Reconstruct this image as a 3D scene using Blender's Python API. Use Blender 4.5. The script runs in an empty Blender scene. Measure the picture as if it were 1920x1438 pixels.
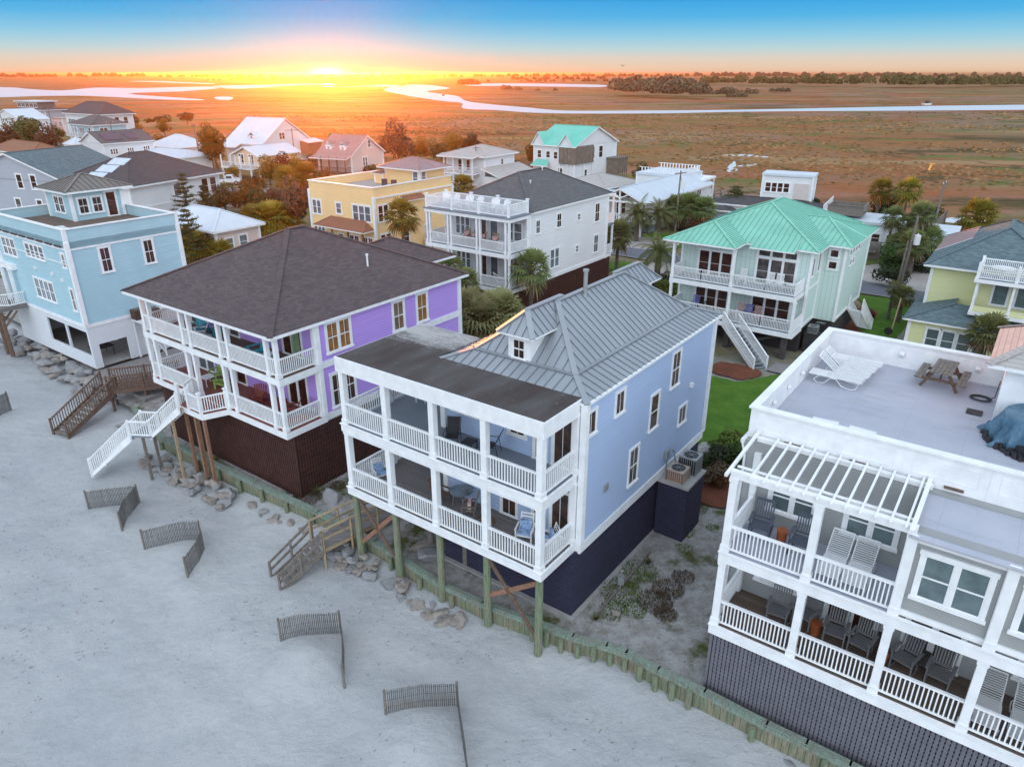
import bpy, bmesh, math, random
import numpy as np
from mathutils import Vector, Matrix, noise
random.seed(7); RNG = np.random.default_rng(7)
R = math.radians
sc = bpy.context.scene
C = sc.collection

# ---------------------------------------------------------------- camera
PITCH = 23.364
cam_d = bpy.data.cameras.new('camera'); cam = bpy.data.objects.new('camera', cam_d); C.objects.link(cam)
cam.location = (0, 0, 20.0); cam.rotation_euler = (R(90 - PITCH), 0, 0)
cam_d.sensor_width = 36; cam_d.lens = 25.23; cam_d.clip_start = 0.3; cam_d.clip_end = 40000
sc.camera = cam
sc.view_settings.view_transform = 'Standard'; sc.view_settings.look = 'None'
sc.view_settings.exposure = EXPOSURE = 0.37; sc.view_settings.gamma = 1
sc.cycles.use_denoising = True
sc.cycles.max_bounces = 5; sc.cycles.diffuse_bounces = 3; sc.cycles.glossy_bounces = 3
sc.cycles.transmission_bounces = 3; sc.cycles.volume_bounces = 0; sc.cycles.transparent_max_bounces = 8
sc.cycles.sample_clamp_indirect = 4

# ---------------------------------------------------------------- sun and sky
SUN_AZ, SUN_EL = -13.3, 1.1          # degrees from +Y, elevation
sd = Vector((math.sin(R(SUN_AZ)) * math.cos(R(SUN_EL)), math.cos(R(SUN_AZ)) * math.cos(R(SUN_EL)), math.sin(R(SUN_EL))))
sun_d = bpy.data.lights.new('sun', 'SUN'); sun_d.energy = 4.0; sun_d.angle = R(0.6); sun_d.color = (1.0, 0.27, 0.035)
sun = bpy.data.objects.new('sun', sun_d); C.objects.link(sun); sun.rotation_euler = sd.to_track_quat('Z', 'Y').to_euler()
w = bpy.data.worlds.new('World'); sc.world = w; w.use_nodes = True
nt = w.node_tree; nt.nodes.clear(); N = nt.nodes.new; L = nt.links.new
def lin(r, g, b):
    f = lambda c: (c / 255 / 12.92) if c / 255 <= 0.04045 else ((c / 255 + 0.055) / 1.055) ** 2.4
    return (f(r), f(g), f(b), 1)
out = N('ShaderNodeOutputWorld'); bg = N('ShaderNodeBackground'); bg2 = N('ShaderNodeBackground'); addsh = N('ShaderNodeAddShader')
tc = N('ShaderNodeTexCoord'); sep = N('ShaderNodeSeparateXYZ'); L(tc.outputs['Generated'], sep.inputs[0])
def M(op, a, b=None, c=None, nt=nt):
    n = nt.nodes.new('ShaderNodeMath'); n.operation = op
    for i, v in enumerate((a, b, c)):
        if v is None: continue
        if isinstance(v, (int, float)): n.inputs[i].default_value = v
        else: nt.links.new(v, n.inputs[i])
    return n.outputs[0]
zz = M('POWER', M('MAXIMUM', sep.outputs[2], 0.0), 0.5)
ramp = N('ShaderNodeValToRGB'); L(zz, ramp.inputs[0]); cr = ramp.color_ramp
def vis(r, g, b, k=.75): c = lin(r, g, b); return (c[0]*k, c[1]*k, c[2]*k, 1)
stops = [(0, vis(238, 190, 158)), (.085, vis(242, 212, 184)), (.13, vis(232, 218, 202)), (.165, vis(196, 222, 226)), (.205, vis(150, 212, 238)),
         (.25, vis(88, 188, 240)), (.295, vis(50, 168, 238)), (.37, lin(165, 195, 225)), (.44, lin(196, 210, 226)), (.6, lin(190, 210, 232)), (1, lin(205, 220, 238))]
while len(cr.elements) < len(stops): cr.elements.new(0.5)
for e, (p_, c_) in zip(cr.elements, stops): e.position = p_; e.color = c_
# nishita sky under the painted evening gradient
sky = N('ShaderNodeTexSky'); sky.sky_type = 'NISHITA'; sky.sun_disc = False; sky.sun_elevation = R(SUN_EL); sky.sun_rotation = R(SUN_AZ)
L(sky.outputs[0], bg2.inputs[0]); bg2.inputs[1].default_value = 0.001
# warm glow round the setting sun
vd = N('ShaderNodeVectorMath'); vd.operation = 'DOT_PRODUCT'; sq = N('ShaderNodeVectorMath'); sq.operation = 'MULTIPLY'; L(tc.outputs['Generated'], sq.inputs[0]); sq.inputs[1].default_value = (1, 1, 2.6); nz = N('ShaderNodeVectorMath'); nz.operation = 'NORMALIZE'; L(sq.outputs[0], nz.inputs[0]); L(nz.outputs[0], vd.inputs[0])
gl = Vector((math.sin(R(SUN_AZ)), math.cos(R(SUN_AZ)), math.sin(R(-0.35)))).normalized(); vd.inputs[1].default_value = gl
dp = M('MAXIMUM', vd.outputs['Value'], 0.0)
g1 = M('MULTIPLY', M('POWER', dp, 6000.0), 2.8); g2 = M('MULTIPLY', M('POWER', dp, 140.0), 0.04)
# added brightness in the unseen sky behind the camera, to light walls facing it
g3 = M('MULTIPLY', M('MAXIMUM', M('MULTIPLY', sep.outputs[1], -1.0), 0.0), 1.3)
def vmul(col, fac):
    n = N('ShaderNodeVectorMath'); n.operation = 'SCALE'; n.inputs[0].default_value = col[:3]; L(fac, n.inputs['Scale']); return n.outputs[0]
def vadd(a, b):
    n = N('ShaderNodeVectorMath'); n.operation = 'ADD'; L(a, n.inputs[0]); L(b, n.inputs[1]); return n.outputs[0]
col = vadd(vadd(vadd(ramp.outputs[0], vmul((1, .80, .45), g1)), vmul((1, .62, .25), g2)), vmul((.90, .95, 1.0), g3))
L(col, bg.inputs[0]); bg.inputs[1].default_value = 0.95
L(bg.outputs[0], addsh.inputs[0]); L(bg2.outputs[0], addsh.inputs[1]); L(addsh.outputs[0], out.inputs[0])
# ---------------------------------------------------------------- mesh builder
class MB:
    def __init__(s): s.v = []; s.f = []; s.mi = []; s.t = []
    def add(s, vs, fs, mi=0, tint=0.5):
        n = len(s.v); s.v.extend([tuple(map(float, p)) for p in vs])
        for f in fs: s.f.append(tuple(n + i for i in f)); s.mi.append(mi); s.t.append(tint)
    def box(s, x0, x1, y0, y1, z0, z1, mi=0):
        s.add([(x0, y0, z0), (x1, y0, z0), (x1, y1, z0), (x0, y1, z0), (x0, y0, z1), (x1, y0, z1), (x1, y1, z1), (x0, y1, z1)],
              [(0, 3, 2, 1), (4, 5, 6, 7), (0, 1, 5, 4), (1, 2, 6, 5), (2, 3, 7, 6), (3, 0, 4, 7)], mi); return s
    def beam(s, a, b, w, h=None, mi=0, side=None, tint=0.5):
        a = Vector(a); b = Vector(b); h = h or w; ax = (b - a)
        if ax.length < 1e-6: return s
        ax.normalize()
        sd_ = Vector(side) if side else (ax.cross(Vector((0, 0, 1))) if abs(ax.z) < .999 else Vector((1, 0, 0)))
        sd_.normalize(); up = sd_.cross(ax).normalized(); sd_ = sd_ * w / 2; up = up * h / 2
        vs = [p + q for p in (a, b) for q in (-sd_ - up, sd_ - up, sd_ + up, -sd_ + up)]
        s.add(vs, [(0, 3, 2, 1), (4, 5, 6, 7), (0, 1, 5, 4), (1, 2, 6, 5), (2, 3, 7, 6), (3, 0, 4, 7)], mi, tint); return s
    def poly(s, pts, mi=0, tint=0.5): s.add(pts, [tuple(range(len(pts)))], mi, tint); return s
    def cyl(s, a, b, r0, r1=None, n=10, mi=0, cap=True, tint=0.5):
        a = Vector(a); b = Vector(b); r1 = r0 if r1 is None else r1; ax = (b - a).normalized()
        x = ax.cross(Vector((0, 0, 1))) if abs(ax.z) < .99 else Vector((1, 0, 0)); x.normalize(); y = ax.cross(x)
        vs = []
        for p, r in ((a, r0), (b, r1)):
            for i in range(n): an = 2 * math.pi * i / n; vs.append(p + (x * math.cos(an) + y * math.sin(an)) * r)
        fs = [(i, (i + 1) % n, n + (i + 1) % n, n + i) for i in range(n)]
        if cap: fs += [tuple(range(n))[::-1], tuple(range(n, 2 * n))]
        s.add(vs, fs, mi, tint); return s
    def tube(s, pts, r, n=6, mi=0):
        for i in range(len(pts) - 1): s.cyl(pts[i], pts[i + 1], r, r, n, mi, cap=True)
        return s
    def slab(s, poly, t=.1, mi=0, mi2=None):
        P = [Vector(p) for p in poly]; nrm = Vector((0, 0, 0))
        for i in range(len(P)): nrm += P[i].cross(P[(i + 1) % len(P)])
        nrm.normalize()
        if nrm.z < 0: P.reverse()
        Q = [p - Vector((0, 0, t)) for p in P]; n = len(P); mi2 = mi if mi2 is None else mi2
        s.add(P, [tuple(range(n))], mi)
        s.add(P + Q, [tuple(range(2 * n - 1, n - 1, -1))] + [(i, n + i, n + (i + 1) % n, (i + 1) % n) for i in range(n)], mi2); return s
    def ribs(s, poly, sp=.42, w=.022, h=.032, mi=0, off=None):
        P = [Vector(p) for p in poly]; nrm = Vector((0, 0, 0))
        for i in range(len(P)): nrm += P[i].cross(P[(i + 1) % len(P)])
        nrm.normalize()
        if nrm.z < 0: nrm = -nrm
        hd = Vector((0, 0, 1)).cross(nrm)
        hd = Vector((1, 0, 0)) if hd.length < 1e-4 else hd.normalized()
        A = [p.dot(hd) for p in P]; a0, a1 = min(A), max(A)
        n = int((a1 - a0) / sp); a = a0 + ((a1 - a0) - n * sp) / 2 if off is None else a0 + off
        while a < a1:
            hit = []
            for i in range(len(P)):
                j = (i + 1) % len(P)
                if (A[i] - a) * (A[j] - a) < 0:
                    k = (a - A[i]) / (A[j] - A[i]); hit.append(P[i].lerp(P[j], k))
            if len(hit) >= 2:
                hit.sort(key=lambda p: p.z)
                p, q = hit[0] + nrm * h / 2, hit[-1] + nrm * h / 2
                if (q - p).length > .15: s.beam(p, q, w, h, mi, side=hd)
            a += sp
        return s
    def rail(s, a, b, h=.95, gap=.125, mi=0, bw=.04, top=.07, mi_top=None):
        a = Vector(a); b = Vector(b); Z = Vector((0, 0, 1)); L_ = (b - a).length; mt = mi if mi_top is None else mi_top
        s.beam(a + Z * h, b + Z * h, .10, top, mt); s.beam(a + Z * .11, b + Z * .11, .05, .07, mi)
        n = max(1, int((b - a).xy.length / gap)); ax = (b - a).normalized()
        sd_ = Vector((ax.x, ax.y, 0)).normalized()
        for i in range(1, n):
            p = a.lerp(b, i / n); s.beam(p + Z * .12, p + Z * (h - .03), bw, bw, mi, side=sd_)
        return s
    def arrays(s, V, F, T):
        n = len(s.v); s.v.extend(map(tuple, V.tolist())); s.f.extend([tuple(x) for x in (F + n).tolist()])
        s.mi.extend([0] * len(F)); s.t.extend(T.tolist())
    def mesh(s, name, mats, smooth=False, uv=True, tint=False):
        me = bpy.data.meshes.new(name); me.from_pydata(s.v, [], s.f)
        for m_ in (mats if isinstance(mats, (list, tuple)) else [mats]): me.materials.append(m_)
        if any(s.mi): me.polygons.foreach_set('material_index', s.mi)
        if smooth: me.polygons.foreach_set('use_smooth', [True] * len(s.f))
        if tint:
            at = me.attributes.new('tint', 'FLOAT', 'FACE'); at.data.foreach_set('value', s.t)
        if uv and len(s.f):
            ul = me.uv_layers.new(name='UVMap')
            n = np.zeros(len(s.f) * 3); me.polygons.foreach_get('normal', n); n = n.reshape(-1, 3)
            ls = np.zeros(len(s.f), int); me.polygons.foreach_get('loop_total', ls)
            li = np.zeros(len(me.loops), int); me.loops.foreach_get('vertex_index', li)
            V = np.array(s.v)[li]; n = np.repeat(n, ls, axis=0)
            h = np.cross([0, 0, 1.0], n); hl = np.linalg.norm(h, axis=1, keepdims=True); flat = hl[:, 0] < 1e-3
            h = h / np.maximum(hl, 1e-6); h[flat] = (1, 0, 0); sl = np.cross(n, h)
            uvs = np.stack([(V * h).sum(1), (V * sl).sum(1)], 1); ul.data.foreach_set('uv', uvs.ravel())
        me.update(); return me
# ---------------------------------------------------------------- objects
def tag(o, label=None, cat=None, group=None, kind=None):
    if label: o['label'] = label
    if cat: o['category'] = cat
    if group: o['group'] = group
    if kind: o['kind'] = kind
    return o
def obj(name, me, parent=None, loc=(0, 0, 0), rz=0.0, sc_=None, rot=None):
    o = bpy.data.objects.new(name, me); C.objects.link(o)
    o.location = loc; o.rotation_euler = rot if rot else (0, 0, rz)
    if sc_ is not None: o.scale = sc_ if hasattr(sc_, '__len__') else (sc_,) * 3
    if parent: o.parent = parent
    return o
def thing(name, label, cat, loc=(0, 0, 0), rz=0.0, group=None, sc_=None):
    return tag(obj(name, None, None, loc, rz, sc_), label, cat, group)
def part(name, mb, mats, parent, **k):
    return obj(name, mb.mesh(name, mats, **k), parent)
CACHE = {}
def cached(key, fn):
    if key not in CACHE: CACHE[key] = fn()
    return CACHE[key]

# ---------------------------------------------------------------- materials
def newmat(name):
    m = bpy.data.materials.new(name); m.use_nodes = True; t = m.node_tree; b = t.nodes['Principled BSDF']; return m, t, b
def nd(t, typ, **k):
    n = t.nodes.new(typ)
    for a, v in k.items():
        if a.startswith('i_'):
            key = a[2:].replace('_', ' '); n.inputs[int(key) if key.isdigit() else key].default_value = v
        else: setattr(n, a, v)
    return n
def rgba(c): return tuple(c) + (1,) if len(c) == 3 else tuple(c)
def mixc(t, fac, a, b, mode='MIX'):
    n = t.nodes.new('ShaderNodeMix'); n.data_type = 'RGBA'; n.blend_type = mode
    for k, v in ((0, fac), (6, a), (7, b)):
        if isinstance(v, (int, float)): n.inputs[k].default_value = v
        elif isinstance(v, (tuple, list)): n.inputs[k].default_value = rgba(v)
        else: t.links.new(v, n.inputs[k])
    return n.outputs[2]
def rampf(t, src, lo, hi):
    n = t.nodes.new('ShaderNodeMapRange'); n.inputs[1].default_value = lo; n.inputs[2].default_value = hi; t.links.new(src, n.inputs[0]); return n.outputs[0]
def coords(t, kind='UV', scale=(1, 1, 1)):
    tc_ = t.nodes.new('ShaderNodeTexCoord'); mp = t.nodes.new('ShaderNodeMapping'); mp.inputs['Scale'].default_value = scale
    t.links.new(tc_.outputs[kind], mp.inputs[0]); return mp.outputs[0]
def noi(t, vec, s, det=3, rough=.55):
    n = nd(t, 'ShaderNodeTexNoise'); n.inputs['Scale'].default_value = s; n.inputs['Detail'].default_value = det; n.inputs['Roughness'].default_value = rough
    t.links.new(vec, n.inputs['Vector']); return n.outputs['Fac']
def bump(t, b, h, st=.3, dist=.02):
    n = t.nodes.new('ShaderNodeBump'); n.inputs['Strength'].default_value = st; n.inputs['Distance'].default_value = dist
    t.links.new(h, n.inputs['Height']); t.links.new(n.outputs[0], b.inputs['Normal'])
def dk(c, k): return tuple(x * k for x in c[:3])
def plain(name, c, rough=.55, var=.12, s=1.5, metal=0.0, spec=.4):
    m, t, b = newmat(name); v = coords(t, 'Object'); f = noi(t, v, s, 5)
    t.links.new(mixc(t, rampf(t, f, .3, .7), dk(c, 1 - var), dk(c, 1 + var)), b.inputs['Base Color'])
    b.inputs['Roughness'].default_value = rough; b.inputs['Metallic'].default_value = metal; b.inputs['Specular IOR Level'].default_value = spec
    return m
def siding(name, c, pitch=.16, vertical=False, rough=.6, var=.07, st=.6):
    m, t, b = newmat(name); uv = coords(t, 'UV'); s = t.nodes.new('ShaderNodeSeparateXYZ'); t.links.new(uv, s.inputs[0])
    a = s.outputs[0] if vertical else s.outputs[1]
    fr = M('FRACT', M('DIVIDE', a, pitch, nt=t), nt=t)
    n1 = noi(t, coords(t, 'Object', (.5, .5, .25)), 1.2, 4); n2 = noi(t, coords(t, 'UV', (.35, 6.5, 1)), 1.0, 2)
    col = mixc(t, rampf(t, n1, .3, .7), dk(c, 1 - var), dk(c, 1 + var * .7)); col = mixc(t, rampf(t, n2, .35, .65), col, dk(c, 1 - var * .8))
    groove_shade = M('LESS_THAN', fr, .10, nt=t); col = mixc(t, M('MULTIPLY', groove_shade, .48, nt=t), col, dk(c, .45))  # lap-edge shadow painted as a dark line; board joints when vertical
    t.links.new(col, b.inputs['Base Color']); b.inputs['Roughness'].default_value = rough
    h = M('SUBTRACT', 1.0, fr, nt=t) if not vertical else M('SUBTRACT', 1.0, groove_shade, nt=t)
    bump(t, b, h, st, .012); return m
def bricky(name, c1, c2, mortar, bw=.22, bh=.075, ms=.01, rough=.85, st=.5, off=.5, var=.5, noise_amt=.25):
    m, t, b = newmat(name); n = nd(t, 'ShaderNodeTexBrick'); n.offset = off
    t.links.new(coords(t, 'UV'), n.inputs['Vector'])
    for k, v in (('Color1', rgba(c1)), ('Color2', rgba(c2)), ('Mortar', rgba(mortar)), ('Scale', 1.0), ('Mortar Size', ms), ('Mortar Smooth', .1), ('Bias', 0.0), ('Brick Width', bw), ('Row Height', bh)):
        n.inputs[k].default_value = v
    f = noi(t, coords(t, 'Object'), 1.3, 5); g = noi(t, coords(t, 'UV', (4, 4, 1)), 3, 4)
    col = mixc(t, rampf(t, f, .3, .75), n.outputs['Color'], mixc(t, .5, n.outputs['Color'], dk(c1, .75)))
    col = mixc(t, M('MULTIPLY', rampf(t, g, .35, .7), noise_amt, nt=t), col, dk(c2, 1.25))
    t.links.new(col, b.inputs['Base Color']); b.inputs['Roughness'].default_value = rough
    bump(t, b, M('SUBTRACT', 1.0, n.outputs['Fac'], nt=t), st, .012); return m
def glass(name, c, rough=.04, c2=None, stripes=False, spec=.6):
    m, t, b = newmat(name); f = noi(t, coords(t, 'Object', (1, 1, 1)), 1.7, 3)
    col = mixc(t, rampf(t, f, .35, .65), c, c2 or dk(c, .45))
    if stripes:
        s = t.nodes.new('ShaderNodeSeparateXYZ'); t.links.new(coords(t, 'UV'), s.inputs[0])
        fr = M('FRACT', M('DIVIDE', s.outputs[1], .05, nt=t), nt=t); col = mixc(t, M('MULTIPLY', M('LESS_THAN', fr, .3, nt=t), .3, nt=t), col, dk(c, .4))
    oi = t.nodes.new('ShaderNodeObjectInfo'); rv = oi.outputs['Random']; col = mixc(t, M('MULTIPLY', M('GREATER_THAN', rv, .62, nt=t), .55, nt=t), col, mixc(t, rampf(t, f, .4, .6), (.16, .17, .17), (.07, .075, .08))) if not stripes else col
    col = mixc(t, M('MULTIPLY', M('LESS_THAN', rv, .25, nt=t), .5, nt=t), col, dk(c, .35))
    t.links.new(col, b.inputs['Base Color']); b.inputs['Roughness'].default_value = rough; b.inputs['Specular IOR Level'].default_value = spec; b.inputs['IOR'].default_value = 1.45
    return m
def leafmat(name, ca, cb, cc=None, transl=.3, rough=.6):
    m, t, b = newmat(name); at = nd(t, 'ShaderNodeAttribute', attribute_name='tint'); r = t.nodes.new('ShaderNodeValToRGB'); t.links.new(at.outputs['Fac'], r.inputs[0])
    r.color_ramp.elements[0].color = rgba(ca); r.color_ramp.elements[1].color = rgba(cb)
    if cc: e = r.color_ramp.elements.new(.06); e.color = rgba(ca); r.color_ramp.elements[0].color = rgba(cc); r.color_ramp.elements[0].position = 0.0
    oi = t.nodes.new('ShaderNodeObjectInfo'); hs = t.nodes.new('ShaderNodeHueSaturation'); t.links.new(r.outputs[0], hs.inputs['Color'])
    t.links.new(M('MULTIPLY_ADD', oi.outputs['Random'], .5, .78, nt=t), hs.inputs['Value']); t.links.new(M('MULTIPLY_ADD', oi.outputs['Random'], .05, .475, nt=t), hs.inputs['Hue'])
    t.links.new(hs.outputs[0], b.inputs['Base Color']); b.inputs['Roughness'].default_value = rough; b.inputs['Specular IOR Level'].default_value = .25
    tr = t.nodes.new('ShaderNodeBsdfTranslucent'); t.links.new(hs.outputs[0], tr.inputs[0]); mx = t.nodes.new('ShaderNodeMixShader'); mx.inputs[0].default_value = transl
    t.links.new(b.outputs[0], mx.inputs[1]); t.links.new(tr.outputs[0], mx.inputs[2]); t.links.new(mx.outputs[0], t.nodes['Material Output'].inputs[0]); return m
def c8(r, g, b, k=1.0): return tuple(x * k for x in lin(r, g, b)[:3])

MT = {}
MT['white'] = plain('white_paint', (.83, .84, .85), .5, .08, 2.2)
MT['white_sid'] = siding('white_siding', (.79, .81, .83))
MT['blue_sid'] = siding('blue_siding', (.45, .57, .80), var=.05, st=.4)
MT['purple_sid'] = siding('purple_siding', (.52, .33, .84), var=.06)
MT['teal_sid'] = siding('teal_siding', (.42, .64, .72), var=.09)
MT['teal_vert'] = siding('teal_board', (.44, .65, .72), .14, True)
MT['white_vert'] = siding('white_board', (.72, .75, .78), .14, True)
MT['yellow_sid'] = siding('yellow_siding', (.93, .66, .33))
MT['pale_sid'] = siding('pale_yellow_siding', (.76, .76, .42))
MT['mint_vert'] = siding('mint_board', (.60, .74, .69), .35, True, st=.3)
MT['mint_stucco'] = plain('mint_stucco', (.55, .76, .66), .8, .05)
MT['grey_stucco'] = plain('grey_stucco', (.33, .34, .34), .85, .06)
MT['grey_sid'] = siding('grey_siding', (.42, .45, .50))
MT['pink_sid'] = siding('pinkish_siding', (.72, .60, .56))
MT['cream'] = plain('cream_wall', (.70, .58, .38), .7, .06)
MT['brick_navy'] = bricky('navy_brick', (.024, .024, .052), (.034, .034, .070), (.012, .012, .028), .40, .20, .012)
MT['brick_dark'] = bricky('dark_brick', (.03, .028, .03), (.06, .055, .06), (.02, .02, .02), .3, .1)
MT['stucco_low'] = plain('pale_stucco', (.62, .55, .52), .85, .06)
MT['seam'] = plain('grey_metal_roof', (.335, .36, .385), .42, .07, .6, .35)
MT['seam_rib'] = plain('grey_metal_rib', (.17, .20, .235), .5, .05, 1, .3)
MT['mint_roof'] = plain('mint_metal_roof', (.24, .55, .42), .5, .10, .5, .1)
MT['mint_rib'] = plain('mint_metal_rib', (.10, .33, .27), .5, .05, 1)
MT['red_roof'] = plain('rust_metal_roof', (.33, .15, .09), .5, .1, .8, .2)
MT['red_rib'] = plain('rust_metal_rib', (.15, .07, .05), .5, .05, 1)
MT['bronze_roof'] = plain('bronze_metal_roof', (.20, .18, .16), .5, .1, .8, .2)
MT['bronze_rib'] = plain('bronze_metal_rib', (.07, .06, .055), .5, .05, 1)
MT['white_roof'] = plain('white_metal_roof', (.62, .68, .74), .45, .06, .5, .1)
MT['white_rib'] = plain('white_metal_rib', (.45, .5, .56), .5, .05, 1)
MT['teal_far'] = plain('turquoise_metal_roof', (.16, .56, .45), .45, .05, .5)
MT['sh_purple'] = bricky('plum_shingle', (.070, .053, .058), (.125, .096, .098), (.042, .033, .036), .33, .145, .008, st=.35)
MT['sh_grey'] = bricky('grey_shingle', (.085, .088, .09), (.13, .135, .14), (.06, .06, .065), .33, .145, .008, st=.3)
MT['sh_dark'] = bricky('charcoal_shingle', (.06, .055, .06), (.09, .085, .09), (.04, .04, .045), .33, .145, .008, st=.3)
MT['sh_blue'] = bricky('slate_blue_shingle', (.075, .115, .13), (.16, .22, .24), (.05, .08, .09), .33, .145, .008, st=.35)
MT['sh_brown'] = bricky('brown_shingle', (.25, .11, .06), (.33, .16, .09), (.12, .06, .04), .33, .145, .008, st=.3)
MT['sh_pink'] = bricky('rose_shingle', (.30, .20, .20), (.38, .26, .25), (.2, .14, .14), .33, .145, .008, st=.3)
MT['deck_grey'] = plain('grey_deck_paint', (.20, .235, .275), .55, .08, .8)
MT['deck_wood'] = bricky('weathered_deck', (.17, .155, .15), (.24, .22, .21), (.05, .045, .045), 3.0, .14, .008, st=.6, off=.37)
MT['deck_brown'] = bricky('brown_deck', (.12, .085, .065), (.20, .145, .11), (.04, .03, .025), 3.0, .14, .01, st=.6, off=.37)
MT['deck_red'] = bricky('red_deck', (.22, .075, .06), (.29, .10, .08), (.10, .04, .035), 3.0, .14, .008, st=.5, off=.37)
MT['roof_deck'] = plain('pale_roof_membrane', (.42, .435, .505), .6, .17, .45)
MT['lat_brown'] = plain('dark_brown_slats', (.065, .026, .020), .8, .3, 3)
MT['lat_grey'] = plain('grey_slats', (.15, .145, .17), .75, .12, 3)
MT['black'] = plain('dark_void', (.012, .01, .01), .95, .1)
MT['glass'] = glass('dark_glass', (.035, .025, .022), c2=(.10, .055, .04))
MT['glass_sunset_tint'] = glass('sunset_tint_glass', (.36, .17, .05), c2=(.20, .09, .03), rough=.15)  # sunset light on panes and blinds, painted in as amber colour
MT['glass_blind'] = glass('blind_glass', (.16, .22, .23), c2=(.10, .14, .15), stripes=True, rough=.12)
MT['glass_red'] = glass('red_brown_glass', (.095, .035, .025), c2=(.025, .014, .012))
MT['glass_pale'] = glass('pale_glass', (.20, .26, .30), c2=(.10, .13, .15), rough=.1)
MT['wood'] = plain('weathered_wood', (.19, .165, .145), .85, .25, 6)
MT['wood_new'] = plain('tan_wood', (.36, .27, .17), .8, .2, 5)
MT['wood_brown'] = plain('brown_wood', (.15, .095, .07), .8, .25, 5)
MT['wood_red'] = plain('cedar_brace', (.27, .14, .09), .8, .2, 5)
MT['wood_dark'] = plain('dark_wood', (.07, .06, .06), .8, .25, 5)
MT['chair_grey'] = plain('slate_chair_paint', (.085, .10, .13), .6, .1)
MT['chair_grey2'] = plain('grey_chair_wood', (.17, .17, .175), .75, .12)
MT['chair_teal'] = plain('teal_plastic', (.05, .38, .48), .5, .08)
MT['chair_lime'] = plain('lime_plastic', (.30, .45, .10), .5, .08)
MT['chair_red'] = plain('red_wood_stain', (.22, .045, .03), .6, .12)
MT['chair_purple'] = plain('violet_chair_paint', (.20, .20, .50), .5, .08)
MT['wplastic'] = plain('white_plastic', (.78, .79, .80), .35, .04)
MT['cushion'] = plain('blue_cushion', (.28, .40, .60), .9, .5, 9)
MT['cushion_pink'] = plain('pink_cushion', (.62, .42, .42), .9, .4, 9)
MT['orange_wood'] = plain('orange_stool', (.32, .085, .03), .5, .3, 4)
MT['black_metal'] = plain('black_metal', (.03, .03, .033), .5, .2)
MT['sling'] = plain('black_sling', (.035, .037, .042), .8, .15)
MT['grey_metal'] = plain('galvanised', (.38, .40, .41), .45, .12, 3, .5)
MT['ac_body'] = plain('tan_ac_casing', (.42, .34, .29), .55, .1)
MT['concrete'] = plain('concrete', (.36, .35, .34), .9, .15, 2)
MT['concrete2'] = plain('grey_slab', (.22, .22, .225), .9, .15, 1)
MT['trunk'] = bricky('palm_bark', (.13, .10, .085), (.20, .16, .135), (.06, .05, .04), .18, .12, .02, st=.8)
MT['bark'] = plain('bark', (.12, .095, .075), .9, .3, 5)
MT['palm'] = leafmat('palm_leaf', (.06, .085, .03), (.24, .27, .10), (.26, .18, .09), .3)
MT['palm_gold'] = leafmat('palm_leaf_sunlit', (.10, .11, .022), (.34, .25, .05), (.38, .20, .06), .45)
MT['palmetto'] = leafmat('palmetto_leaf', (.12, .14, .055), (.42, .42, .20), (.30, .22, .12), .35)
MT['leaf'] = leafmat('leaf_green', (.030, .055, .016), (.10, .15, .04), None, .25)
MT['leaf_lime'] = leafmat('leaf_lime', (.05, .095, .018), (.22, .30, .06), None, .3)
MT['leaf_olive'] = leafmat('leaf_olive', (.055, .055, .02), (.17, .15, .055), None, .3)
MT['leaf_gold'] = leafmat('leaf_gold', (.12, .085, .02), (.36, .22, .05), None, .45)
MT['leaf_brown'] = leafmat('leaf_brown', (.07, .05, .035), (.20, .14, .09), None, .25)
MT['leaf_dark'] = leafmat('leaf_dark', (.018, .030, .013), (.055, .075, .028), None, .2)
MT['leaf_red'] = leafmat('leaf_red', (.10, .035, .025), (.22, .09, .05), None, .3)
MT['pine'] = leafmat('pine_needles', (.030, .055, .025), (.13, .14, .045), None, .25)
MT['grass_b'] = leafmat('grass_blades', (.08, .09, .03), (.20, .19, .07), None, .3)
MT['car_white'] = plain('white_car_paint', (.75, .77, .80), .25, .03)
MT['tyre'] = plain('tyre', (.02, .02, .02), .8, .1)
MT['sol_white'] = plain('pale_solar_panel', (.55, .62, .70), .15, .08)
MT['sol_dark'] = plain('dark_solar_panel', (.07, .045, .07), .2, .1)
MT['bird'] = plain('white_feather', (.8, .78, .74), .7, .05)

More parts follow.
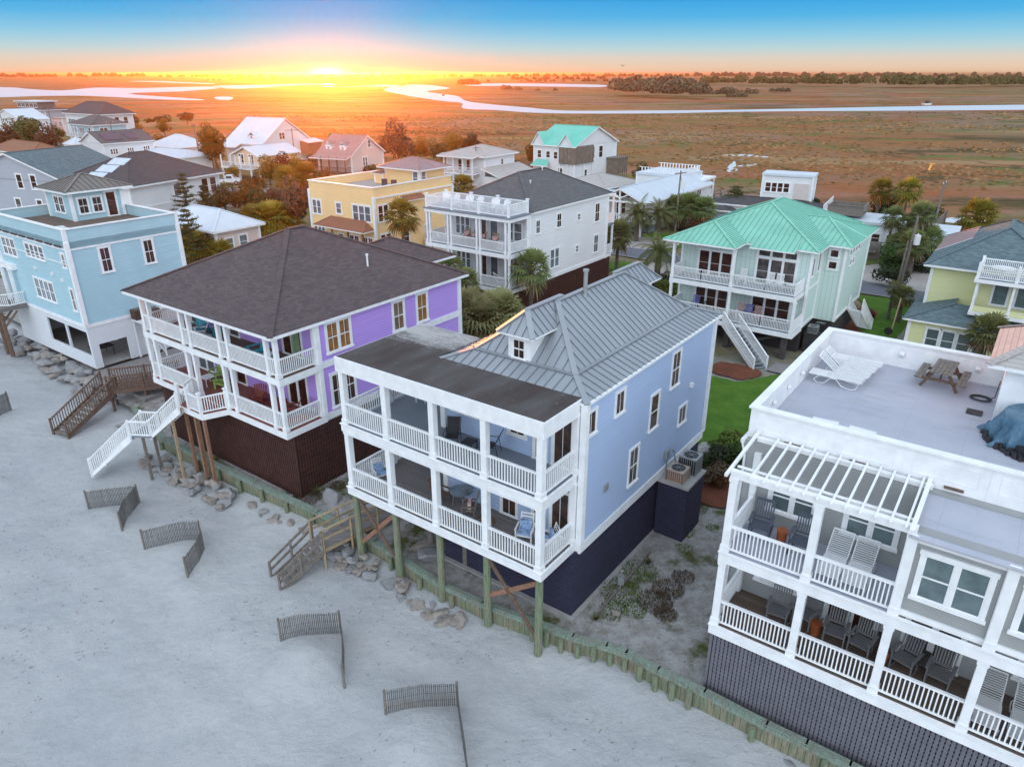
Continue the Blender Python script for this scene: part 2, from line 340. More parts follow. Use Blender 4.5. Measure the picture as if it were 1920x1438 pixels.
# ---------------------------------------------------------------- windows and doors (own frame: x along wall, y outward, z up, origin at bottom centre)
def window_mesh(w_, h_, nx, ny, units, trim, sash, pane_only=False):
    f, g = MB(), MB(); T = trim
    f.box(-w_/2 - T, -w_/2, 0, .05, -T*.3, h_ + T); f.box(w_/2, w_/2 + T, 0, .05, -T*.3, h_ + T)
    f.box(-w_/2 - T*1.25, w_/2 + T*1.25, 0, .062, h_, h_ + T*1.2); f.box(-w_/2 - T*1.3, w_/2 + T*1.3, 0, .09, -T*.9, 0)
    uw = w_ / units
    for u in range(units):
        x0 = -w_/2 + u*uw; x1 = x0 + uw
        if u: f.box(x0 - .05, x0 + .05, 0, .047, 0, h_)
        a0 = x0 + (.05 if u else 0); a1 = x1 - (.05 if u < units - 1 else 0); s = .045
        f.box(a0, a0 + s, 0, .035, 0, h_); f.box(a1 - s, a1, 0, .035, 0, h_); f.box(a0 + s, a1 - s, 0, .034, 0, s); f.box(a0 + s, a1 - s, 0, .034, h_ - s, h_)
        if sash: f.box(a0 + s, a1 - s, 0, .032, h_/2 - .025, h_/2 + .025)
        for i in range(1, nx): x = a0 + (a1 - a0)*i/nx; f.box(x - .012, x + .012, 0, .026, s, h_ - s)
        for j in range(1, ny):
            z = h_*j/ny
            if sash and abs(z - h_/2) < .03: continue
            f.box(a0 + s, a1 - s, 0, .025, z - .012, z + .012)
        g.box(a0 + .01, a1 - .01, .001, .016, .01, h_ - .01)
    return f.mesh('window', MT['white']), g
ROT = {'F': math.pi, 'R': -math.pi/2, 'B': 0.0, 'L': math.pi/2}
def win(par, side, at, plane, z, w_, h_, nx=2, ny=2, units=1, trim=.1, sash=True, pane='glass', name='window', label=None):
    """side F/R/B/L; 'at' = centre along the wall; plane = wall plane; z = sill height (house frame)"""
    key = ('win', w_, h_, nx, ny, units, trim, sash)
    if key not in CACHE: CACHE[key] = window_mesh(w_, h_, nx, ny, units, trim, sash)
    fm, gmb = CACHE[key]
    pk = key + (pane,)
    if pk not in CACHE: CACHE[pk] = gmb.mesh('pane', MT[pane])
    loc = {'F': (at, plane, z), 'B': (at, plane, z), 'R': (plane, at, z), 'L': (plane, at, z)}[side]
    o = obj(name, fm, par, loc, ROT[side]); obj('pane', CACHE[pk], o)
    if label: o['label'] = label
    return o
def door(par, side, at, plane, z, w_=.95, h_=2.1, units=1, pane='glass', **k):
    return win(par, side, at, plane, z, w_, h_, k.pop('nx', 1), k.pop('ny', 1), units, k.pop('trim', .1), False, pane, 'door')
def column(par, x, y, z0, z1, w_=.2, mat='white', base=True):
    mb = MB(); mb.box(x - w_/2, x + w_/2, y - w_/2, y + w_/2, z0, z1)
    if base: mb.box(x - w_/2 - .03, x + w_/2 + .03, y - w_/2 - .03, y + w_/2 + .03, z0, z0 + .22); mb.box(x - w_/2 - .025, x + w_/2 + .025, y - w_/2 - .025, y + w_/2 + .025, z1 - .14, z1 - .003)
    return part('column', mb, MT[mat], par)
def railing(par, pts, mat='white', **k):
    for a, b in zip(pts[:-1], pts[1:]):
        mb = MB(); mb.rail(a, b, **k); part('railing', mb, MT[mat], par)
def walls(par, pts, z0, z1, mat, name='wall', corner=None, cw=.14, cap=True):
    mb = MB(); n = len(pts)
    mb.add([(x, y, z0) for x, y in pts] + [(x, y, z1) for x, y in pts], [(i, (i + 1) % n, n + (i + 1) % n, n + i) for i in range(n)] + ([tuple(range(n, 2*n)), tuple(range(n))[::-1]] if cap else []))
    o = part(name, mb, MT[mat], par)
    if corner:
        for x, y in pts: cb = MB(); cb.box(x - cw/2 - .012, x + cw/2 + .012, y - cw/2 - .012, y + cw/2 + .012, z0 + .004, z1 - .004); part('corner_trim', cb, MT[corner], par)
    return o
def hip_planes(x0, x1, y0, y1, z, h):
    w_, d = x1 - x0, y1 - y0
    if w_ <= d: i = w_/2; a = ((x0 + x1)/2, y0 + i, z + h); b = ((x0 + x1)/2, y1 - i, z + h)
    else: i = d/2; a = (x0 + i, (y0 + y1)/2, z + h); b = (x1 - i, (y0 + y1)/2, z + h)
    c = [(x0, y0, z), (x1, y0, z), (x1, y1, z), (x0, y1, z)]
    if w_ <= d: return [[c[0], c[1], a], [c[1], c[2], b, a], [c[2], c[3], b], [c[3], c[0], a, b]]
    return [[c[0], c[1], b, a], [c[1], c[2], b], [c[2], c[3], a, b], [c[3], c[0], a]]
def gable_planes(x0, x1, y0, y1, z, h, axis='y'):
    if axis == 'y': m = (x0 + x1)/2; return [[(x0, y0, z), (m, y0, z + h), (m, y1, z + h), (x0, y1, z)], [(m, y0, z + h), (x1, y0, z), (x1, y1, z), (m, y1, z + h)]]
    m = (y0 + y1)/2; return [[(x0, y0, z), (x1, y0, z), (x1, m, z + h), (x0, m, z + h)], [(x0, m, z + h), (x1, m, z + h), (x1, y1, z), (x0, y1, z)]]
def roof(par, planes, mat, rib=None, sp=.42, t=.10, fascia='white', name='roof', caps=True):
    mb = MB(); mats = [MT[mat], MT[rib] if rib else MT[mat], MT[fascia]]
    for P in planes:
        mb.slab(P, t, 0, 2)
        if rib: mb.ribs(P, sp, mi=1)
    if caps:
        edges = {}
        for P in planes:
            for i in range(len(P)):
                a, b = tuple(round(v, 3) for v in P[i]), tuple(round(v, 3) for v in P[(i + 1) % len(P)])
                edges.setdefault(tuple(sorted((a, b))), []).append((P[i], P[(i + 1) % len(P)]))
        for k, e in edges.items():
            if len(e) == 2 and (Vector(k[0]) - Vector(k[1])).length > .3:
                mb.beam(Vector(k[0]) + Vector((0, 0, .02)), Vector(k[1]) + Vector((0, 0, .02)), .22 if rib else .28, .05, 0)
    return part(name, mb, mats, par)
def gable_wall(par, x0, x1, y, z, h, mat, axis='y'):
    mb = MB(); m = (x0 + x1)/2
    P = [(x0, y, z), (x1, y, z), (m, y, z + h)] if axis == 'y' else [(y, x0, z), (y, x1, z), (y, m, z + h)]
    Q = [(p[0], p[1] + .06, p[2]) if axis == 'y' else (p[0] + .06, p[1], p[2]) for p in P]
    mb.add(P + Q, [(0, 1, 2), (5, 4, 3), (0, 3, 4, 1), (1, 4, 5, 2), (2, 5, 3, 0)]); return part('gable', mb, MT[mat], par)
def stairs(par, top, d, run, drop, width, n, mats=('white', 'deck_grey'), posts=False, rh=.9, railgap=.14, open_rail=False, name='staircase', both=True):
    """top = centre of top edge, d = horizontal unit direction going down"""
    top = Vector(top); d = Vector((d[0], d[1], 0)).normalized(); s = Vector((-d.y, d.x, 0)); mb = MB()
    bot = top + d*run - Vector((0, 0, drop))
    for i in range(n):
        p = top + d*(run*(i + .5)/n) - Vector((0, 0, drop*(i + .6)/n)); mb.beam(p - s*width/2, p + s*width/2, run/n*.95, .04, 1)
    for q in (-1, 1):
        o_ = s*(width/2 + .02)*q; mb.beam(top + o_ - Vector((0, 0, .12)), bot + o_ + Vector((0, 0, .02)), .05, .26, 0)
    st = part(name, mb, [MT[mats[0]], MT[mats[1]]], par)
    for q in ((-1, 1) if both else (1,)):
        o_ = s*(width/2 + .02)*q; r = MB()
        if open_rail:
            for hh in (.9, .5): r.beam(top + o_ + Vector((0, 0, hh)), bot + o_ + Vector((0, 0, hh)), .05, .12)
            for k in (0, .5, 1): p = top.lerp(bot, k) + o_; r.beam(p + Vector((0, 0, -.2)), p + Vector((0, 0, .98)), .09, .09)
        else:
            r.rail(top + o_, bot + o_, h=rh, gap=railgap)
            for k in (0, 1): p = top.lerp(bot, k) + o_; r.beam(p + Vector((0, 0, -.2)), p + Vector((0, 0, rh + .1)), .1, .1)
        obj('railing', r.mesh('railing', MT[mats[0]]), st)
    return st
MT['curtain'] = plain('green_curtain', (.30, .42, .26), .9, .1)
MT['sh_roof_pale'] = bricky('pale_shake', (.42, .40, .38), (.50, .47, .45), (.22, .21, .2), 1.2, .2, .012, st=.5)
MT['rose_roof'] = plain('rose_metal_roof', (.34, .20, .19), .45, .1, .8, .2)
# green stained treated timber
def timber(name, base, green, pitch=.25, amt=1.0):
    m, t, b = newmat(name); v = coords(t, 'Object', (1, 1, .25)); f = noi(t, v, 3.0, 6, .65); g = noi(t, coords(t, 'Object', (6, 6, .8)), 3, 4)
    col = mixc(t, rampf(t, f, .38, .62), base, green); col = mixc(t, rampf(t, g, .45, .75), col, dk(base, .5))
    s = t.nodes.new('ShaderNodeSeparateXYZ'); t.links.new(coords(t, 'UV'), s.inputs[0])
    if pitch:
        fr = M('FRACT', M('DIVIDE', s.outputs[0], pitch, nt=t), nt=t); gr = M('LESS_THAN', fr, .10, nt=t)
        col = mixc(t, M('MULTIPLY', gr, .65, nt=t), col, dk(base, .18)); bump(t, b, M('SUBTRACT', 1.0, gr, nt=t), .6, .03)
    t.links.new(col, b.inputs['Base Color']); b.inputs['Roughness'].default_value = .9; return m
MT['piling'] = timber('piling_timber', (.235, .225, .155), (.17, .235, .14), 0)
MT['bulk_board'] = timber('bulkhead_board', (.29, .25, .17), (.16, .21, .13), .24)
MT['bulk_cap'] = timber('bulkhead_cap', (.22, .235, .19), (.22, .31, .25), 0)
MT['fence_wood'] = timber('sand_fence_wood', (.12, .115, .11), (.17, .16, .15), 0)
def membrane():
    m, t, b = newmat('stained_flat_roof'); v = coords(t, 'Object'); s = t.nodes.new('ShaderNodeSeparateXYZ'); t.links.new(v, s.inputs[0])
    a = M('MULTIPLY_ADD', s.outputs[1], .55, -1.45, nt=t); f = noi(t, coords(t, 'Object', (.35, 1.3, 1)), 1.4, 6, .65); fine = noi(t, v, 9, 5, .7)
    k = M('ADD', M('MINIMUM', a, 1.0, nt=t), M('MULTIPLY_ADD', f, 2.2, -1.0, nt=t), nt=t); k = M('ADD', k, M('MULTIPLY_ADD', fine, 1.4, -.7, nt=t), nt=t)
    base = mixc(t, rampf(t, noi(t, coords(t, 'Object', (1.2, .3, 1)), .8, 4), .35, .65), (.064, .052, .049), (.10, .095, .092))
    base = mixc(t, M('MULTIPLY', rampf(t, noi(t, v, 3.5, 6, .7), .62, .70, ), .4, nt=t), base, (.30, .29, .28))
    col = mixc(t, rampf(t, k, .25, 1.1), base, (.42, .41, .40)); t.links.new(col, b.inputs['Base Color'])
    b.inputs['Roughness'].default_value = .85; b.inputs['Specular IOR Level'].default_value = .2; return m
MT['membrane'] = membrane()
def groundmat(name, c1, c2, c3, s1=.15, s2=3.0, rough=.95, bd=.05, bs=.6, fine=None):
    m, t, b = newmat(name); v = coords(t, 'Object'); f = noi(t, v, s1, 6, .6); g = noi(t, v, s2, 6, .7)
    col = mixc(t, rampf(t, f, .35, .65), c1, c2); col = mixc(t, rampf(t, g, .5, .72), col, c3)
    if fine: col = mixc(t, rampf(t, noi(t, v, fine[0], 3, .7), fine[1], fine[2]), col, fine[3])
    t.links.new(col, b.inputs['Base Color']); b.inputs['Roughness'].default_value = rough; b.inputs['Specular IOR Level'].default_value = .15
    bump(t, b, g, bs, bd); return m
def sandmat():
    m, t, b = newmat('beach_sand'); v = coords(t, 'Object'); rv = t.nodes.new('ShaderNodeMapping'); rv.inputs['Rotation'].default_value = (0, 0, R(38)); rv.inputs['Scale'].default_value = (.38, 1.0, 1)
    t.links.new(v, rv.inputs[0]); big = noi(t, v, .12, 4); st = noi(t, rv.outputs[0], .8, 6, .62); fine = noi(t, v, 26, 4, .75); mid = noi(t, v, 2.2, 6, .7)
    col = mixc(t, rampf(t, big, .38, .62), (.41, .42, .43), (.48, .48, .48)); col = mixc(t, M('MULTIPLY', rampf(t, st, .40, .64), .5, nt=t), col, (.37, .385, .40))
    patch = rampf(t, noi(t, v, .30, 5, .6), .50, .62); grit = rampf(t, noi(t, v, 7, 5, .75), .55, .70)
    col = mixc(t, M('MULTIPLY', M('MULTIPLY', patch, grit, nt=t), .55, nt=t), col, (.20, .20, .19)); col = mixc(t, M('MULTIPLY', rampf(t, mid, .52, .68), .25, nt=t), col, (.54, .545, .55)); col = mixc(t, M('MULTIPLY', rampf(t, mid, .46, .34), .18, nt=t), col, (.29, .305, .325))
    col = mixc(t, rampf(t, fine, .66, .78), col, (.58, .58, .58)); col = mixc(t, M('MULTIPLY', rampf(t, fine, .36, .24), .45, nt=t), col, (.20, .20, .21))
    t.links.new(col, b.inputs['Base Color']); b.inputs['Roughness'].default_value = .95; b.inputs['Specular IOR Level'].default_value = .1
    vo = nd(t, 'ShaderNodeTexVoronoi'); vo.inputs['Scale'].default_value = 2.1; vo.inputs['Randomness'].default_value = 1.0; t.links.new(v, vo.inputs['Vector']); dimp = M('MULTIPLY', M('MULTIPLY', rampf(t, vo.outputs['Distance'], .02, .22), rampf(t, noi(t, v, .16, 4), .54, .62), nt=t), .35, nt=t)
    msk = rampf(t, noi(t, v, .22, 3), .42, .6); h = M('ADD', M('MULTIPLY', M('MULTIPLY', st, msk, nt=t), 1.3, nt=t), M('ADD', M('MULTIPLY', mid, .75, nt=t), M('MULTIPLY', fine, .08, nt=t), nt=t), nt=t); bump(t, b, M('ADD', h, dimp, nt=t), .8, .16); return m
MT['sand'] = sandmat()
def yardmat():
    m, t, b = newmat('yard_ground'); v = coords(t, 'Object'); s = t.nodes.new('ShaderNodeSeparateXYZ'); t.links.new(v, s.inputs[0])
    V_ = M('ADD', M('MULTIPLY', s.outputs[0], VX0, nt=t), M('MULTIPLY', s.outputs[1], VY0, nt=t), nt=t)
    f = noi(t, v, .35, 6, .65); g = noi(t, v, 1.6, 7, .75); d = noi(t, v, 9, 5, .75); q = noi(t, v, .09, 4)
    sand = mixc(t, rampf(t, g, .42, .62), (.40, .39, .38), (.25, .235, .215)); sand = mixc(t, rampf(t, d, .58, .68), sand, (.07, .06, .045))
    veg = mixc(t, rampf(t, d, .4, .6), (.055, .085, .025), (.13, .12, .045))
    col = mixc(t, rampf(t, f, .53, .62), sand, veg)
    back = mixc(t, rampf(t, f, .40, .60), (.10, .105, .04), (.24, .19, .12)); back = mixc(t, rampf(t, g, .5, .65), back, (.30, .26, .22)); back = mixc(t, rampf(t, q, .45, .6), back, (.12, .12, .045))
    far = M('ADD', V_, M('MULTIPLY_ADD', f, 14.0, -7.0, nt=t), nt=t)
    col = mixc(t, rampf(t, far, 40, 60), col, back); t.links.new(col, b.inputs['Base Color']); b.inputs['Roughness'].default_value = .95; b.inputs['Specular IOR Level'].default_value = .1
    bump(t, b, M('ADD', g, M('MULTIPLY', d, .3, nt=t), nt=t), .8, .12); return m
VX0, VY0 = math.sin(R(36.2)), math.cos(R(36.2))
MT['yard'] = yardmat()
def marshmat():
    m, t, b = newmat('salt_marsh'); v = coords(t, 'Object'); w1 = coords(t, 'Object', (.6, 1.0, 1))
    f = noi(t, w1, .010, 7, .6); g = noi(t, w1, .035, 7, .62); h = noi(t, v, .5, 7, .7); q = noi(t, w1, .0035, 4); k = noi(t, coords(t, 'Object', (.4, 1.3, 1)), .022, 5, .55)
    rust, tan, olive, dark, mauve = (.30, .105, .045), (.33, .22, .12), (.115, .145, .045), (.055, .055, .025), (.26, .165, .125)
    col = mixc(t, rampf(t, f, .45, .55), rust, mauve); col = mixc(t, M('MULTIPLY', rampf(t, q, .47, .56), .6, nt=t), col, (.18, .16, .07)); col = mixc(t, rampf(t, g, .53, .60), col, olive)
    col = mixc(t, M('MULTIPLY', rampf(t, k, .56, .62), .85, nt=t), col, tan); col = mixc(t, M('MULTIPLY', rampf(t, k, .42, .36), .9, nt=t), col, dark)
    creek = M('ABSOLUTE', M('SUBTRACT', noi(t, v, .016, 5, .55), .5, nt=t), nt=t); col = mixc(t, M('MULTIPLY', rampf(t, creek, .012, .003), .85, nt=t), col, dark)
    col = mixc(t, M('MULTIPLY', rampf(t, h, .42, .62), .4, nt=t), col, mixc(t, .5, col, (.40, .22, .12))); col = mixc(t, M('MULTIPLY', rampf(t, h, .42, .30), .6, nt=t), col, dark); t.links.new(col, b.inputs['Base Color'])
    b.inputs['Roughness'].default_value = .95; b.inputs['Specular IOR Level'].default_value = .05; bump(t, b, M('ADD', g, M('MULTIPLY', h, .15, nt=t), nt=t), .9, 1.5); return m
MT['marsh'] = marshmat()
def watermat():
    m, t, b = newmat('tidal_water'); v = coords(t, 'Object'); b.inputs['Base Color'].default_value = (.10, .11, .12, 1); b.inputs['Roughness'].default_value = .30
    b.inputs['Specular IOR Level'].default_value = 1.0; b.inputs['IOR'].default_value = 1.6; b.inputs['Metallic'].default_value = .85; b.inputs['Base Color'].default_value = (.86, .88, .90, 1)
    bump(t, b, noi(t, v, .5, 4), .06, .1); return m
MT['water'] = watermat()
MT['lawn'] = groundmat('lawn_grass', (.05, .13, .014), (.10, .195, .025), (.04, .10, .012), .8, 9, bd=.08, bs=1.0, fine=(34, .50, .72, (.13, .22, .045)))
MT['lawn_dull'] = groundmat('dull_grass', (.10, .14, .035), (.15, .16, .06), (.06, .09, .02), .4, 10)
MT['mulch'] = groundmat('red_mulch', (.15, .055, .035), (.20, .075, .045), (.06, .03, .02), 1.0, 16)
MT['asphalt'] = groundmat('asphalt', (.145, .15, .175), (.17, .175, .20), (.13, .135, .155), .3, 20, bd=.01, bs=.3)
MT['drive'] = groundmat('sandy_drive', (.36, .33, .31), (.42, .39, .365), (.29, .26, .24), .4, 5)
MT['conc_drive'] = groundmat('old_concrete', (.24, .225, .22), (.28, .265, .26), (.18, .165, .16), .4, 5, bd=.02)
MT['mark'] = plain('road_paint', (.6, .6, .6), .7, .1)
MT['rock'] = groundmat('grey_rock', (.25, .25, .26), (.36, .35, .345), (.19, .19, .20), .8, 5, bd=.06, bs=.8)
MT['rock2'] = groundmat('brown_rock', (.27, .235, .21), (.38, .34, .31), (.18, .16, .15), .8, 5, bd=.06, bs=.8)
def tarpmat():
    m, t, b = newmat('blue_tarp'); f = noi(t, coords(t, 'Object', (1, 1, .4)), 2.2, 5); t.links.new(mixc(t, rampf(t, f, .3, .7), (.05, .13, .21), (.12, .24, .33)), b.inputs['Base Color'])
    b.inputs['Roughness'].default_value = .32; bump(t, b, noi(t, coords(t, 'Object', (2.5, 2.5, .6)), 3, 5), .9, .1); return m
MT['tarp'] = tarpmat()
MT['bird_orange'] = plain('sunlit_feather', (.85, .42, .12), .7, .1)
MT['reed'] = leafmat('reed', (.10, .075, .03), (.32, .16, .09), None, .2)
MT['screen'] = plain('porch_screen', (.20, .165, .13), .7, .3, 1.2)

def roofdeckmat():
    m, t, b = newmat('pale_roof_membrane'); v = coords(t, 'Object'); s = t.nodes.new('ShaderNodeSeparateXYZ'); t.links.new(v, s.inputs[0])
    a = noi(t, v, .5, 5, .6); d = noi(t, coords(t, 'Object', (.6, 2.0, 1)), 1.3, 6, .65); g = noi(t, v, 6, 5, .7)
    col = mixc(t, rampf(t, a, .35, .65), (.385, .405, .48), (.455, .465, .53)); col = mixc(t, M('MULTIPLY', rampf(t, d, .54, .68), .55, nt=t), col, (.33, .345, .38)); col = mixc(t, M('MULTIPLY', rampf(t, g, .62, .74), .25, nt=t), col, (.26, .26, .27))
    seam = M('LESS_THAN', M('FRACT', M('DIVIDE', s.outputs[0], 1.83, nt=t), nt=t), .012, nt=t); col = mixc(t, M('MULTIPLY', seam, .35, nt=t), col, (.28, .29, .33)); t.links.new(col, b.inputs['Base Color']); b.inputs['Roughness'].default_value = .6; bump(t, b, a, .2, .03); return m
MT['roof_deck'] = roofdeckmat()
HA = R(-36.2)
UX, UY, VX, VY = math.cos(HA), math.sin(HA), -math.sin(HA), math.cos(HA)
def uv2w(O, u, v, z=0): return (O[0] + u*UX + v*VX, O[1] + u*UY + v*VY, O[2] + z)
def house(label, O, rz=HA, name='beach_house', cat='house', group=None): return thing(name, label, cat, O, rz, group)
def fascia_ring(par, x0, x1, y0, y1, z0, z1, mat='white', name='fascia', t=.05):
    mb = MB(); mb.box(x0 - t, x1 + t, y0 - t, y0, z0, z1); mb.box(x1, x1 + t, y0, y1, z0, z1); mb.box(x0 - t, x0, y0, y1, z0, z1); mb.box(x0 - t, x1 + t, y1, y1 + t, z0, z1)
    return part(name, mb, MT[mat], par)
def deck(par, x0, x1, y0, y1, z, mat, t=.3):
    mb = MB(); mb.box(x0, x1, y0, y1, z - t, z); return part('deck', mb, MT[mat], par)
def slats(par, a, b, z0, z1, mat, name='lattice_skirt', wv=.10, pv=.16, hh=.10, ph=.21, back=True):
    """vertical slats over horizontal slats with dark behind, from a to b (outward = right of a->b)"""
    a = Vector((a[0], a[1], 0)); b = Vector((b[0], b[1], 0)); ax = (b - a).normalized(); nn = Vector((ax.y, -ax.x, 0)); Ln = (b - a).length; mb = MB(); Z = Vector((0, 0, 1))
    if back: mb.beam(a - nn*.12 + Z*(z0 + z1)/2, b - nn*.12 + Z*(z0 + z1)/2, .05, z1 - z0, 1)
    x = wv/2
    while x < Ln: p = a + ax*x; mb.beam(p + Z*z0, p + Z*z1, wv, .02, 0, side=ax); x += pv
    z = z0 + hh/2
    while z < z1: mb.beam(a - nn*.03 + Z*z, b - nn*.03 + Z*z, .02, hh, 0); z += ph
    return part(name, mb, [MT[mat], MT['black']], par)

# ================= BLUE HOUSE (centre)
OB = (1.004, 21.27, 3.3)
hb = house('pale blue three storey beach house with stacked white porches and grey metal roof', OB)
walls(hb, [(-6.45, 2.35), (.28, 2.35), (.28, 14.3), (-6.45, 14.3)], -.02, 6.0, 'blue_sid', corner='white', cw=.22)
fascia_ring(hb, -6.45, .28, 2.35, 14.3, -.42, .0, name='band_trim')
walls(hb, [(-6.4, 2.0), (.22, 2.0), (.22, 14.2), (-6.4, 14.2)], -3.5, -.36, 'brick_navy', name='brick_base')
mb = MB(); mb.box(-6.6, .42, 1.8, 2.0, -3.6, -3.28); mb.box(.22, .42, 2.0, 14.2, -3.6, -3.28); part('footing', mb, MT['concrete'], hb)
# decks
for z, mt in ((0, 'deck_wood'), (3.1, 'deck_grey')):
    mb = MB(); mb.box(-10.15, .05, 0, 2.32, z - .28, z); mb.box(-10.15, -6.5, 2.32, 5.15, z - .28, z); part('deck', mb, MT[mt], hb)
    mb = MB(); mb.box(-10.2, .1, -.05, 0, z - .36, z - .02); mb.box(.05, .1, 0, 2.3, z - .36, z - .02); mb.box(-10.2, -10.15, 0, 5.2, z - .36, z - .02); mb.box(-10.15, -6.5, 5.15, 5.2, z - .36, z - .02)
    mb.box(-10.24, .14, -.09, .0, z - .02, z + .02); mb.box(.05, .14, 0.001, 2.3, z - .02, z + .02)
    part('fascia', mb, MT['white'], hb)
    cols = [-9.97, -7.53, -5.02, -2.52, -.08]
    zt = 2.76 if z == 0 else 5.62
    for x in cols: column(hb, x, .1, z + .02, zt, .25)
    column(hb, .0, 2.22, z + .02, zt, .24)
    column(hb, -10.0, 2.6, z + .02, zt, .22); column(hb, -10.0, 5.0, z + .02, zt, .22)
    for a, b in zip(cols[:-1], cols[1:]): railing(hb, [(a + .13, .08, z), (b - .13, .08, z)], mi_top=None)
    railing(hb, [(-.05, .22, z), (-.05, 2.1, z)]); railing(hb, [(-10.0, .22, z), (-10.0, 2.5, z), (-10.0, 4.9, z)])
    railing(hb, [(-9.9, 5.0, z), (-6.55, 5.0, z)])
mb = MB(); mb.box(-10.15, .05, 0, 2.3, 2.6, 2.74); mb.box(-10.15, .05, 0, 2.3, 5.5, 5.6); part('porch_ceiling', mb, MT['white'], hb)
mb = MB(); mb.box(-10.2, .12, -.06, 0.02, 5.5, 6.12); mb.box(.06, .12, .02, 2.6, 5.5, 6.12); mb.box(-10.2, -10.14, .02, 5.2, 5.5, 6.12); mb.box(-10.14, -6.9, 5.14, 5.2, 5.5, 6.12); part('fascia', mb, MT['white'], hb)
mb = MB(); mb.box(-10.14, .06, .02, 2.4, 6.0, 6.14); mb.box(-10.14, -6.72, 2.4, 5.14, 6.0, 6.14); part('porch_roof', mb, MT['membrane'], hb)
# main roof: bellcast
e0 = [(-6.8, 2.2), (.42, 2.2), (.42, 15.0), (-6.8, 15.0)]; z0 = 6.02; e1 = [(-5.6, 3.4), (-.83, 3.4), (-.83, 13.8), (-5.6, 13.8)]; z1 = 6.47
low = [[(*e0[i], z0), (*e0[(i + 1) % 4], z0), (*e1[(i + 1) % 4], z1), (*e1[i], z1)] for i in range(4)]
up = hip_planes(-5.6, -.83, 3.4, 13.8, z1, 1.83)
roof(hb, low + up, 'seam', 'seam_rib', .40, .09)
xm = -3.4
for sgn, yw, ye, yr in ((1, 3.42, 3.08, 6.4), (-1, 13.78, 14.12, 10.8)):
    mb = MB(); mb.box(xm - .52, xm + .52, min(yw, yw + sgn*2.4), max(yw, yw + sgn*2.4), 6.35, 7.6); d_ = part('dormer', mb, MT['white'], hb)
    zt = 8.36; hw = .85; ze_ = 7.56
    P = [[(xm - hw, ye, ze_), (xm + hw, ye, ze_), (xm, ye + sgn*.85, zt)], [(xm + hw, ye, ze_), (xm + hw, ye + sgn*2.3, ze_), (xm, yr, zt), (xm, ye + sgn*.85, zt)], [(xm - hw, ye + sgn*2.3, ze_), (xm - hw, ye, ze_), (xm, ye + sgn*.85, zt), (xm, yr, zt)]]
    if sgn < 0: P = [p[::-1] for p in P]
    r_ = roof(hb, P, 'seam', 'seam_rib', .36, .07, name='dormer_roof')
    if sgn > 0: win(hb, 'F', xm, yw, 6.52, .56, .78, 2, 2, 1, .07, pane='glass')
mb = MB(); mb.cyl((-3.0, 7.6, 7.9), (-3.0, 7.6, 9.15), .09); mb.cyl((-3.0, 7.6, 9.15), (-3.0, 7.6, 9.25), .13); mb.cyl((-3.0, 7.6, 7.8), (-3.0, 7.6, 8.2), .16, .1); part('vent_pipe', mb, MT['grey_metal'], hb)
# side windows
for v, z, w_, h_, nx in ((2.75, 4.6, .68, .92, 2), (4.95, 4.6, .66, .94, 2), (8.2, 2.62, .75, 1.62, 1), (10.12, 3.95, .8, 1.62, 2), (11.4, 1.6, .78, .88, 2), (6.55, .72, .76, 1.66, 2)):
    win(hb, 'R', v, .28, z, w_, h_, nx, 2 if h_ > 1 else 1, 1, .08, sash=h_ > 1)
win(hb, 'F', -5.55, 2.35, 4.05, .75, .9, 2, 1); win(hb, 'F', -4.6, 2.35, 4.05, .75, .9, 2, 1); win(hb, 'F', -2.7, 2.35, 3.85, .72, .95, 2, 1)
door(hb, 'F', -1.62, 2.35, 3.12, .5, 2.05); door(hb, 'F', -.62, 2.35, 3.12, .8, 2.05, nx=2)
win(hb, 'F', -5.1, 2.35, .95, .75, .9, 2, 1); door(hb, 'F', -3.1, 2.35, .02, .72, 2.0, nx=2); door(hb, 'F', -1.65, 2.35, .02, .5, 2.0); door(hb, 'F', -.65, 2.35, .02, .8, 2.0, nx=2)
mb = MB(); mb.box(.28, .34, 4.0, 4.32, 1.5, 1.82); mb.box(.34, .37, 4.03, 4.29, 1.53, 1.79); part('wall_vent', mb, MT['grey_metal'], hb)
mb = MB(); mb.box(.28, .42, 12.0, 12.2, 3.2, 3.4); part('wall_lamp', mb, MT['wplastic'], hb)
mb = MB(); mb.beam((.40, 2.4, 5.99), (.40, 14.9, 5.99), .10, .10); part('gutter', mb, MT['white'], hb)
mb = MB(); mb.tube([(.40, 14.55, 5.95), (.33, 14.2, 5.6), (.33, 14.2, -.2)], .035); part('downpipe', mb, MT['white'], hb)
mb = MB(); mb.tube([(.1, 13.35, 4.9), (.07, 13.0, 4.6), (.07, 13.0, -.2)], .04); part('downpipe', mb, MT['white'], hb) if False else None
# pilings and braces
pil = {}
for x in (-9.95, -7.5, -5.0, -2.56, -.1):
    mb = MB(); mb.cyl((x, .15, -4.9), (x, .15, -.36), .17, .15, 10); part('piling', mb, MT['piling'], hb)
for x in (-7.4, -5.3):
    mb = MB(); mb.cyl((x, 2.1, -4.2), (x, 2.1, -.3), .16, .15, 10); part('piling', mb, MT['wood'], hb)
for a, b in (((-9.8, .15, -.5), (-7.6, .15, -3.0)), ((-7.6, .15, -.6), (-9.8, .15, -2.9)), ((-2.45, .15, -.6), (-.25, .15, -3.2)), ((-.25, .15, -.7), (-2.45, .15, -2.3))):
    mb = MB(); mb.beam(a, b, .05, .19); part('brace', mb, MT['wood_red'] if a[0] > b[0] else MT['wood_brown'], hb)
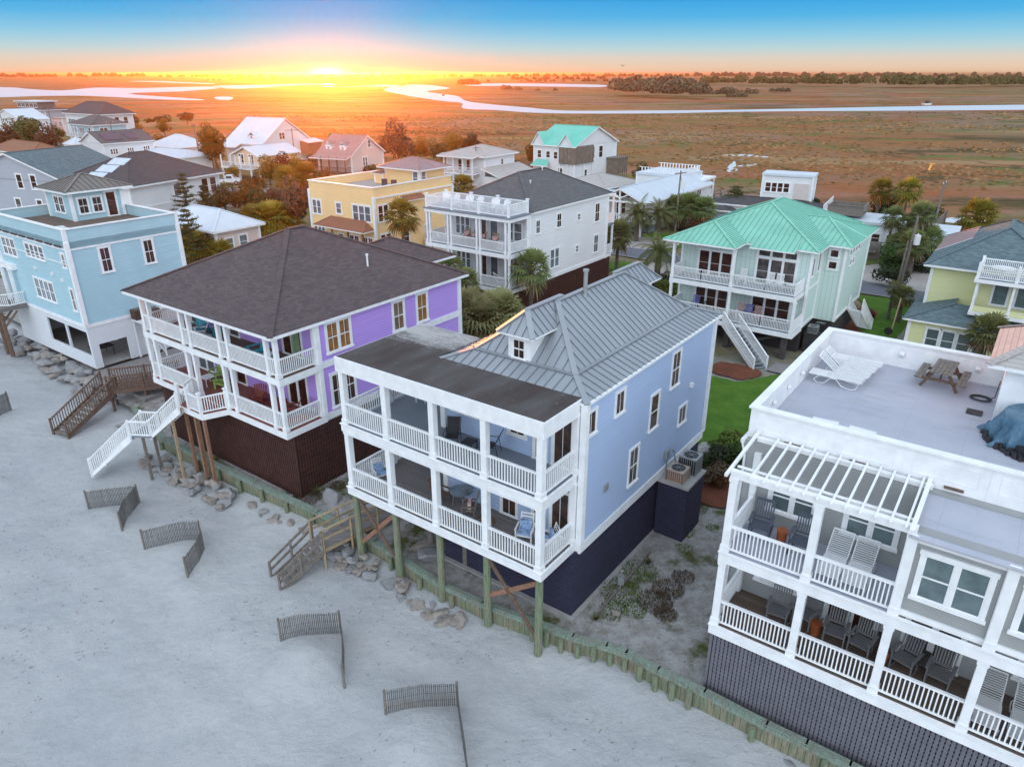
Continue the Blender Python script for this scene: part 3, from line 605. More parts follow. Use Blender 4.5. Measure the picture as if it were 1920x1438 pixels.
# AC stand
mb = MB(); mb.box(.32, 1.75, 9.25, 11.2, -3.5, -.5); part('equipment_stand', mb, MT['brick_navy'], hb)
mb = MB(); mb.box(.30, 1.82, 9.18, 11.27, -.5, -.38); part('stand_slab', mb, MT['concrete'], hb)
mb = MB(); mb.tube([(.36, 9.9, -.3), (.4, 9.9, .6), (.45, 10.2, .75), (.45, 10.5, .5), (.6, 10.5, -.2)], .035); mb.box(.29, .45, 9.7, 10.0, .45, .85); part('refrigerant_line', mb, MT['grey_metal'], hb)

# ================= PURPLE HOUSE
OP = (-11.06, 31.49, 3.79)
hp = house('violet two storey beach house with wraparound white porches and plum shingle hip roof', OP)
walls(hp, [(-12.1, 2.35), (0.02, 2.35), (.02, 13.2), (-12.1, 13.2)], 0, 5.1, 'purple_sid', corner='white', cw=.22)
mb = MB(); mb.box(.02, .08, 2.35, 13.2, 2.55, 2.9); mb.box(.02, .09, 2.35, 13.2, -.35, .06); mb.box(.02, .1, 2.3, 13.3, 4.92, 5.08); part('band_trim', mb, MT['white'], hp)
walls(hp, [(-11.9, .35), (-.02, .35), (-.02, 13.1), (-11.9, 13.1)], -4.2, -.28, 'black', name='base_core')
slats(hp, (-12.0, .22), (.1, .22), -4.2, -.3, 'lat_brown', wv=.11, pv=.165, hh=.07, ph=.30); slats(hp, (.1, .22), (.1, 13.2), -4.2, -.3, 'lat_brown', wv=.11, pv=.165, hh=.07, ph=.30)
cu = [-11.95, -11.25, -8.05, -7.35, -4.65, -3.95, -.75, -.05]
for z, mt in ((0, 'deck_red'), (2.85, 'deck_brown')):
    deck(hp, -12.05, .1, -.1, 2.4, z, mt, .22)
    mb = MB(); mb.box(-12.1, .15, -.16, -.1, z - .34, z - .02); mb.box(.1, .15, -.1, 2.4, z - .34, z - .02); mb.box(-12.1, -12.05, -.1, 2.4, z - .34, z - .02); part('fascia', mb, MT['white'], hp)
    for x in cu: column(hp, x, 0, z, z + (2.52 if z == 0 else 2.24), .2)
    column(hp, -.02, 2.22, z, z + (2.52 if z == 0 else 2.24), .2); column(hp, -11.95, 2.22, z, z + (2.52 if z == 0 else 2.24), .2)
    spans = list(zip(cu[:-1], cu[1:]))
    for a, b in spans:
        if z == 0 and a == -7.35: railing(hp, [(-5.0, 0, 0), (-4.75, 0, 0)]); continue
        railing(hp, [(a + .1, 0, z), (b - .1, 0, z)], h=.92, gap=.115)
    railing(hp, [(-.02, .1, z), (-.02, 2.12, z)], h=.92, gap=.115); railing(hp, [(-11.95, .1, z), (-11.95, 2.12, z)], h=.92, gap=.115)
mb = MB(); mb.box(-12.0, .05, -.05, 2.35, 2.42, 2.5); part('porch_ceiling', mb, MT['white'], hp)
pr_ = hip_planes(-13.0, .3, -.45, 13.9, 5.08, 3.15); roof(hp, pr_, 'sh_purple', None, t=.16)
roof(hp, hip_planes(-9.8, -3.7, 11.0, 17.4, 5.0, 1.35), 'sh_purple', None, t=.14)
mb = MB(); mb.cyl((-2.3, 8.2, 6.2), (-2.3, 8.2, 6.95), .05); mb.cyl((-2.3, 8.2, 6.9), (-2.3, 8.2, 7.0), .08); part('vent_pipe', mb, MT['wplastic'], hp)
for v, z, w_, h_, u in ((3.75, 3.25, 1.5, 1.5, 2), (8.05, 3.1, .78, 1.6, 1), (9.95, 3.1, .78, 1.6, 1)): win(hp, 'R', v, .02, z, w_, h_, 2, 2, u, .12, pane='glass_sunset_tint')
for v, z, w_, h_, u in ((3.75, .25, 1.5, 1.75, 2), (7.6, .35, .8, 1.6, 1), (10.4, .35, .8, 1.6, 1)): win(hp, 'R', v, .02, z, w_, h_, 2, 2, u, .12)
for z in (.02, 2.87):
    door(hp, 'F', -10.4, 2.35, z, 1.6, 2.05, 2, 'glass_pale'); door(hp, 'F', -7.0, 2.35, z, .85, 2.05, pane='glass_red'); win(hp, 'F', -5.2, 2.35, z + .8, 1.1, 1.1, 2, 1, pane='glass'); door(hp, 'F', -1.95, 2.35, z, 1.5, 2.05, 2, 'glass_red')
mb = MB()
for k in range(14): mb.box(-1.95 + k*.045, -1.92 + k*.045, 2.28 + .02*(k % 2), 2.30 + .02*(k % 2), 2.95, 4.85)
part('curtain', mb, MT['curtain'], hp)
# bump out landing and stairs to the beach
mb = MB(); mb.add([(-7.9, -.16, 0), (-7.2, -1.35, 0), (-5.25, -1.35, 0), (-4.7, -.16, 0), (-7.9, -.16, -.2), (-7.2, -1.35, -.2), (-5.25, -1.35, -.2), (-4.7, -.16, -.2)],
                  [(0, 1, 2, 3), (7, 6, 5, 4), (0, 4, 5, 1), (1, 5, 6, 2), (2, 6, 7, 3)]); part('deck', mb, MT['deck_red'], hp)
mb = MB(); mb.beam((-7.2, -1.38, -.18), (-5.2, -1.38, -.18), .05, .3); mb.beam((-5.2, -1.38, -.18), (-4.7, -.16, -.18), .05, .3); part('fascia', mb, MT['white'], hp)
railing(hp, [(-6.25, -1.35, 0), (-5.25, -1.35, 0), (-4.75, -.1, 0)], h=.92, gap=.115); railing(hp, [(-7.45, -.9, 0), (-7.95, -.1, 0)], h=.92, gap=.115)
for x, y in ((-6.35, -1.35), (-5.25, -1.35), (-4.75, -.12), (-7.3, -1.3)):
    mb = MB(); mb.box(x - .07, x + .07, y - .07, y + .07, -.3, 1.12); mb.box(x - .1, x + .1, y - .1, y + .1, 1.12, 1.2); part('newel_post', mb, MT['white'], hp)
for x, y in ((-6.2, -1.2), (-5.3, -1.25), (-7.3, -1.1)):
    mb = MB(); mb.beam((x, y, -4.6), (x, y, -.2), .15); part('support_post', mb, MT['wood_red'], hp)
# two flights with an intermediate landing, running along the shore
stairs(hp, (-6.95, -1.25, 0), (-1, -.42), 2.1, 1.85, 1.0, 9, ('white', 'wood_new'), rh=.9, railgap=.12)
lx, ly = -8.95, -2.1; dd = Vector((-1, -.62, 0)).normalized(); ds = Vector((-dd.y, dd.x, 0)); c_ = Vector((lx, ly, -1.85)) + dd*.5
mb = MB(); mb.beam(c_ - dd*.55, c_ + dd*.6, 1.25, .08); part('landing', mb, MT['deck_grey'], hp)
for q in (-1, 1): railing(hp, [tuple(c_ + ds*.6*q - dd*.5), tuple(c_ + ds*.6*q + dd*.55)], h=.9, gap=.12)
tp = c_ + dd*.6
stairs(hp, tuple(tp), (dd.x, dd.y), 2.75, 2.45, 1.25, 12, ('white', 'deck_grey'), rh=.9, railgap=.12)
for q in (-1, 1):
    p = c_ + ds*.5*q; mb = MB(); mb.beam((p.x, p.y, -4.7), (p.x, p.y, -1.9), .13); part('support_post', mb, MT['wood'], hp)
for x, y in ((-7.3, -1.9), (-6.6, -.9)):
    mb = MB(); mb.beam((x, y, -4.6), (x, y, -.5), .13); part('support_post', mb, MT['wood_new'], hp)

# ================= GREY HOUSE with roof deck (right)
OG = (6.75, 19.09, 2.94)
hg = house('grey stucco beachfront house with white porches, glazed pergola and walled roof terrace', OG)
GX = 16.0
walls(hg, [(-.42, 2.3), (GX, 2.3), (GX, 12.45), (-.42, 12.45)], -.02, 5.88, 'grey_stucco', corner=None)
walls(hg, [(-.3, 2.4), (GX, 2.4), (GX, 12.4), (-.3, 12.4)], -3.4, -.03, 'stucco_low', name='base_wall')
slats(hg, (-.02, .12), (GX, .12), -3.3, -.34, 'lat_grey', wv=.10, pv=.135, hh=.085, ph=.17)
slats(hg, (-.02, 2.3), (-.02, .12), -3.3, -.34, 'lat_grey', wv=.10, pv=.135, hh=.085, ph=.17)
gc = [.08, 2.6, 5.03, 7.36, 9.75, 12.1, 14.5]
for z, mt in ((0, 'deck_brown'), (2.95, 'roof_deck')):
    xe = GX if z == 0 else 4.95
    deck(hg, 0, xe, 0, 2.32, z, mt, .25)
    mb = MB(); mb.box(-.06, GX, -.07, -.005, z - .38, z - .03); mb.box(-.06, 0, -.005, 2.3, z - .38, z - .03); mb.box(-.09, GX, -.1, .0, z - .03, z + .015); part('fascia', mb, MT['white'], hg)
    for i, x in enumerate(gc):
        if x > GX: continue
        column(hg, x, .12, z + .02, z + (2.55 if z == 0 else 2.72), .24)
    for i, (a, b) in enumerate(zip(gc[:-1], gc[1:])):
        if z > 0 and i > 1: continue
        railing(hg, [(a + .12, .1, z), (b - .12, .1, z)], h=.95, gap=.12)
    mb = MB(); mb.rail((.1, .25, z), (.1, 2.2, z), .95, .12); mb.box(.02, .18, 2.08, 2.3, z, z + 1.15); part('railing', mb, MT['white'], hg)
    mb = MB(); mb.box(-.02, .2, 2.15, 2.42, z, z + 2.6); part('pilaster', mb, MT['white'], hg)
# enclosed upper part
walls(hg, [(5.1, .16), (GX, .16), (GX, 2.31), (5.1, 2.31)], 2.95, 5.7, 'grey_stucco', name='wall')
for x in gc[2:]:
    mb = MB(); mb.box(x - .14, x + .14, .02, .17, 2.97, 5.66); part('pilaster', mb, MT['white'], hg)
mb = MB(); mb.box(5.15, GX, .08, .16, 5.42, 5.66); mb.box(5.15, GX, .09, .16, 2.97, 3.15); part('band_trim', mb, MT['white'], hg)
for x in (6.2, 8.55, 10.95, 13.3): win(hg, 'F', x, .16, 3.72, 1.55, 1.38, 1, 2, 2, .12, pane='glass_blind')
mb = MB(); mb.add([(4.95, -.1, 5.66), (GX, -.1, 5.66), (GX, 2.75, 5.84), (4.95, 2.75, 5.84)], [(0, 1, 2, 3)]); mb.add([(4.95, -.1, 5.66), (GX, -.1, 5.66), (GX, -.1, 5.6), (4.95, -.1, 5.6)], [(3, 2, 1, 0)]); part('lower_roof', mb, MT['roof_deck'], hg)
for z, p1, p2 in ((.75, 'glass_blind', 'glass_blind'), (3.65, 'glass_blind', 'glass_blind')):
    win(hg, 'F', 1.38, 2.3, z, 1.35, 1.1 if z > 1 else .95, 1, 2, 2, .12, pane=p1)
win(hg, 'F', 3.78, 2.3, 3.65, 1.4, 1.1, 1, 2, 2, .12, pane='glass_blind')
for x in (3.8, 6.15): win(hg, 'F', x, 2.3, .03, 1.45, 1.95, 1, 1, 2, .12, False, 'glass_red', 'door')
win(hg, 'F', 9.1, 2.3, .75, 1.4, 1.0, 1, 2, 2, .12, pane='glass_blind'); win(hg, 'F', 11.4, 2.3, .03, 1.45, 1.95, 1, 1, 2, .12, False, 'glass_red', 'door')
# pergola
mb = MB(); mb.box(-.05, 5.1, .0, .2, 5.66, 5.9)
mb.box(-.05, 5.1, 2.34, 2.5, 5.9, 6.05)
for k in range(13):
    x = .2 + k*.385
    if k in (0,): mb.beam((-.1, -.3, 5.86), (-.1, 2.6, 6.12), .09, .1)
    else: mb.beam((x, -.12, 5.86), (x, 2.55, 6.1), .06, .09)
mb.beam((4.98, -.25, 5.87), (4.98, 2.6, 6.12), .12, .14); mb.beam((0, .45, 5.86), (4.95, .45, 5.86), .1, .05)
part('pergola', mb, MT['white'], hg)
# roof terrace
mb = MB(); mb.box(-.3, GX, 2.75, 12.35, 5.82, 5.9); part('roof_deck', mb, MT['roof_deck'], hg)
PT = 6.93
mb = MB(); mb.box(-.45, GX, 2.6, 2.74, 5.6, PT); mb.box(-.45, -.31, 2.74, 12.3, 5.6, PT); mb.box(-.45, GX, 12.3, 12.44, 5.6, PT)
for x in np.arange(.9, GX, 2.2):
    for y, o in ((2.6, -.012), (12.3, -.012)):
        mb.box(x - .85, x + .85, y + o, y + .002, 6.2, 6.215); mb.box(x - .85, x + .85, y + o, y + .002, 6.7, 6.715); mb.box(x - .85, x - .835, y + o, y + .002, 6.2, 6.7); mb.box(x + .835, x + .85, y + o, y + .002, 6.2, 6.7); mb.box(x + 1.09, x + 1.11, y + o, y + .002, 5.95, PT - .02)
part('parapet', mb, MT['white'], hg)
mb = MB(); mb.box(-.52, GX, 2.52, 2.82, PT, PT + .06); mb.box(-.52, -.24, 2.82, 12.22, PT, PT + .06); mb.box(-.52, GX, 12.22, 12.52, PT, PT + .06); part('parapet_cap', mb, MT['white'], hg)
for x, y in ((-.29, 4.6), (-.29, 6.3), (-.29, 8.0)):
    mb = MB(); mb.cyl((x, y, 6.4), (x + .12, y, 6.4), .1, .07, 8); part('wall_lamp', mb, MT['wplastic'], hg)
for x in (2.5, 5.2, 8.9):
    mb = MB(); mb.cyl((x, 12.28, 6.5), (x, 12.14, 6.42), .14, .1, 8); part('wall_lamp', mb, MT['wplastic'], hg)
for x in (.75, 2.75, 5.35):
    mb = MB(); mb.box(x, x + .5, 2.53, 2.6, 5.98, 6.05); part('scupper', mb, MT['wood_brown'], hg)
mb = MB(); mb.beam((-.5, 2.3, 5.8), (-.5, 12.3, 5.8), .14, .12); mb.tube([(-.5, 2.3, 5.75), (-.35, 2.25, 5.3), (-.35, 2.25, -.2)], .04); part('gutter', mb, MT['white'], hg)
# roof access room
walls(hg, [(6.05, 8.6), (11.2, 8.6), (11.2, 12.25), (6.05, 12.25)], 5.9, 8.1, 'white', name='rooftop_room')
roof(hg, hip_planes(5.52, 11.8, 8.15, 12.9, 8.08, 1.4), 'sh_roof_pale', None, t=.12, name='rooftop_room_roof')
win(hg, 'F', 8.0, 8.6, 6.75, 1.6, .95, 1, 1, 1, .1, False, 'glass')

# ================= TEAL HOUSE (left)
OT = (-30.13, 48.22, .3)
ht = house('light aqua beach house with walled roof deck, white ground floor and small rooftop room', OT)
walls(ht, [(-12, 0), (0, 0), (0, 8), (-12, 8)], 3.3, 9.2, 'teal_sid', corner='white', cw=.26)
mb = MB()
for a, b, c, d in ((-12, 0, -.06, 0), (0, .06, 0, 8)): mb.box(a, b, c, d, 8.62, 8.74); mb.box(a, b, c, d, 3.12, 3.34)
mb.box(-12, .05, -.05, .0, 7.98 - .4, 7.58 + .06); part('band_trim', mb, MT['white'], ht)
# ground floor as open carport
mb = MB()
mb.box(-12, -6.7, 0, .12, 0, 3.15); mb.box(-6.7, 0, 0, .12, 0, .95); mb.box(-6.7, 0, 0, .12, 2.75, 3.15); mb.box(-3.55, -3.3, 0, .12, .95, 2.75); mb.box(-.25, 0, 0, .12, .95, 2.75); mb.box(-6.7, -6.5, 0, .12, .95, 2.75)
mb.box(-.12, 0, .12, .55, 0, 3.15); mb.box(-.12, 0, 2.6, 8, 0, 3.15); mb.box(-.12, 0, .55, 2.6, 1.75, 3.15); mb.box(-12, -11.88, .12, 8, 0, 3.15); mb.box(-12, 0, 7.88, 8, 0, 3.15)
mb.box(-5.0, -4.8, 3.8, 4.0, 0, 3.15); mb.box(-2.6, -2.4, 4.3, 4.5, 0, 3.15)
part('ground_floor_wall', mb, MT['white_vert'], ht)
mb = MB(); mb.box(-11.8, -.15, .15, 7.8, 0, .06); part('carport_floor', mb, MT['concrete'], ht)
mb = MB(); mb.box(-12.02, .02, -.02, 8.02, 3.15, 3.3); part('floor_slab', mb, MT['white'], ht)
PZ = 10.02
mb = MB(); mb.box(-12, 0, 0, .12, 8.74, PZ); mb.box(-.12, 0, .12, 8, 8.74, PZ); mb.box(-12, 0, 7.88, 8, 8.74, PZ); mb.box(-12, -11.88, .12, 7.9, 8.74, PZ); part('parapet', mb, MT['teal_vert'], ht)
mb = MB(); mb.box(-12.1, .1, -.1, .2, PZ, PZ + .07); mb.box(-.2, .1, .2, 7.8, PZ, PZ + .07); mb.box(-12.1, .1, 7.8, 8.1, PZ, PZ + .07); mb.box(-12.1, -11.8, .2, 7.8, PZ, PZ + .07)
for x, y in ((0, 0), (0, 8)): mb.box(x - .16, x + .08, y - .08, y + .16, 8.7, PZ)
part('parapet_cap', mb, MT['white'], ht)
mb = MB(); mb.box(-11.85, -.15, .15, 7.85, 9.2, 9.26); part('roof_deck', mb, MT['deck_brown'], ht)
mb = MB()
for x in np.arange(-11.5, -.3, 1.4): mb.box(x, x + .9, -.14, -.0, 8.78, 8.86)
part('scupper', mb, MT['wood_dark'], ht)
walls(ht, [(-11.0, 3.9), (-7.0, 3.9), (-7.0, 7.7), (-11.0, 7.7)], 9.26, 11.5, 'teal_vert', name='rooftop_room', corner='white', cw=.2)
rr = hip_planes(-11.5, -6.4, 3.3, 8.5, 11.5, 1.0); roof(ht, rr, 'bronze_roof', 'bronze_rib', .42, .14, name='rooftop_room_roof')
win(ht, 'F', -9.1, 3.9, 9.75, 1.5, 1.2, 2, 2, 2, .1); win(ht, 'R', 4.7, -7.0, 9.75, .7, 1.15, 2, 2); win(ht, 'R', 5.75, -7.0, 9.75, .7, 1.15, 2, 2); door(ht, 'R', 6.85, -7.0, 9.3, .75, 1.85, pane='glass_red')
for v in (2.35, 5.5): win(ht, 'R', v, 0, 6.75, .68, 1.7, 2, 2, 1, .12)
for x, z, w_, h_, u, nx in ((-5.45, 7.4, 2.9, .95, 4, 1), (-9.9, 7.0, 2.2, 1.3, 3, 2), (-.95, 7.35, .42, .95, 1, 2), (-5.35, 4.3, 3.0, 1.45, 4, 2), (-.95, 4.25, .42, 1.55, 1, 2)): win(ht, 'F', x, 0, z, w_, h_, nx, 2, u, .1, pane='glass_pale' if w_ > 1 else 'glass')
for x, z in ((-3.3, 6.45), (-6.0, 6.5), (-1.9, 6.2)):
    mb = MB(); mb.box(x - .12, x + .12, -.12, 0, z, z + .22); part('wall_lamp', mb, MT['wplastic'], ht)
# side porch with stair at the left
deck(ht, -12.8, -9.3, -2.1, 0, 3.3, 'deck_wood'); mb = MB(); mb.box(-12.8, -9.28, -2.15, -2.1, 3.0, 3.3); part('fascia', mb, MT['wood'], ht)
railing(ht, [(-12.8, -2.05, 3.3), (-10.2, -2.05, 3.3), (-9.35, -1.2, 3.3), (-9.35, -.05, 3.3)])
for x in (-11.6, -10.2): column(ht, x, -.35, 3.3, 6.0, .2)
mb = MB(); mb.box(-13, -9.6, -.3, 0, 5.9, 6.3); part('beam', mb, MT['white'], ht)
for x, y in ((-9.6, -1.9), (-10.4, -1.9), (-12.4, -1.9)):
    mb = MB(); mb.cyl((x, y, -.6), (x, y, 3.05), .16, .15, 8); mb.beam((x, y, 1.7), (x + .7, y + .9, 3.0), .08, .15); part('support_post', mb, MT['wood_brown'], ht)
stairs(ht, (-12.2, -2.1, 3.3), (-.4, -1), 4.5, 3.6, 1.1, 14, ('wood', 'wood'), open_rail=True)
mb = MB(); mb.box(.15, 1.6, 3.1, 4.6, 2.9, 3.0)
for x in (.2, 1.55):
    for y in (3.2, 4.5): mb.beam((x, y, 0), (x, y, 2.9), .1)
mb.beam((1.55, 3.2, 0.2), (1.55, 4.5, 2.8), .05, .08); mb.beam((1.55, 4.5, 0.2), (1.55, 3.2, 2.8), .05, .08); part('equipment_stand', mb, MT['white'], ht)

# ================= WHITE HOUSE (centre back)
OW = (-.21, 57.73, 3.1)
hw_ = house('white three storey house with double porches, white rooftop railing and grey shingle hip roof', OW)
walls(hw_, [(-9.1, 2.8), (-.02, 2.8), (-.02, 16.0), (-9.1, 16.0)], .0, 6.3, 'white_sid', corner='white', cw=.22)
mb = MB(); mb.box(-.02, .04, 2.8, 17.2, .02, .34); mb.box(-.02, .05, 2.8, 16, 6.05, 6.28); part('band_trim', mb, MT['white'], hw_)
walls(hw_, [(-8.6, 1.6), (-.6, 1.6), (-.6, 15.6), (-8.6, 15.6)], -3.2, 0, 'wood_red', name='base_wall')
slats(hw_, (0, .1), (0, 17), -3.2, .0, 'lat_brown', name='slatted_screen', wv=.09, pv=.14, hh=.10, ph=.34, back=True)
wc = [-9.0, -8.65, -6.6, -6.25, -3.45, -3.1, -.45, -.1]
for z in (.32, 3.3):
    deck(hw_, -9.1, 0, 0, 2.82, z, 'deck_grey', .2); fascia_ring(hw_, -9.1, 0, 0, 2.8, z - .35, z - .02)
    zt = 2.95 if z < 1 else 6.0
    for x in wc: column(hw_, x, .12, z, zt, .17)
    column(hw_, -.1, 2.6, z, zt, .17); column(hw_, -9.0, 2.6, z, zt, .17)
    for a, b in zip(wc[:-1], wc[1:]):
        if b - a > .6: railing(hw_, [(a + .1, .12, z), (b - .1, .12, z)], h=.9, gap=.11)
    railing(hw_, [(-.1, .2, z), (-.1, 2.5, z)], h=.9, gap=.11); railing(hw_, [(-9.0, .2, z), (-9.0, 2.5, z)], h=.9, gap=.11)
deck(hw_, -9.25, .12, -.12, 2.85, 6.3, 'deck_grey', .12); fascia_ring(hw_, -9.1, 0, 0, 2.8, 5.9, 6.2)
for a, b in (((-8.95, .1), (-6.1, .1)), ((-6.1, .1), (-3.2, .1)), ((-3.2, .1), (-.15, .1)), ((-.15, .1), (-.15, 2.7)), ((-.15, 2.7), (-3.2, 2.7)), ((-3.2, 2.7), (-6.1, 2.7)), ((-6.1, 2.7), (-8.95, 2.7)), ((-8.95, 2.7), (-8.95, .1))):
    railing(hw_, [(a[0], a[1], 6.3), (b[0], b[1], 6.3)], h=.95, gap=.11)
for x, y in ((-8.95, .1), (-6.1, .1), (-3.2, .1), (-.15, .1), (-.15, 2.7), (-3.2, 2.7), (-6.1, 2.7), (-8.95, 2.7)):
    mb = MB(); mb.box(x - .09, x + .09, y - .09, y + .09, 6.3, 7.4); mb.box(x - .13, x + .13, y - .13, y + .13, 7.4, 7.47); part('newel_post', mb, MT['white'], hw_)
rw = hip_planes(-9.4, .25, 2.85, 16.6, 6.32, 2.45); roof(hw_, rw, 'sh_grey', None, t=.14)
for x, y, z in ((-3.0, 7.2, 7.9), (-4.3, 11, 8.6)):
    mb = MB(); mb.cyl((x, y, z - .3), (x, y, z + .3), .05); mb.cyl((x, y, z + .25), (x, y, z + .33), .1); part('vent_pipe', mb, MT['wplastic'], hw_)
for v, z, w_, h_, u in ((4.1, 4.4, .6, 1.1, 1), (7.4, 4.4, .7, 1.2, 1), (10.75, 4.55, .5, .55, 1), (14.1, 3.9, .8, 1.7, 1), (14.1, .95, .8, 1.65, 1), (6.8, .95, 1.4, 1.65, 2), (10.6, 1.6, .5, .6, 1)): win(hw_, 'R', v, -.02, z, w_, h_, 2 if u < 2 else 1, 2, u, .09, pane='glass' if z > 3 else 'glass_pale')
for z in (.34, 3.32):
    win(hw_, 'F', -7.2, 2.8, z + .4, 1.6, 1.6, 1, 2, 3, .08, pane='glass_pale'); door(hw_, 'F', -5.0, 2.8, z, .9, 2.1, pane='glass_red' if z > 3 else 'glass'); door(hw_, 'F', -3.7, 2.8, z, .8, 2.1, pane='glass_pale'); win(hw_, 'F', -1.6, 2.8, z + .5, 1.7, 1.5, 1, 2, 2, .08, pane='glass_pale')
# rear porch
for z in (.32, 3.3): deck(hw_, -6, 0, 16.0, 17.5, z, 'deck_grey', .2); railing(hw_, [(0 - .08, 16.1, z), (-.08, 17.4, z)], h=.9)
for z, zt in ((.32, 3.1), (3.3, 6.1)): column(hw_, -.1, 17.4, z, zt, .16)
mb = MB()
for k in range(7): mb.beam((-3.5 + k*.55, 16.1, 6.0), (-3.5 + k*.55, 18.0, 6.0), .06, .16)
mb.beam((-3.6, 17.4, 5.88), (.3, 17.4, 5.88), .1, .2); part('pergola', mb, MT['white'], hw_)

# ================= YELLOW HOUSE
OY = (-15.48, 81.77, 2.29)
hy = house('yellow two storey house with flat roof deck, rooftop room and rust metal porch roof', OY)
walls(hy, [(-11, 0), (0, 0), (0, 13.4), (-11, 13.4)], -2.3, 5.0, 'yellow_sid', corner='white', cw=.28)
mb = MB(); mb.box(-11, 0, 0, .15, 5.0, 5.95); mb.box(-.15, 0, .15, 13.25, 5.0, 5.95); mb.box(-11, 0, 13.25, 13.4, 5.0, 5.95); mb.box(-11, -10.85, .15, 13.25, 5.0, 5.95); part('parapet', mb, MT['yellow_sid'], hy)
mb = MB(); mb.box(-11.1, .1, -.1, .22, 5.95, 6.05); mb.box(-.22, .1, .22, 13.2, 5.95, 6.05); mb.box(-11.1, .1, 13.2, 13.5, 5.95, 6.05); mb.box(-11.1, -10.8, .22, 13.2, 5.95, 6.05); mb.box(0, .12, .1, 13.3, 4.75, 4.92); part('parapet_cap', mb, MT['white'], hy)
mb = MB(); mb.box(-10.8, -.2, .2, 13.2, 5.0, 5.06); part('roof_deck', mb, MT['concrete'], hy)
walls(hy, [(-6.6, 8.6), (-.9, 8.6), (-.9, 13.0), (-6.6, 13.0)], 5.06, 7.1, 'yellow_sid', name='rooftop_room', corner='white', cw=.2)
rr = hip_planes(-7.4, -.1, 7.8, 13.8, 7.1, 1.1); roof(hy, rr, 'rose_roof', 'white_rib', .5, .14, name='rooftop_room_roof')
walls(hy, [(-8.0, 8.0), (-6.6, 8.0), (-6.6, 10.2), (-8.0, 10.2)], 5.06, 6.3, 'yellow_sid', name='stair_hood', corner='white', cw=.12)
roof(hy, [[(-8.3, 7.7, 6.25), (-6.5, 7.7, 6.25), (-6.5, 10.4, 6.65), (-8.3, 10.4, 6.65)]], 'red_roof', 'red_rib', .4, .08, name='hood_roof')
win(hy, 'R', 9.3, -.9, 5.5, .7, 1.3, 1, 2, pane='glass_pale'); win(hy, 'F', -1.6, 8.6, 5.3, .8, 1.5, 1, 2, pane='glass_pale')
for x, z, w_, h_, u in ((-9.85, 2.2, 1.45, 1.6, 2), (-5.95, 2.6, .85, 1.2, 1), (-2.1, 2.15, 2.9, 1.7, 3), (-9.4, -.6, 1.2, 1.5, 2)): win(hy, 'F', x, 0, z, w_, h_, 1, 2, u, .14, pane='glass_pale')
for x in (-3.7, -1.4): win(hy, 'F', x, 0, -1.6, 1.6, 1.9, 2, 2, 2, .12, pane='glass_red')
door(hy, 'F', -6.0, 0, -1.8, .9, 2.0, pane='glass_red')
for v, z, w_, h_, u in ((1.35, 2.15, 1.55, 1.8, 2), (1.5, -.95, 1.6, 1.6, 2), (4.9, -1.0, .85, 1.7, 1), (8.6, -1.0, .85, 1.7, 1), (11.5, 2.2, .9, 1.6, 1)): win(hy, 'R', v, 0, z, w_, h_, 1, 2, u, .13, pane='glass_red')
mb = MB(); mb.box(0, .45, 4.6, 7.2, 1.2, 4.1); part('bay', mb, MT['yellow_sid'], hy)
roof(hy, [[(.9, 4.1, 4.1), (.9, 7.7, 4.1), (.02, 7.7, 4.6), (.02, 4.1, 4.6)]], 'red_roof', 'red_rib', .4, .08, name='awning_roof')
ra = [[(-8.6, -1.9, 1.3), (-.1, -1.9, 1.3), (-1.6, -.02, 2.2), (-7.3, -.02, 2.2)], [(-.1, -1.9, 1.3), (-.1, -.02, 1.3), (-1.6, -.02, 2.2)], [(-8.6, -.02, 1.3), (-8.6, -1.9, 1.3), (-7.3, -.02, 2.2)]]
roof(hy, ra, 'red_roof', 'red_rib', .42, .12, name='porch_roof')
for x in (-8.3, -5.5, -2.8, -.4): column(hy, x, -1.7, -2.3, 1.2, .18, 'wood_brown', False)
walls(hy, [(.3, 7.6), (3.2, 7.6), (3.2, 11), (.3, 11)], -2.3, -1.0, 'stucco_low', name='planter_wall')

# ================= MINT HOUSE
OM = (20.77, 50.34, 1.85)
hm = house('mint green house on brick piers with turquoise standing seam roof and two white balconies', OM)
walls(hm, [(-10.1, 2.3), (0, 2.3), (0, 5.3), (1.65, 5.3), (1.65, 13.5), (-10.1, 13.5)], .25, 6.2, 'mint_vert', corner='white', cw=.16)
mb = MB(); mb.box(0, .05, 2.3, 5.3, 3.1, 3.28); mb.box(1.65, 1.7, 5.3, 13.5, .25, .5); mb.box(0, .05, 2.3, 5.3, .2, .5); part('band_trim', mb, MT['white'], hm)
walls(hm, [(-9.9, 2.6), (-.1, 2.6), (-.1, 5.5), (1.5, 5.5), (1.5, 13.3), (-9.9, 13.3)], -1.95, .25, 'brick_dark', name='brick_base')
for z, x1 in ((.38, 0), (3.15, -.2)):
    deck(hm, -10.0, x1, 0, 2.3, z, 'deck_grey', .25); fascia_ring(hm, -10.0, x1, 0, 2.3, z - .38, z - .02)
    railing(hm, [(-9.9, .08, z), (-7.5, .08, z), (-5.1, .08, z), (-2.5, .08, z), (x1 - .1, .08, z)], h=.95, gap=.11)
    mb = MB(); mb.box(x1 - .14, x1 - .04, .12, 2.3, z, z + .95); part('side_panel', mb, MT['white'], hm)
    mb = MB(); mb.box(-9.95, -9.85, .12, 2.3, z, z + .95); part('side_panel', mb, MT['white'], hm)
for x in (-9.9, -5.05): column(hm, x, .1, .38, 2.78, .2); column(hm, x, .1, 3.15, 5.95, .2)
column(hm, -.15, .1, .38, 2.78, .2)
for x in (-9.3, -5.0, -.6):
    mb = MB(); mb.box(x - .2, x + .2, .3, .7, -1.95, .1); part('pier', mb, MT['wood_dark'], hm)
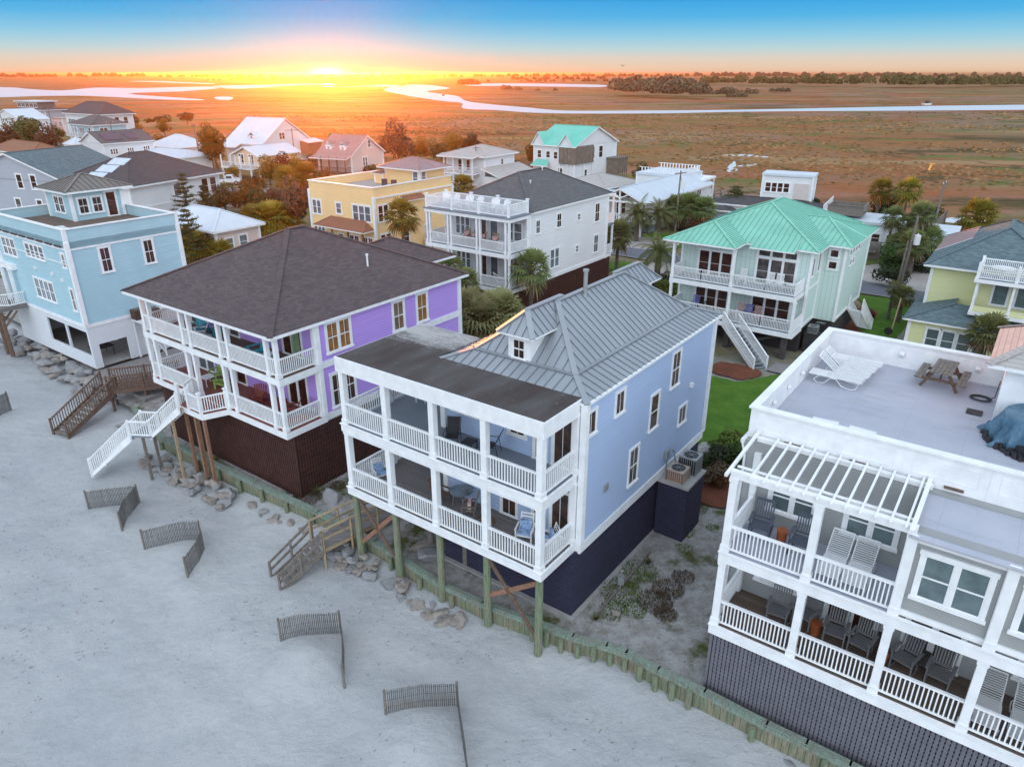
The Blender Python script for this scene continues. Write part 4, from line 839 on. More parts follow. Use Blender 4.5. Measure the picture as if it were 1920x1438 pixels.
mb = MB(); mb.beam((-5.0, .5, 0), (-.8, .5, -1.7), .06, .18); mb.beam((-.8, .5, 0), (-5.0, .5, -1.7), .06, .18); part('brace', mb, MT['wood_dark'], hm)
# windows and doors
for x, z, w_ in ((-7.3, 3.2, 2.7), (-7.3, .4, 2.7), (-2.5, .4, 2.9), (-2.5, 3.2, 2.9)): win(hm, 'F', x, 2.3, z, w_, 1.95, 1, 2, 3, .14, False, 'glass_red', 'door')
win(hm, 'F', -2.5, 2.3, 5.3, 2.9, .55, 1, 1, 3, .12, False, 'glass_red')
win(hm, 'R', 3.0, 0, 4.1, .5, 1.4, 1, 1, 1, .08, False); win(hm, 'R', 4.6, 0, 4.2, .5, 1.4, 1, 1, 1, .08, False)
for z in (4.35, 5.25): win(hm, 'F', .85, 5.3, z, .62, .58, 1, 1, 1, .12, False)
for v, z in ((7, 5.2), (7.9, 5.2), (8.8, 5.2), (9.7, 5.2), (7.5, 4.3), (8.4, 4.3)): win(hm, 'R', v, 1.65, z, .5, .5, 1, 1, 1, .08, False)
# roofs
main = hip_planes(-10.7, .5, 1.95, 16.2, 6.18, 2.35)
roof(hm, main, 'mint_roof', 'mint_rib', .42, .12)
fx0, fx1, fy0, fz, fh = -10.72, -4.85, -.42, 6.2, 1.25
m_ = (fx0 + fx1)/2; hw2 = (fx1 - fx0)/2
roof(hm, [[(fx0, fy0, fz), (fx1, fy0, fz), (m_, fy0 + hw2, fz + fh)], [(fx1, fy0, fz), (fx1, 2.2, fz), (m_, 5.2, fz + fh), (m_, fy0 + hw2, fz + fh)], [(fx0, 4.6, fz), (fx0, fy0, fz), (m_, fy0 + hw2, fz + fh), (m_, 5.2, fz + fh)]], 'mint_roof', 'mint_rib', .42, .12)
roof(hm, [[(-4.35, 1.15, 6.1), (-1.0, 1.15, 6.1), (-1.2, 3.2, 6.85), (-4.1, 3.2, 6.85)]], 'mint_roof', 'mint_rib', .42, .1)
roof(hm, [[(.4, 4.75, 6.22), (2.15, 4.75, 6.22), (-.9, 9.5, 7.47), (-2.6, 9.5, 7.47)], [(2.15, 4.75, 6.22), (2.15, 14.25, 6.22), (-.9, 9.5, 7.47)], [(2.15, 14.25, 6.22), (.4, 14.25, 6.22), (-2.6, 9.5, 7.47), (-.9, 9.5, 7.47)]], 'mint_roof', 'mint_rib', .42, .12)
# front stair down to the lawn
stairs(hm, (-4.75, -.15, .38), (.82, -.57), 4.3, 2.25, 1.1, 13, ('white', 'deck_grey'), rh=.9, railgap=.13)
stairs(hm, (2.3, 9.5, .35), (.25, 1), 2.4, 2.2, 1.1, 10, ('white', 'white'), rh=.9)
mb = MB(); mb.box(.15, 1.55, 3.0, 4.5, -1.9, -.25); part('equipment_stand', mb, MT['brick_dark'], hm)

# ================= PALE YELLOW HOUSE (right)
OR_ = (30.8, 52.9, 0)
hr = house('pale yellow house with slate blue shingle roofs and white upper balcony', OR_)
walls(hr, [(0, 0), (12, 0), (12, 9), (0, 9)], 0, 2.75, 'pale_sid', corner='white', cw=.22)
walls(hr, [(.3, 4.0), (3.7, 4.0), (3.7, 2.2), (12, 2.2), (12, 10.5), (.3, 10.5)], 2.75, 6.2, 'pale_sid', corner='white', cw=.2)
low = [[(-.5, -.5, 2.72), (12, -.5, 2.72), (12, 2.15, 3.75), (2.6, 2.15, 3.75)], [(-.5, 9.2, 2.72), (-.5, -.5, 2.72), (2.6, 2.15, 3.75), (.3, 6.2, 3.75), (.3, 9.2, 3.2)]]
roof(hr, [low[0], [(-.5, 6.5, 2.72), (-.5, -.5, 2.72), (2.6, 2.15, 3.75), (2.6, 6.5, 3.75)]], 'sh_blue', None, t=.14)
roof(hr, hip_planes(-.3, 9.5, 3.3, 16.8, 6.18, 2.7), 'sh_blue', None, t=.16)
roof(hr, [[(-.32, 9, 6.22), (-.32, 17, 6.22), (2.2, 15.0, 7.62), (2.2, 9, 7.62)]], 'sh_pink', None, t=.05, name='rose_roof_slope')  # rose shingle sheet over part of the slate blue left slope
for i, x in enumerate((1.7, 2.75, 3.8, 4.85)): win(hr, 'F', x, 0, .55, .85, 1.55, 1, 2, 1, .12, pane='glass_blind')
deck(hr, 3.6, 12, .5, 2.4, 3.75, 'deck_grey', .15); deck(hr, 3.5, 12, .3, 2.6, 6.25, 'deck_grey', .2); fascia_ring(hr, 3.5, 12, .3, 3.6, 6.0, 6.26)
fascia_ring(hr, 3.6, 12, .5, 2.4, 3.5, 3.77)
for x in (3.7, 6.0, 8.3): column(hr, x, .6, 3.77, 6.0, .16)
mb = MB(); mb.box(3.62, 3.72, .6, 2.3, 3.77, 4.6); mb.box(3.7, 12, .55, .62, 3.77, 4.2); part('side_panel', mb, MT['pale_sid'], hr)
railing(hr, [(3.6, .45, 6.26), (6.0, .45, 6.26), (8.4, .45, 6.26), (12, .45, 6.26)], h=1.0, gap=.12, bw=.05); railing(hr, [(3.6, .45, 6.26), (3.6, 3.0, 6.26)], h=1.0, gap=.12, bw=.05); railing(hr, [(3.6, 3.0, 6.26), (8, 3.0, 6.26)], h=1.0, gap=.12, bw=.05)
for x, y in ((3.6, .45), (6.0, .45), (8.4, .45), (3.6, 3.0)):
    mb = MB(); mb.box(x - .1, x + .1, y - .1, y + .1, 6.26, 7.45); part('newel_post', mb, MT['white'], hr)
win(hr, 'F', 5.2, 2.2, 4.1, .95, 1.7, 1, 1, 1, .1, False, 'glass_blind'); win(hr, 'F', 6.6, 2.2, 4.1, .8, 1.7, 1, 1, 1, .1, False, 'glass_blind'); win(hr, 'F', 7.9, 2.2, 4.1, .8, 1.7, 1, 1, 1, .1, False, 'glass_blind')
mb = MB(); pts = [(7.3 + .5*math.cos(a), .47, 5.1 + .75*math.sin(a)) for a in np.linspace(1.2, 4.6, 12)]; mb.tube(pts, .03); mb.tube([(7.2, .47, 5.2), (7.5, .47, 4.9), (7.35, .47, 4.6)], .03); part('metal_ornament', mb, MT['black_metal'], hr)
# ---------------------------------------------------------------- terrain (world coordinates; V = inland, U = along the shore)
def UV(x, y): return x*UX + y*UY, x*VX + y*VY
def W(u, v, z=0): return (u*UX + v*VX, u*UY + v*VY, z)
BK = [(-60, 73), (-36.5, 54.6), (-30.2, 47.4), (-28.4, 45.6), (-26.6, 43.9), (-24.46, 42.01), (-20.42, 37.56), (-17.18, 35.31), (-13.5, 32.7), (-9.47, 29.96), (-6.28, 27.53), (-2.97, 24.58), (-1.17, 23.35), (1.08, 22.21), (2.37, 21.47), (3.6, 20.98), (4.31, 20.64), (5.34, 19.8), (6.77, 18.79), (8.49, 17.42), (9.54, 16.69), (10.6, 15.9), (14.5, 12.9), (26, 4.5)]
WALL0 = 5   # the timber bulkhead starts here; left of it is rock
mounds = [(-20.4, 31.3, 1.5, .35), (-15.6, 27.7, 1.6, .38), (-8.0, 21.4, 1.6, .42), (-3.2, 17.8, 1.7, .45), (-34.0, 41.9, 1.6, .3)]
def bkdist(x, y):
    best = 1e9
    for (x0, y0), (x1, y1) in zip(BK[:-1], BK[1:]):
        dx, dy = x1 - x0, y1 - y0; k = max(0, min(1, ((x - x0)*dx + (y - y0)*dy)/(dx*dx + dy*dy))); d = math.hypot(x - x0 - k*dx, y - y0 - k*dy); best = min(best, d)
    return best
def beach_z(x, y):
    u, v = UV(x, y); z = -.80 - max(0, min(1.0, (16 - v)*.03))
    z += .20*noise.noise((x*.16, y*.16, 0)) + .10*noise.noise((x*.45 + 9, y*.45, 0)) + .07*noise.noise((u*.30, v*.95, 5)) + .02*noise.noise((x*1.7, y*1.7, 3))
    for mx, my, r, h in mounds: z += h*math.exp(-((x - mx)**2 + (y - my)**2)/(r*r))
    z += .22*math.exp(-(bkdist(x, y)/1.1)**2); return z
mb = MB(); us = np.arange(-75, 42, .3); vs = np.arange(-8, 24, .3); vv = []
US, VS = np.meshgrid(us, vs, indexing='ij')
for a, b_ in zip(US.ravel(), VS.ravel()):
    x, y, _ = W(a, b_)
    vv.append((x, y, beach_z(x, y)))
nu, nv = len(us), len(vs); ff = [(i*nv + j, (i + 1)*nv + j, (i + 1)*nv + j + 1, i*nv + j + 1) for i in range(nu - 1) for j in range(nv - 1)]
mb.add(vv, ff); tag(part('beach_sand', mb, MT['sand'], None, smooth=True), kind='structure')
# yard ground behind the bulkhead, grid from the bulkhead line inland
def bk_v(u):
    P = [UV(*p) for p in BK]
    for (u0, v0), (u1, v1) in zip(P[:-1], P[1:]):
        if u0 <= u <= u1: return v0 + (v1 - v0)*(u - u0)/(u1 - u0)
    return P[0][1] if u < P[0][0] else P[-1][1]
def yard_z(u, v):
    x, y, _ = W(u, v); k = min(1, max(0, (v - bk_v(u))/2.5)); z = -.12 + .10*k + .05*noise.noise((x*.3, y*.3, 0)) + .025*noise.noise((x*1.1, y*1.1, 4))
    edge = 132 + 14*noise.noise((u*.02, 3, 0)) - max(0, u)*.35
    if v > edge - 8: z -= min(1.6, (v - edge + 8)*.16)
    return z
mb = MB(); ul = np.concatenate([np.arange(-700, -80, 12), np.arange(-80, 62, 1.0), np.arange(62, 260, 12)]); vl = np.concatenate([np.linspace(0, 1, 22)[:-1]**1.4*40, np.arange(40, 150, 3.0)]); vv = []
for u in ul:
    v0 = bk_v(u) + .02
    for q in vl: v = v0 + q; x, y, _ = W(u, v); vv.append((x, y, yard_z(u, v)))
nu, nv = len(ul), len(vl); ff = [(i*nv + j, (i + 1)*nv + j, (i + 1)*nv + j + 1, i*nv + j + 1) for i in range(nu - 1) for j in range(nv - 1)]
mb.add(vv, ff); tag(part('yard_ground', mb, MT['yard'], None, smooth=True), kind='structure')
# marsh: one sheet to the horizon
mb = MB(); rr_ = [0, 60, 140, 260, 420, 700, 1200, 2400, 5000, 9000, 16000]; nseg = 48
vv = [(0, 0, -1.35)] + [(r*math.cos(2*math.pi*k/nseg), r*math.sin(2*math.pi*k/nseg), -1.35) for r in rr_[1:] for k in range(nseg)]
ff = [(0, 1 + k, 1 + (k + 1) % nseg) for k in range(nseg)]
for j in range(len(rr_) - 2):
    a, b_ = 1 + j*nseg, 1 + (j + 1)*nseg
    ff += [(a + k, b_ + k, b_ + (k + 1) % nseg, a + (k + 1) % nseg) for k in range(nseg)]
mb.add(vv, ff); tag(part('marsh_ground', mb, MT['marsh'], None), kind='structure')
def sheet(name, pts, mat, z=.02, kind='structure', t=None):
    mb = MB(); P = [(p[0], p[1], z) for p in pts]
    if t: mb.slab(P, t)
    else: mb.poly(P)
    return tag(part(name, mb, MT[mat], None), kind=kind)
def blob(pts, n=6, jit=.0):
    """closed catmull-rom through the points"""
    out_ = []; m = len(pts)
    for i in range(m):
        p0, p1, p2, p3 = [Vector((*pts[(i + k) % m], 0)) for k in (-1, 0, 1, 2)]
        for j in range(n):
            s = j/n; q = .5*((2*p1) + (p2 - p0)*s + (2*p0 - 5*p1 + 4*p2 - p3)*s*s + (3*p1 - 3*p2 + p3 - p0)*s**3)
            out_.append((q.x + random.uniform(-jit, jit), q.y + random.uniform(-jit, jit)))
    return out_
# road parallel to the shore
sheet('road', [W(-220, 75.9)[:2], W(140, 75.9)[:2], W(140, 80.3)[:2], W(-220, 80.3)[:2]], 'asphalt', .11)
for v in (75.7, 80.32): sheet('road_edge', [W(-220, v)[:2], W(140, v)[:2], W(140, v + .18)[:2], W(-220, v + .18)[:2]], 'concrete', .118)
sheet('road_marking', [W(-6, 77.95)[:2], W(2, 77.95)[:2], W(2, 78.08)[:2], W(-6, 78.08)[:2]], 'mark', .114)
sheet('lawn', blob([(9.6, 33.6), (12.0, 34.2), (15.5, 38.5), (19.5, 43.5), (22.0, 45.6), (20.6, 47.6), (18.6, 47.6), (16.0, 46.5), (13.8, 47.6), (11.6, 44.5), (10.2, 40)], 8, .09), 'lawn', .075)
sheet('lawn', blob([(29.2, 56.4), (31.2, 55.2), (37.6, 64.9), (34.6, 67.6), (33.4, 66.8), (32.9, 63.2), (30.4, 60.8), (29.6, 58.4)], 8, .07), 'lawn', .075)
sheet('lawn', blob([(13.2, 74.5), (15.6, 72.9), (18.4, 77.4), (13.0, 81.5), (10.5, 79)], 5, .02), 'lawn', .09)
sheet('lawn', blob([W(-42, 81.5)[:2], W(-36, 81.2)[:2], W(-36.5, 90)[:2], W(-42.0, 90)[:2]], 5, .02), 'lawn', .08)
sheet('lawn', blob([W(-18, 84)[:2], W(2, 82)[:2], W(6, 92)[:2], W(-14, 98)[:2]], 5, .02), 'lawn_dull', .07)
sheet('lawn', blob([W(-30.5, 68)[:2], W(-26, 67)[:2], W(-24, 75.2)[:2], W(-31, 75.2)[:2]], 5, .02), 'lawn', .09)
sheet('lawn', blob([(49, 83), (56, 88), (62, 97), (56, 99), (50, 92)], 5, .1), 'lawn_dull', .07)
sheet('mulch_bed', blob([(14.6, 48.4), (16.0, 46.9), (17.3, 47.2), (18.2, 48.2), (17.2, 49.5), (15.5, 50.2)], 7, .09), 'mulch', .085)
sheet('mulch_bed', blob([(27.6, 57.4), (28.9, 56.4), (30.2, 59.2), (32.7, 61.4), (33.2, 63.2), (31.4, 63.4)], 8, .08), 'mulch', .08)
sheet('mulch_bed', blob([(9.2, 31.6), (10.8, 30.5), (12.0, 33.0), (10.6, 34.2)], 5, .03), 'mulch', .08)
sheet('mulch_bed', blob([(10.6, 36.0), (11.7, 35.4), (12.0, 36.7), (11.2, 37.4)], 5, .03), 'yard', .095)
sheet('driveway', [(31.2, 54.9), (32.2, 54.2), (41.2, 65.0), (38.4, 67.0)], 'conc_drive', .07)
sheet('driveway', blob([W(-13.5, 80.6)[:2], W(3.0, 80.6)[:2], W(2.6, 88)[:2], W(-5, 91)[:2], W(-14, 89)[:2]], 5, .05), 'drive', .13)
sheet('driveway', blob([W(-46, 80.6)[:2], W(-38, 80.6)[:2], W(-36.5, 86)[:2], W(-43, 86.5)[:2]], 5, .05), 'drive', .125)
sheet('driveway', blob([W(-34, 60)[:2], W(-30.5, 60)[:2], W(-30.5, 75.6)[:2], W(-34.5, 75.6)[:2]], 5, .05), 'drive', .10)
sheet('driveway', blob([W(-120, 70)[:2], W(-100, 70)[:2], W(-100, 84)[:2], W(-122, 84)[:2]], 5, .05), 'conc_drive', .10)
sheet('patio', [uv2w(OT, .1, -.3)[:2], uv2w(OT, 7.6, -.6)[:2], uv2w(OT, 7.2, 8)[:2], uv2w(OT, .1, 8)[:2]], 'conc_drive', .2, t=.3)
sheet('path', [(10.9, 39.6), (11.9, 39.0), (14.6, 46.8), (13.7, 47.4)], 'conc_drive', .068)
sheet('patio', [(18.6, 48.6), (21.2, 46.6), (22.4, 48.2), (19.8, 50.2)], 'conc_drive', .082)
# tidal water (traced banks, on the marsh)
WZ = -1.335
def water(pts, n=4, z=WZ, jit=0.0): return sheet('tidal_creek', blob(pts, n, jit), 'water', z)
water([(-185,1119),(-209,1525),(-167,1525),(-95,1198),(-109,987),(-58,798),(-38,643),(-12,566),(14,513),(33,476),(79,476),(150,490),(232,521),(304,547),(377,566),(513,597),(449,521),(325,487),(245,476),(142,463),(90,444),(43,441),(13,450),(-10,483),(-32,505),(-39,597),(-58,643),(-86,728),(-119,838)])
water([(-92,1677),(0,1764),(115,1677),(180,1525),(146,1291),(74,1342),(0,1398),(-78,1428)])
water([(-1070,1342),(-851,1291),(-693,1119),(-606,1048),(-666,1243),(-577,1198),(-559,1291),(-516,1342),(-452,1198),(-421,987),(-438,882),(-274,683),(-292,669),(-362,728),(-446,798),(-484,779),(-494,744),(-559,697)])
water([(-538,1398),(-502,1525),(-460,1677),(-351,1597),(-230,1525),(-184,1342),(-295,1342),(-390,1291),(-414,1157)])
water([(-424,1342),(-377,1525),(-285,1597),(-260,1459),(-332,1342)])
water([(-287,744),(-287,770),(-269,744),(-245,669),(-257,676)])
water([(-1101,2231),(-1043,2307),(-904,2093),(-678,1764),(-667,1677),(-892,1971)])
water([(51,176),(54,186),(59,198),(56,186),(54,178),(52,175)])
water([(56,186),(60,190),(63,191),(59,186)])
water([(59,212),(67,215),(72,206),(65,209)])
water([(66,113),(72,117),(75,114),(70,111)], 4, -1.30)
# ---------------------------------------------------------------- bulkhead
bk = thing('bulkhead', 'long green stained timber bulkhead with plank cap between the sand and the yards', 'sea wall', (*BK[WALL0 + 5], 0))
O_ = Vector((*BK[WALL0 + 5], 0)); P_ = [Vector((*p, 0)) - O_ for p in BK[WALL0:]]
capm, face, wal = MB(), MB(), MB()
for i, (a, b) in enumerate(zip(P_[:-1], P_[1:])):
    d = (b - a).normalized(); nn = Vector((d.y, -d.x, 0)); n_ = -nn if nn.y > 0 else nn   # towards the beach
    Z = Vector((0, 0, 1)); e = d*.03
    capm.beam(a - e + Z*.22 + n_*.04, b + e + Z*.22 + n_*.04, .24, .06); capm.beam(a - e + Z*.10 + n_*.155, b + e + Z*.10 + n_*.155, .05, .16)
    face.beam(a + Z*-.65 + n_*.1, b + Z*-.65 + n_*.1, .06, 1.66); wal.beam(a + Z*.02 - n_*.12, b + Z*.02 - n_*.12, .10, .12)
part('cap', capm, MT['bulk_cap'], bk); part('board_wall', face, MT['bulk_board'], bk); part('waler', wal, MT['bulk_cap'], bk)
tot = 0; k = 0
for a, b in zip(P_[:-1], P_[1:]):
    d = (b - a); L_ = d.length; d.normalize(); nn = Vector((d.y, -d.x, 0)); n_ = -nn if nn.y > 0 else nn
    x = a.x + O_.x
    gap = .64 if .6 < x < 5.6 else (2.3 if x > 5.6 else 1.9)
    s = gap - tot
    while s < L_:
        p = a + d*s + n_*.27; mb = MB(); r = random.uniform(.105, .13); lean = random.uniform(-.03, .03)
        mb.cyl(p + Vector((0, 0, -1.7)), p + Vector((lean, lean, random.uniform(-.02, .16) + (0 if gap < 1 else -.05))), r, r*.95, 10); part('pile', mb, MT['piling'], bk); s += gap
    tot = L_ - (s - gap)
    if tot > gap: tot = 0
# ---------------------------------------------------------------- rocks
def rock_mesh(seed, flat=.6):
    rd = random.Random(seed); bm = bmesh.new()
    for _ in range(13):
        v = Vector((rd.gauss(0, 1), rd.gauss(0, 1), rd.gauss(0, 1))).normalized()*rd.uniform(.75, 1.05); bm.verts.new((v.x*.62, v.y*.45, v.z*flat*.5))
    r = bmesh.ops.convex_hull(bm, input=bm.verts); bmesh.ops.delete(bm, geom=[g for g in r['geom_interior'] if isinstance(g, bmesh.types.BMVert)], context='VERTS')
    bmesh.ops.bevel(bm, geom=list(bm.edges), offset=.035, segments=1, affect='EDGES', profile=.6)
    me = bpy.data.meshes.new('rock'); bm.to_mesh(me); bm.free(); me.materials.append(MT['rock' if seed % 2 else 'rock2']); return me
RK = [rock_mesh(i, .55 + .1*(i % 4)) for i in range(10)]
def rocks(pts, label, group, smin=.5, smax=1.1):
    for (x, y, s, z) in pts:
        o = tag(obj('rock', random.choice(RK), None, (x, y, z), 0, s, rot=(random.uniform(-.3, .3), random.uniform(-.3, .3), random.uniform(0, 6.3))), label, 'rock', group)
def along(path, n, spread, smin, smax, off=0, z=-.7, dz=.35):
    P = [Vector((*p, 0)) for p in path]; Ls = [(b - a).length for a, b in zip(P[:-1], P[1:])]; T_ = sum(Ls); out_ = []
    for i in range(n):
        t_ = T_*(i + random.random())/n
        for (a, b), l in zip(zip(P[:-1], P[1:]), Ls):
            if t_ <= l: break
            t_ -= l
        d = (b - a).normalized(); nn = Vector((d.y, -d.x, 0)); nn = -nn if nn.y > 0 else nn; q = random.random(); p = a + d*t_ + nn*(off + spread*q)
        out_.append((p.x, p.y, random.uniform(smin, smax), z + dz*(1 - q) + random.uniform(-.05, .08)))
    return out_
rocks(along([(-43, 58.4), (-36.5, 53.2), (-30.2, 47.9)], 52, 1.5, .7, 1.5, .1, -.55, .5), 'grey boulder in the riprap along the aqua house wall', 'boulders along the aqua house')
rocks(along([(-30.3, 48.0), (-27.2, 45.8)], 30, 2.2, .5, 1.25, .0, -.6, .55), 'broken grey boulder heaped beside the brown boardwalk stairs', 'boulders by the brown boardwalk')
rocks(along([(-24.6, 41.6), (-22.3, 39.4)], 12, .7, .35, .7, .5, -.75, .2), 'small stone by the bulkhead left of the white stairs', 'stones left of the white stairs')
rocks(along([(-20.8, 37.6), (-17.2, 35.1), (-14.2, 32.9)], 44, 1.1, .45, 1.0, .45, -.75, .3), 'grey stone piled at the bulkhead below the violet house', 'stones below the violet house')
rocks(along([(-13.2, 32.1), (-9.6, 29.7)], 9, .5, .35, .7, .45, -.75, .2), 'small stone half buried by the bulkhead right of the violet house', 'stones right of the violet house')
rocks(along([(-8.3, 28.9), (-5.6, 26.9)], 26, 1.1, .4, .9, .4, -.75, .35), 'grey stone piled beside the wooden beach stairs', 'stones by the wooden beach stairs')
rocks(along([(-5.0, 26.2), (-1.6, 23.5)], 18, .8, .45, 1.0, .4, -.78, .25), 'pale boulder at the foot of the blue house pilings', 'boulders under the blue house')
rocks(along([(-20, 38.3), (-15.8, 35.0), (-12.6, 32.6)], 20, .8, .4, .9, -1.6, -.15, .1), 'dark debris stone on the ground below the brown lattice', 'stones inside the bulkhead')
rocks([(-3.6, 26.6, 1.7, .05), (-4.1, 27.4, 1.5, .05)], 'flat pale slab lying under the blue house porch', 'slabs under the blue porch')
rocks([(-9.2, 31.6, 1.4, 0)], 'pale flat rock lying in the gap between the violet and blue houses', None)
rocks([(9.1, 16.4, 1.0, -.85)], 'lone grey stone on the sand beside the bulkhead below the grey house', None)
rocks([(3.0, 21.3 - .8, .5, -.85)], 'small stone against the last piling of the blue house', None)
# ---------------------------------------------------------------- sand fences
def sand_fence(label, pts, h=1.05, curve=None):
    z0 = beach_z(pts[0][0], pts[0][1]); o = thing('sand_fence', label, 'sand fence', (pts[0][0], pts[0][1], z0), 0, 'slatted sand fences on the beach'); Q = [Vector((*p, beach_z(*p))) - Vector((pts[0][0], pts[0][1], z0)) for p in pts]
    for i, (a, b) in enumerate(zip(Q[:-1], Q[1:])):
        mb = MB(); n = max(2, int((b - a).length/.068)); d = (b - a).normalized(); nn = Vector((d.y, -d.x, 0))
        for k in range(n):
            p = a.lerp(b, (k + .5)/n); px, py = p.x + pts[0][0], p.y + pts[0][1]; zb = beach_z(px, py) - z0; hh = h + random.uniform(-.02, .02); ln = d*random.uniform(-.008, .008)
            p = Vector((p.x, p.y, zb)); mb.beam(p + Vector((0, 0, -.15)), p + Vector((0, 0, hh)) + ln, .038, .012, 0, side=d)
        for q in (.3, .62, .92): mb.beam(a + nn*.012 + Vector((0, 0, h*q)), b + nn*.012 + Vector((0, 0, h*q)), .012, .012)
        part('slat_panel', mb, MT['fence_wood'], o)
    keep = [0] + [i for i in range(1, len(Q) - 1) if (Q[i] - Q[i - 1]).normalized().dot((Q[i + 1] - Q[i]).normalized()) < .5] + [len(Q) - 1]
    for i in keep:
        p = Q[i]; mb = MB(); mb.cyl(p + Vector((0, 0, -.3)), p + Vector((0, 0, h + .08)), .055, .05, 7); part('post', mb, MT['wood'], o)
sand_fence('weathered slatted sand fence nearest the white beach stairs, with a short bent leg', [(-22.1, 31.83), (-21.2, 31.75), (-20.3, 31.95), (-19.64, 32.25), (-19.5, 31.4), (-19.45, 30.6), (-19.28, 29.71)])
sand_fence('weathered slatted sand fence with a curved leg, second from the white beach stairs', [(-17.53, 28.34), (-16.7, 28.5), (-15.8, 28.7), (-14.95, 28.75), (-14.55, 28.1), (-14.45, 27.2), (-14.57, 26.16)])
sand_fence('weathered slatted sand fence with a narrow long leg, in front of the blue house stairs', [(-9.15, 22.1), (-8.0, 22.3), (-6.88, 22.55), (-6.55, 21.6), (-6.35, 20.7), (-6.19, 19.9)])
sand_fence('weathered slatted sand fence nearest the camera, its leg running out of the frame', [(-4.43, 18.57), (-3.2, 18.75), (-1.95, 19.0), (-1.75, 17.8), (-1.5, 16.55), (-1.3, 15.3)])
sand_fence('weathered slatted sand fence cut by the left edge, near the rocks', [(-33.9, 40.8), (-33.5, 42.2), (-33.6, 43.5)], 1.3)
# ---------------------------------------------------------------- beach stairs and boardwalk
s1 = thing('beach_stairs', 'grey wooden beach stairs with tan upper handrails beside the blue house', 'stairs', (-8.6, 27.2, .35))
mb = MB(); d = Vector((1.95, 1.95, 0)).normalized(); sd_ = Vector((-d.y, d.x, 0)); a = Vector((-.25, -.1, 0)); b = a + d*4.2
for k in range(28): p = a.lerp(b, (k + .5)/28); mb.beam(p - sd_*.55, p + sd_*.55, .14, .035)
part('walkway', mb, MT['deck_wood'], s1)
mb = MB(); mb.beam(a - sd_*.52 - Vector((0, 0, .12)), b - sd_*.52 - Vector((0, 0, .12)), .05, .2); mb.beam(a + sd_*.52 - Vector((0, 0, .12)), b + sd_*.52 - Vector((0, 0, .12)), .05, .2); part('joist', mb, MT['wood_new'], s1)
for q in (-1, 1):
    mb = MB(); oo = sd_*.55*q
    for k in (0, .35, .7, 1): p = a.lerp(b, k) + oo; mb.beam(p + Vector((0, 0, -1.1)), p + Vector((0, 0, 1.0)), .09)
    for hh in (.98, .5): mb.beam(a + oo + Vector((0, 0, hh)), b + oo + Vector((0, 0, hh)), .05 if hh < .9 else .13, .1 if hh < .9 else .045)
    part('railing', mb, MT['wood_new'], s1)
stairs(s1, tuple(a), (-.80, -.60), 2.1, 1.35, 1.1, 7, ('wood', 'wood'), open_rail=True)
s2 = thing('boardwalk', 'brown weathered wooden boardwalk with stairs down to the sand between the aqua and violet houses', 'boardwalk', (-25.6, 44.2, .9))
a = Vector((2.9, .9, 0)); b = Vector((-1.1, -.55, 0)); d = (b - a).normalized(); sd_ = Vector((-d.y, d.x, 0)); mb = MB()
for k in range(24): p = a.lerp(b, (k + .5)/24); mb.beam(p - sd_*.75, p + sd_*.75, .16, .04)
part('walkway', mb, MT['wood_brown'], s2)
mb = MB()
for q in (-1, 1): mb.beam(a + sd_*.72*q - Vector((0, 0, .15)), b + sd_*.72*q - Vector((0, 0, .15)), .06, .26)
for k in (0.05, .5, .98):
    for q in (-1, 1): p = a.lerp(b, k) + sd_*.6*q; mb.beam(p + Vector((0, 0, -2)), p, .13)
part('frame', mb, MT['wood_brown'], s2)
for q in (-1, 1):
    mb = MB(); mb.rail(a + sd_*.72*q, b + sd_*.72*q, .95, .16, bw=.05)
    for k in (0, .5, 1): p = a.lerp(b, k) + sd_*.72*q; mb.beam(p, p + Vector((0, 0, 1.05)), .1)
    part('railing', mb, MT['wood_brown'], s2)
stairs(s2, tuple(b), (-.42, -.9), 3.9, 1.75, 1.4, 11, ('wood_brown', 'wood'), rh=.9, railgap=.17)
mb = MB(); mb.cyl((-30.13 + 4.6, 48.22 - 2.6, .1), (-30.13 + 4.6, 48.22 - 2.6, .95), .09, .09, 8); tag(part('marker_post', mb, MT['white'], None), 'short white post on the concrete slab by the aqua house', 'post')
# plank on the sand patch
mb = MB(); mb.beam((3.2, 22.5, .06), (6.3, 26.9, .08), .09, .06); tag(part('plank', mb, MT['wood'], None), 'long thin grey plank lying on the sandy strip right of the navy brick base', 'plank')
st = thing('stand_pipe', 'grey stand pipe with a small box at the foot of the navy brick wall', 'stand pipe', (4.55, 24.3, 0)); mb = MB(); mb.tube([(0, 0, 0), (0, 0, 1.0), (.1, .0, 1.05)], .025); part('pipe', mb, MT['grey_metal'], st); mb = MB(); mb.box(-.12, .12, -.07, .07, .35, .65); part('box', mb, MT['grey_metal'], st)
rocks([(4.2, 22.9, .42, .03)], 'small pale block on the grass beside the navy brick base', None)
# scattered driftwood and reeds on the beach
mb = MB(); rd = random.Random(5)
for _ in range(3600):
    u, v = rd.uniform(-46, 22), rd.uniform(-4, 17)
    if noise.noise((u*.16, v*.16, 7)) < .10: continue
    x, y, _z = W(u, v)
    if bkdist(x, y) < 1.5: continue
    z = beach_z(x, y); an = rd.gauss(.6, .6); l = rd.uniform(.03, .11)*(2.2 if rd.random() < .05 else 1); mb.beam((x, y, z + .015), (x + math.cos(an)*l, y + math.sin(an)*l, beach_z(x + math.cos(an)*l, y + math.sin(an)*l) + rd.uniform(.015, .05)), .010, .010)
tag(part('beach_wrack', mb, MT['wood_brown'], None), kind='stuff')
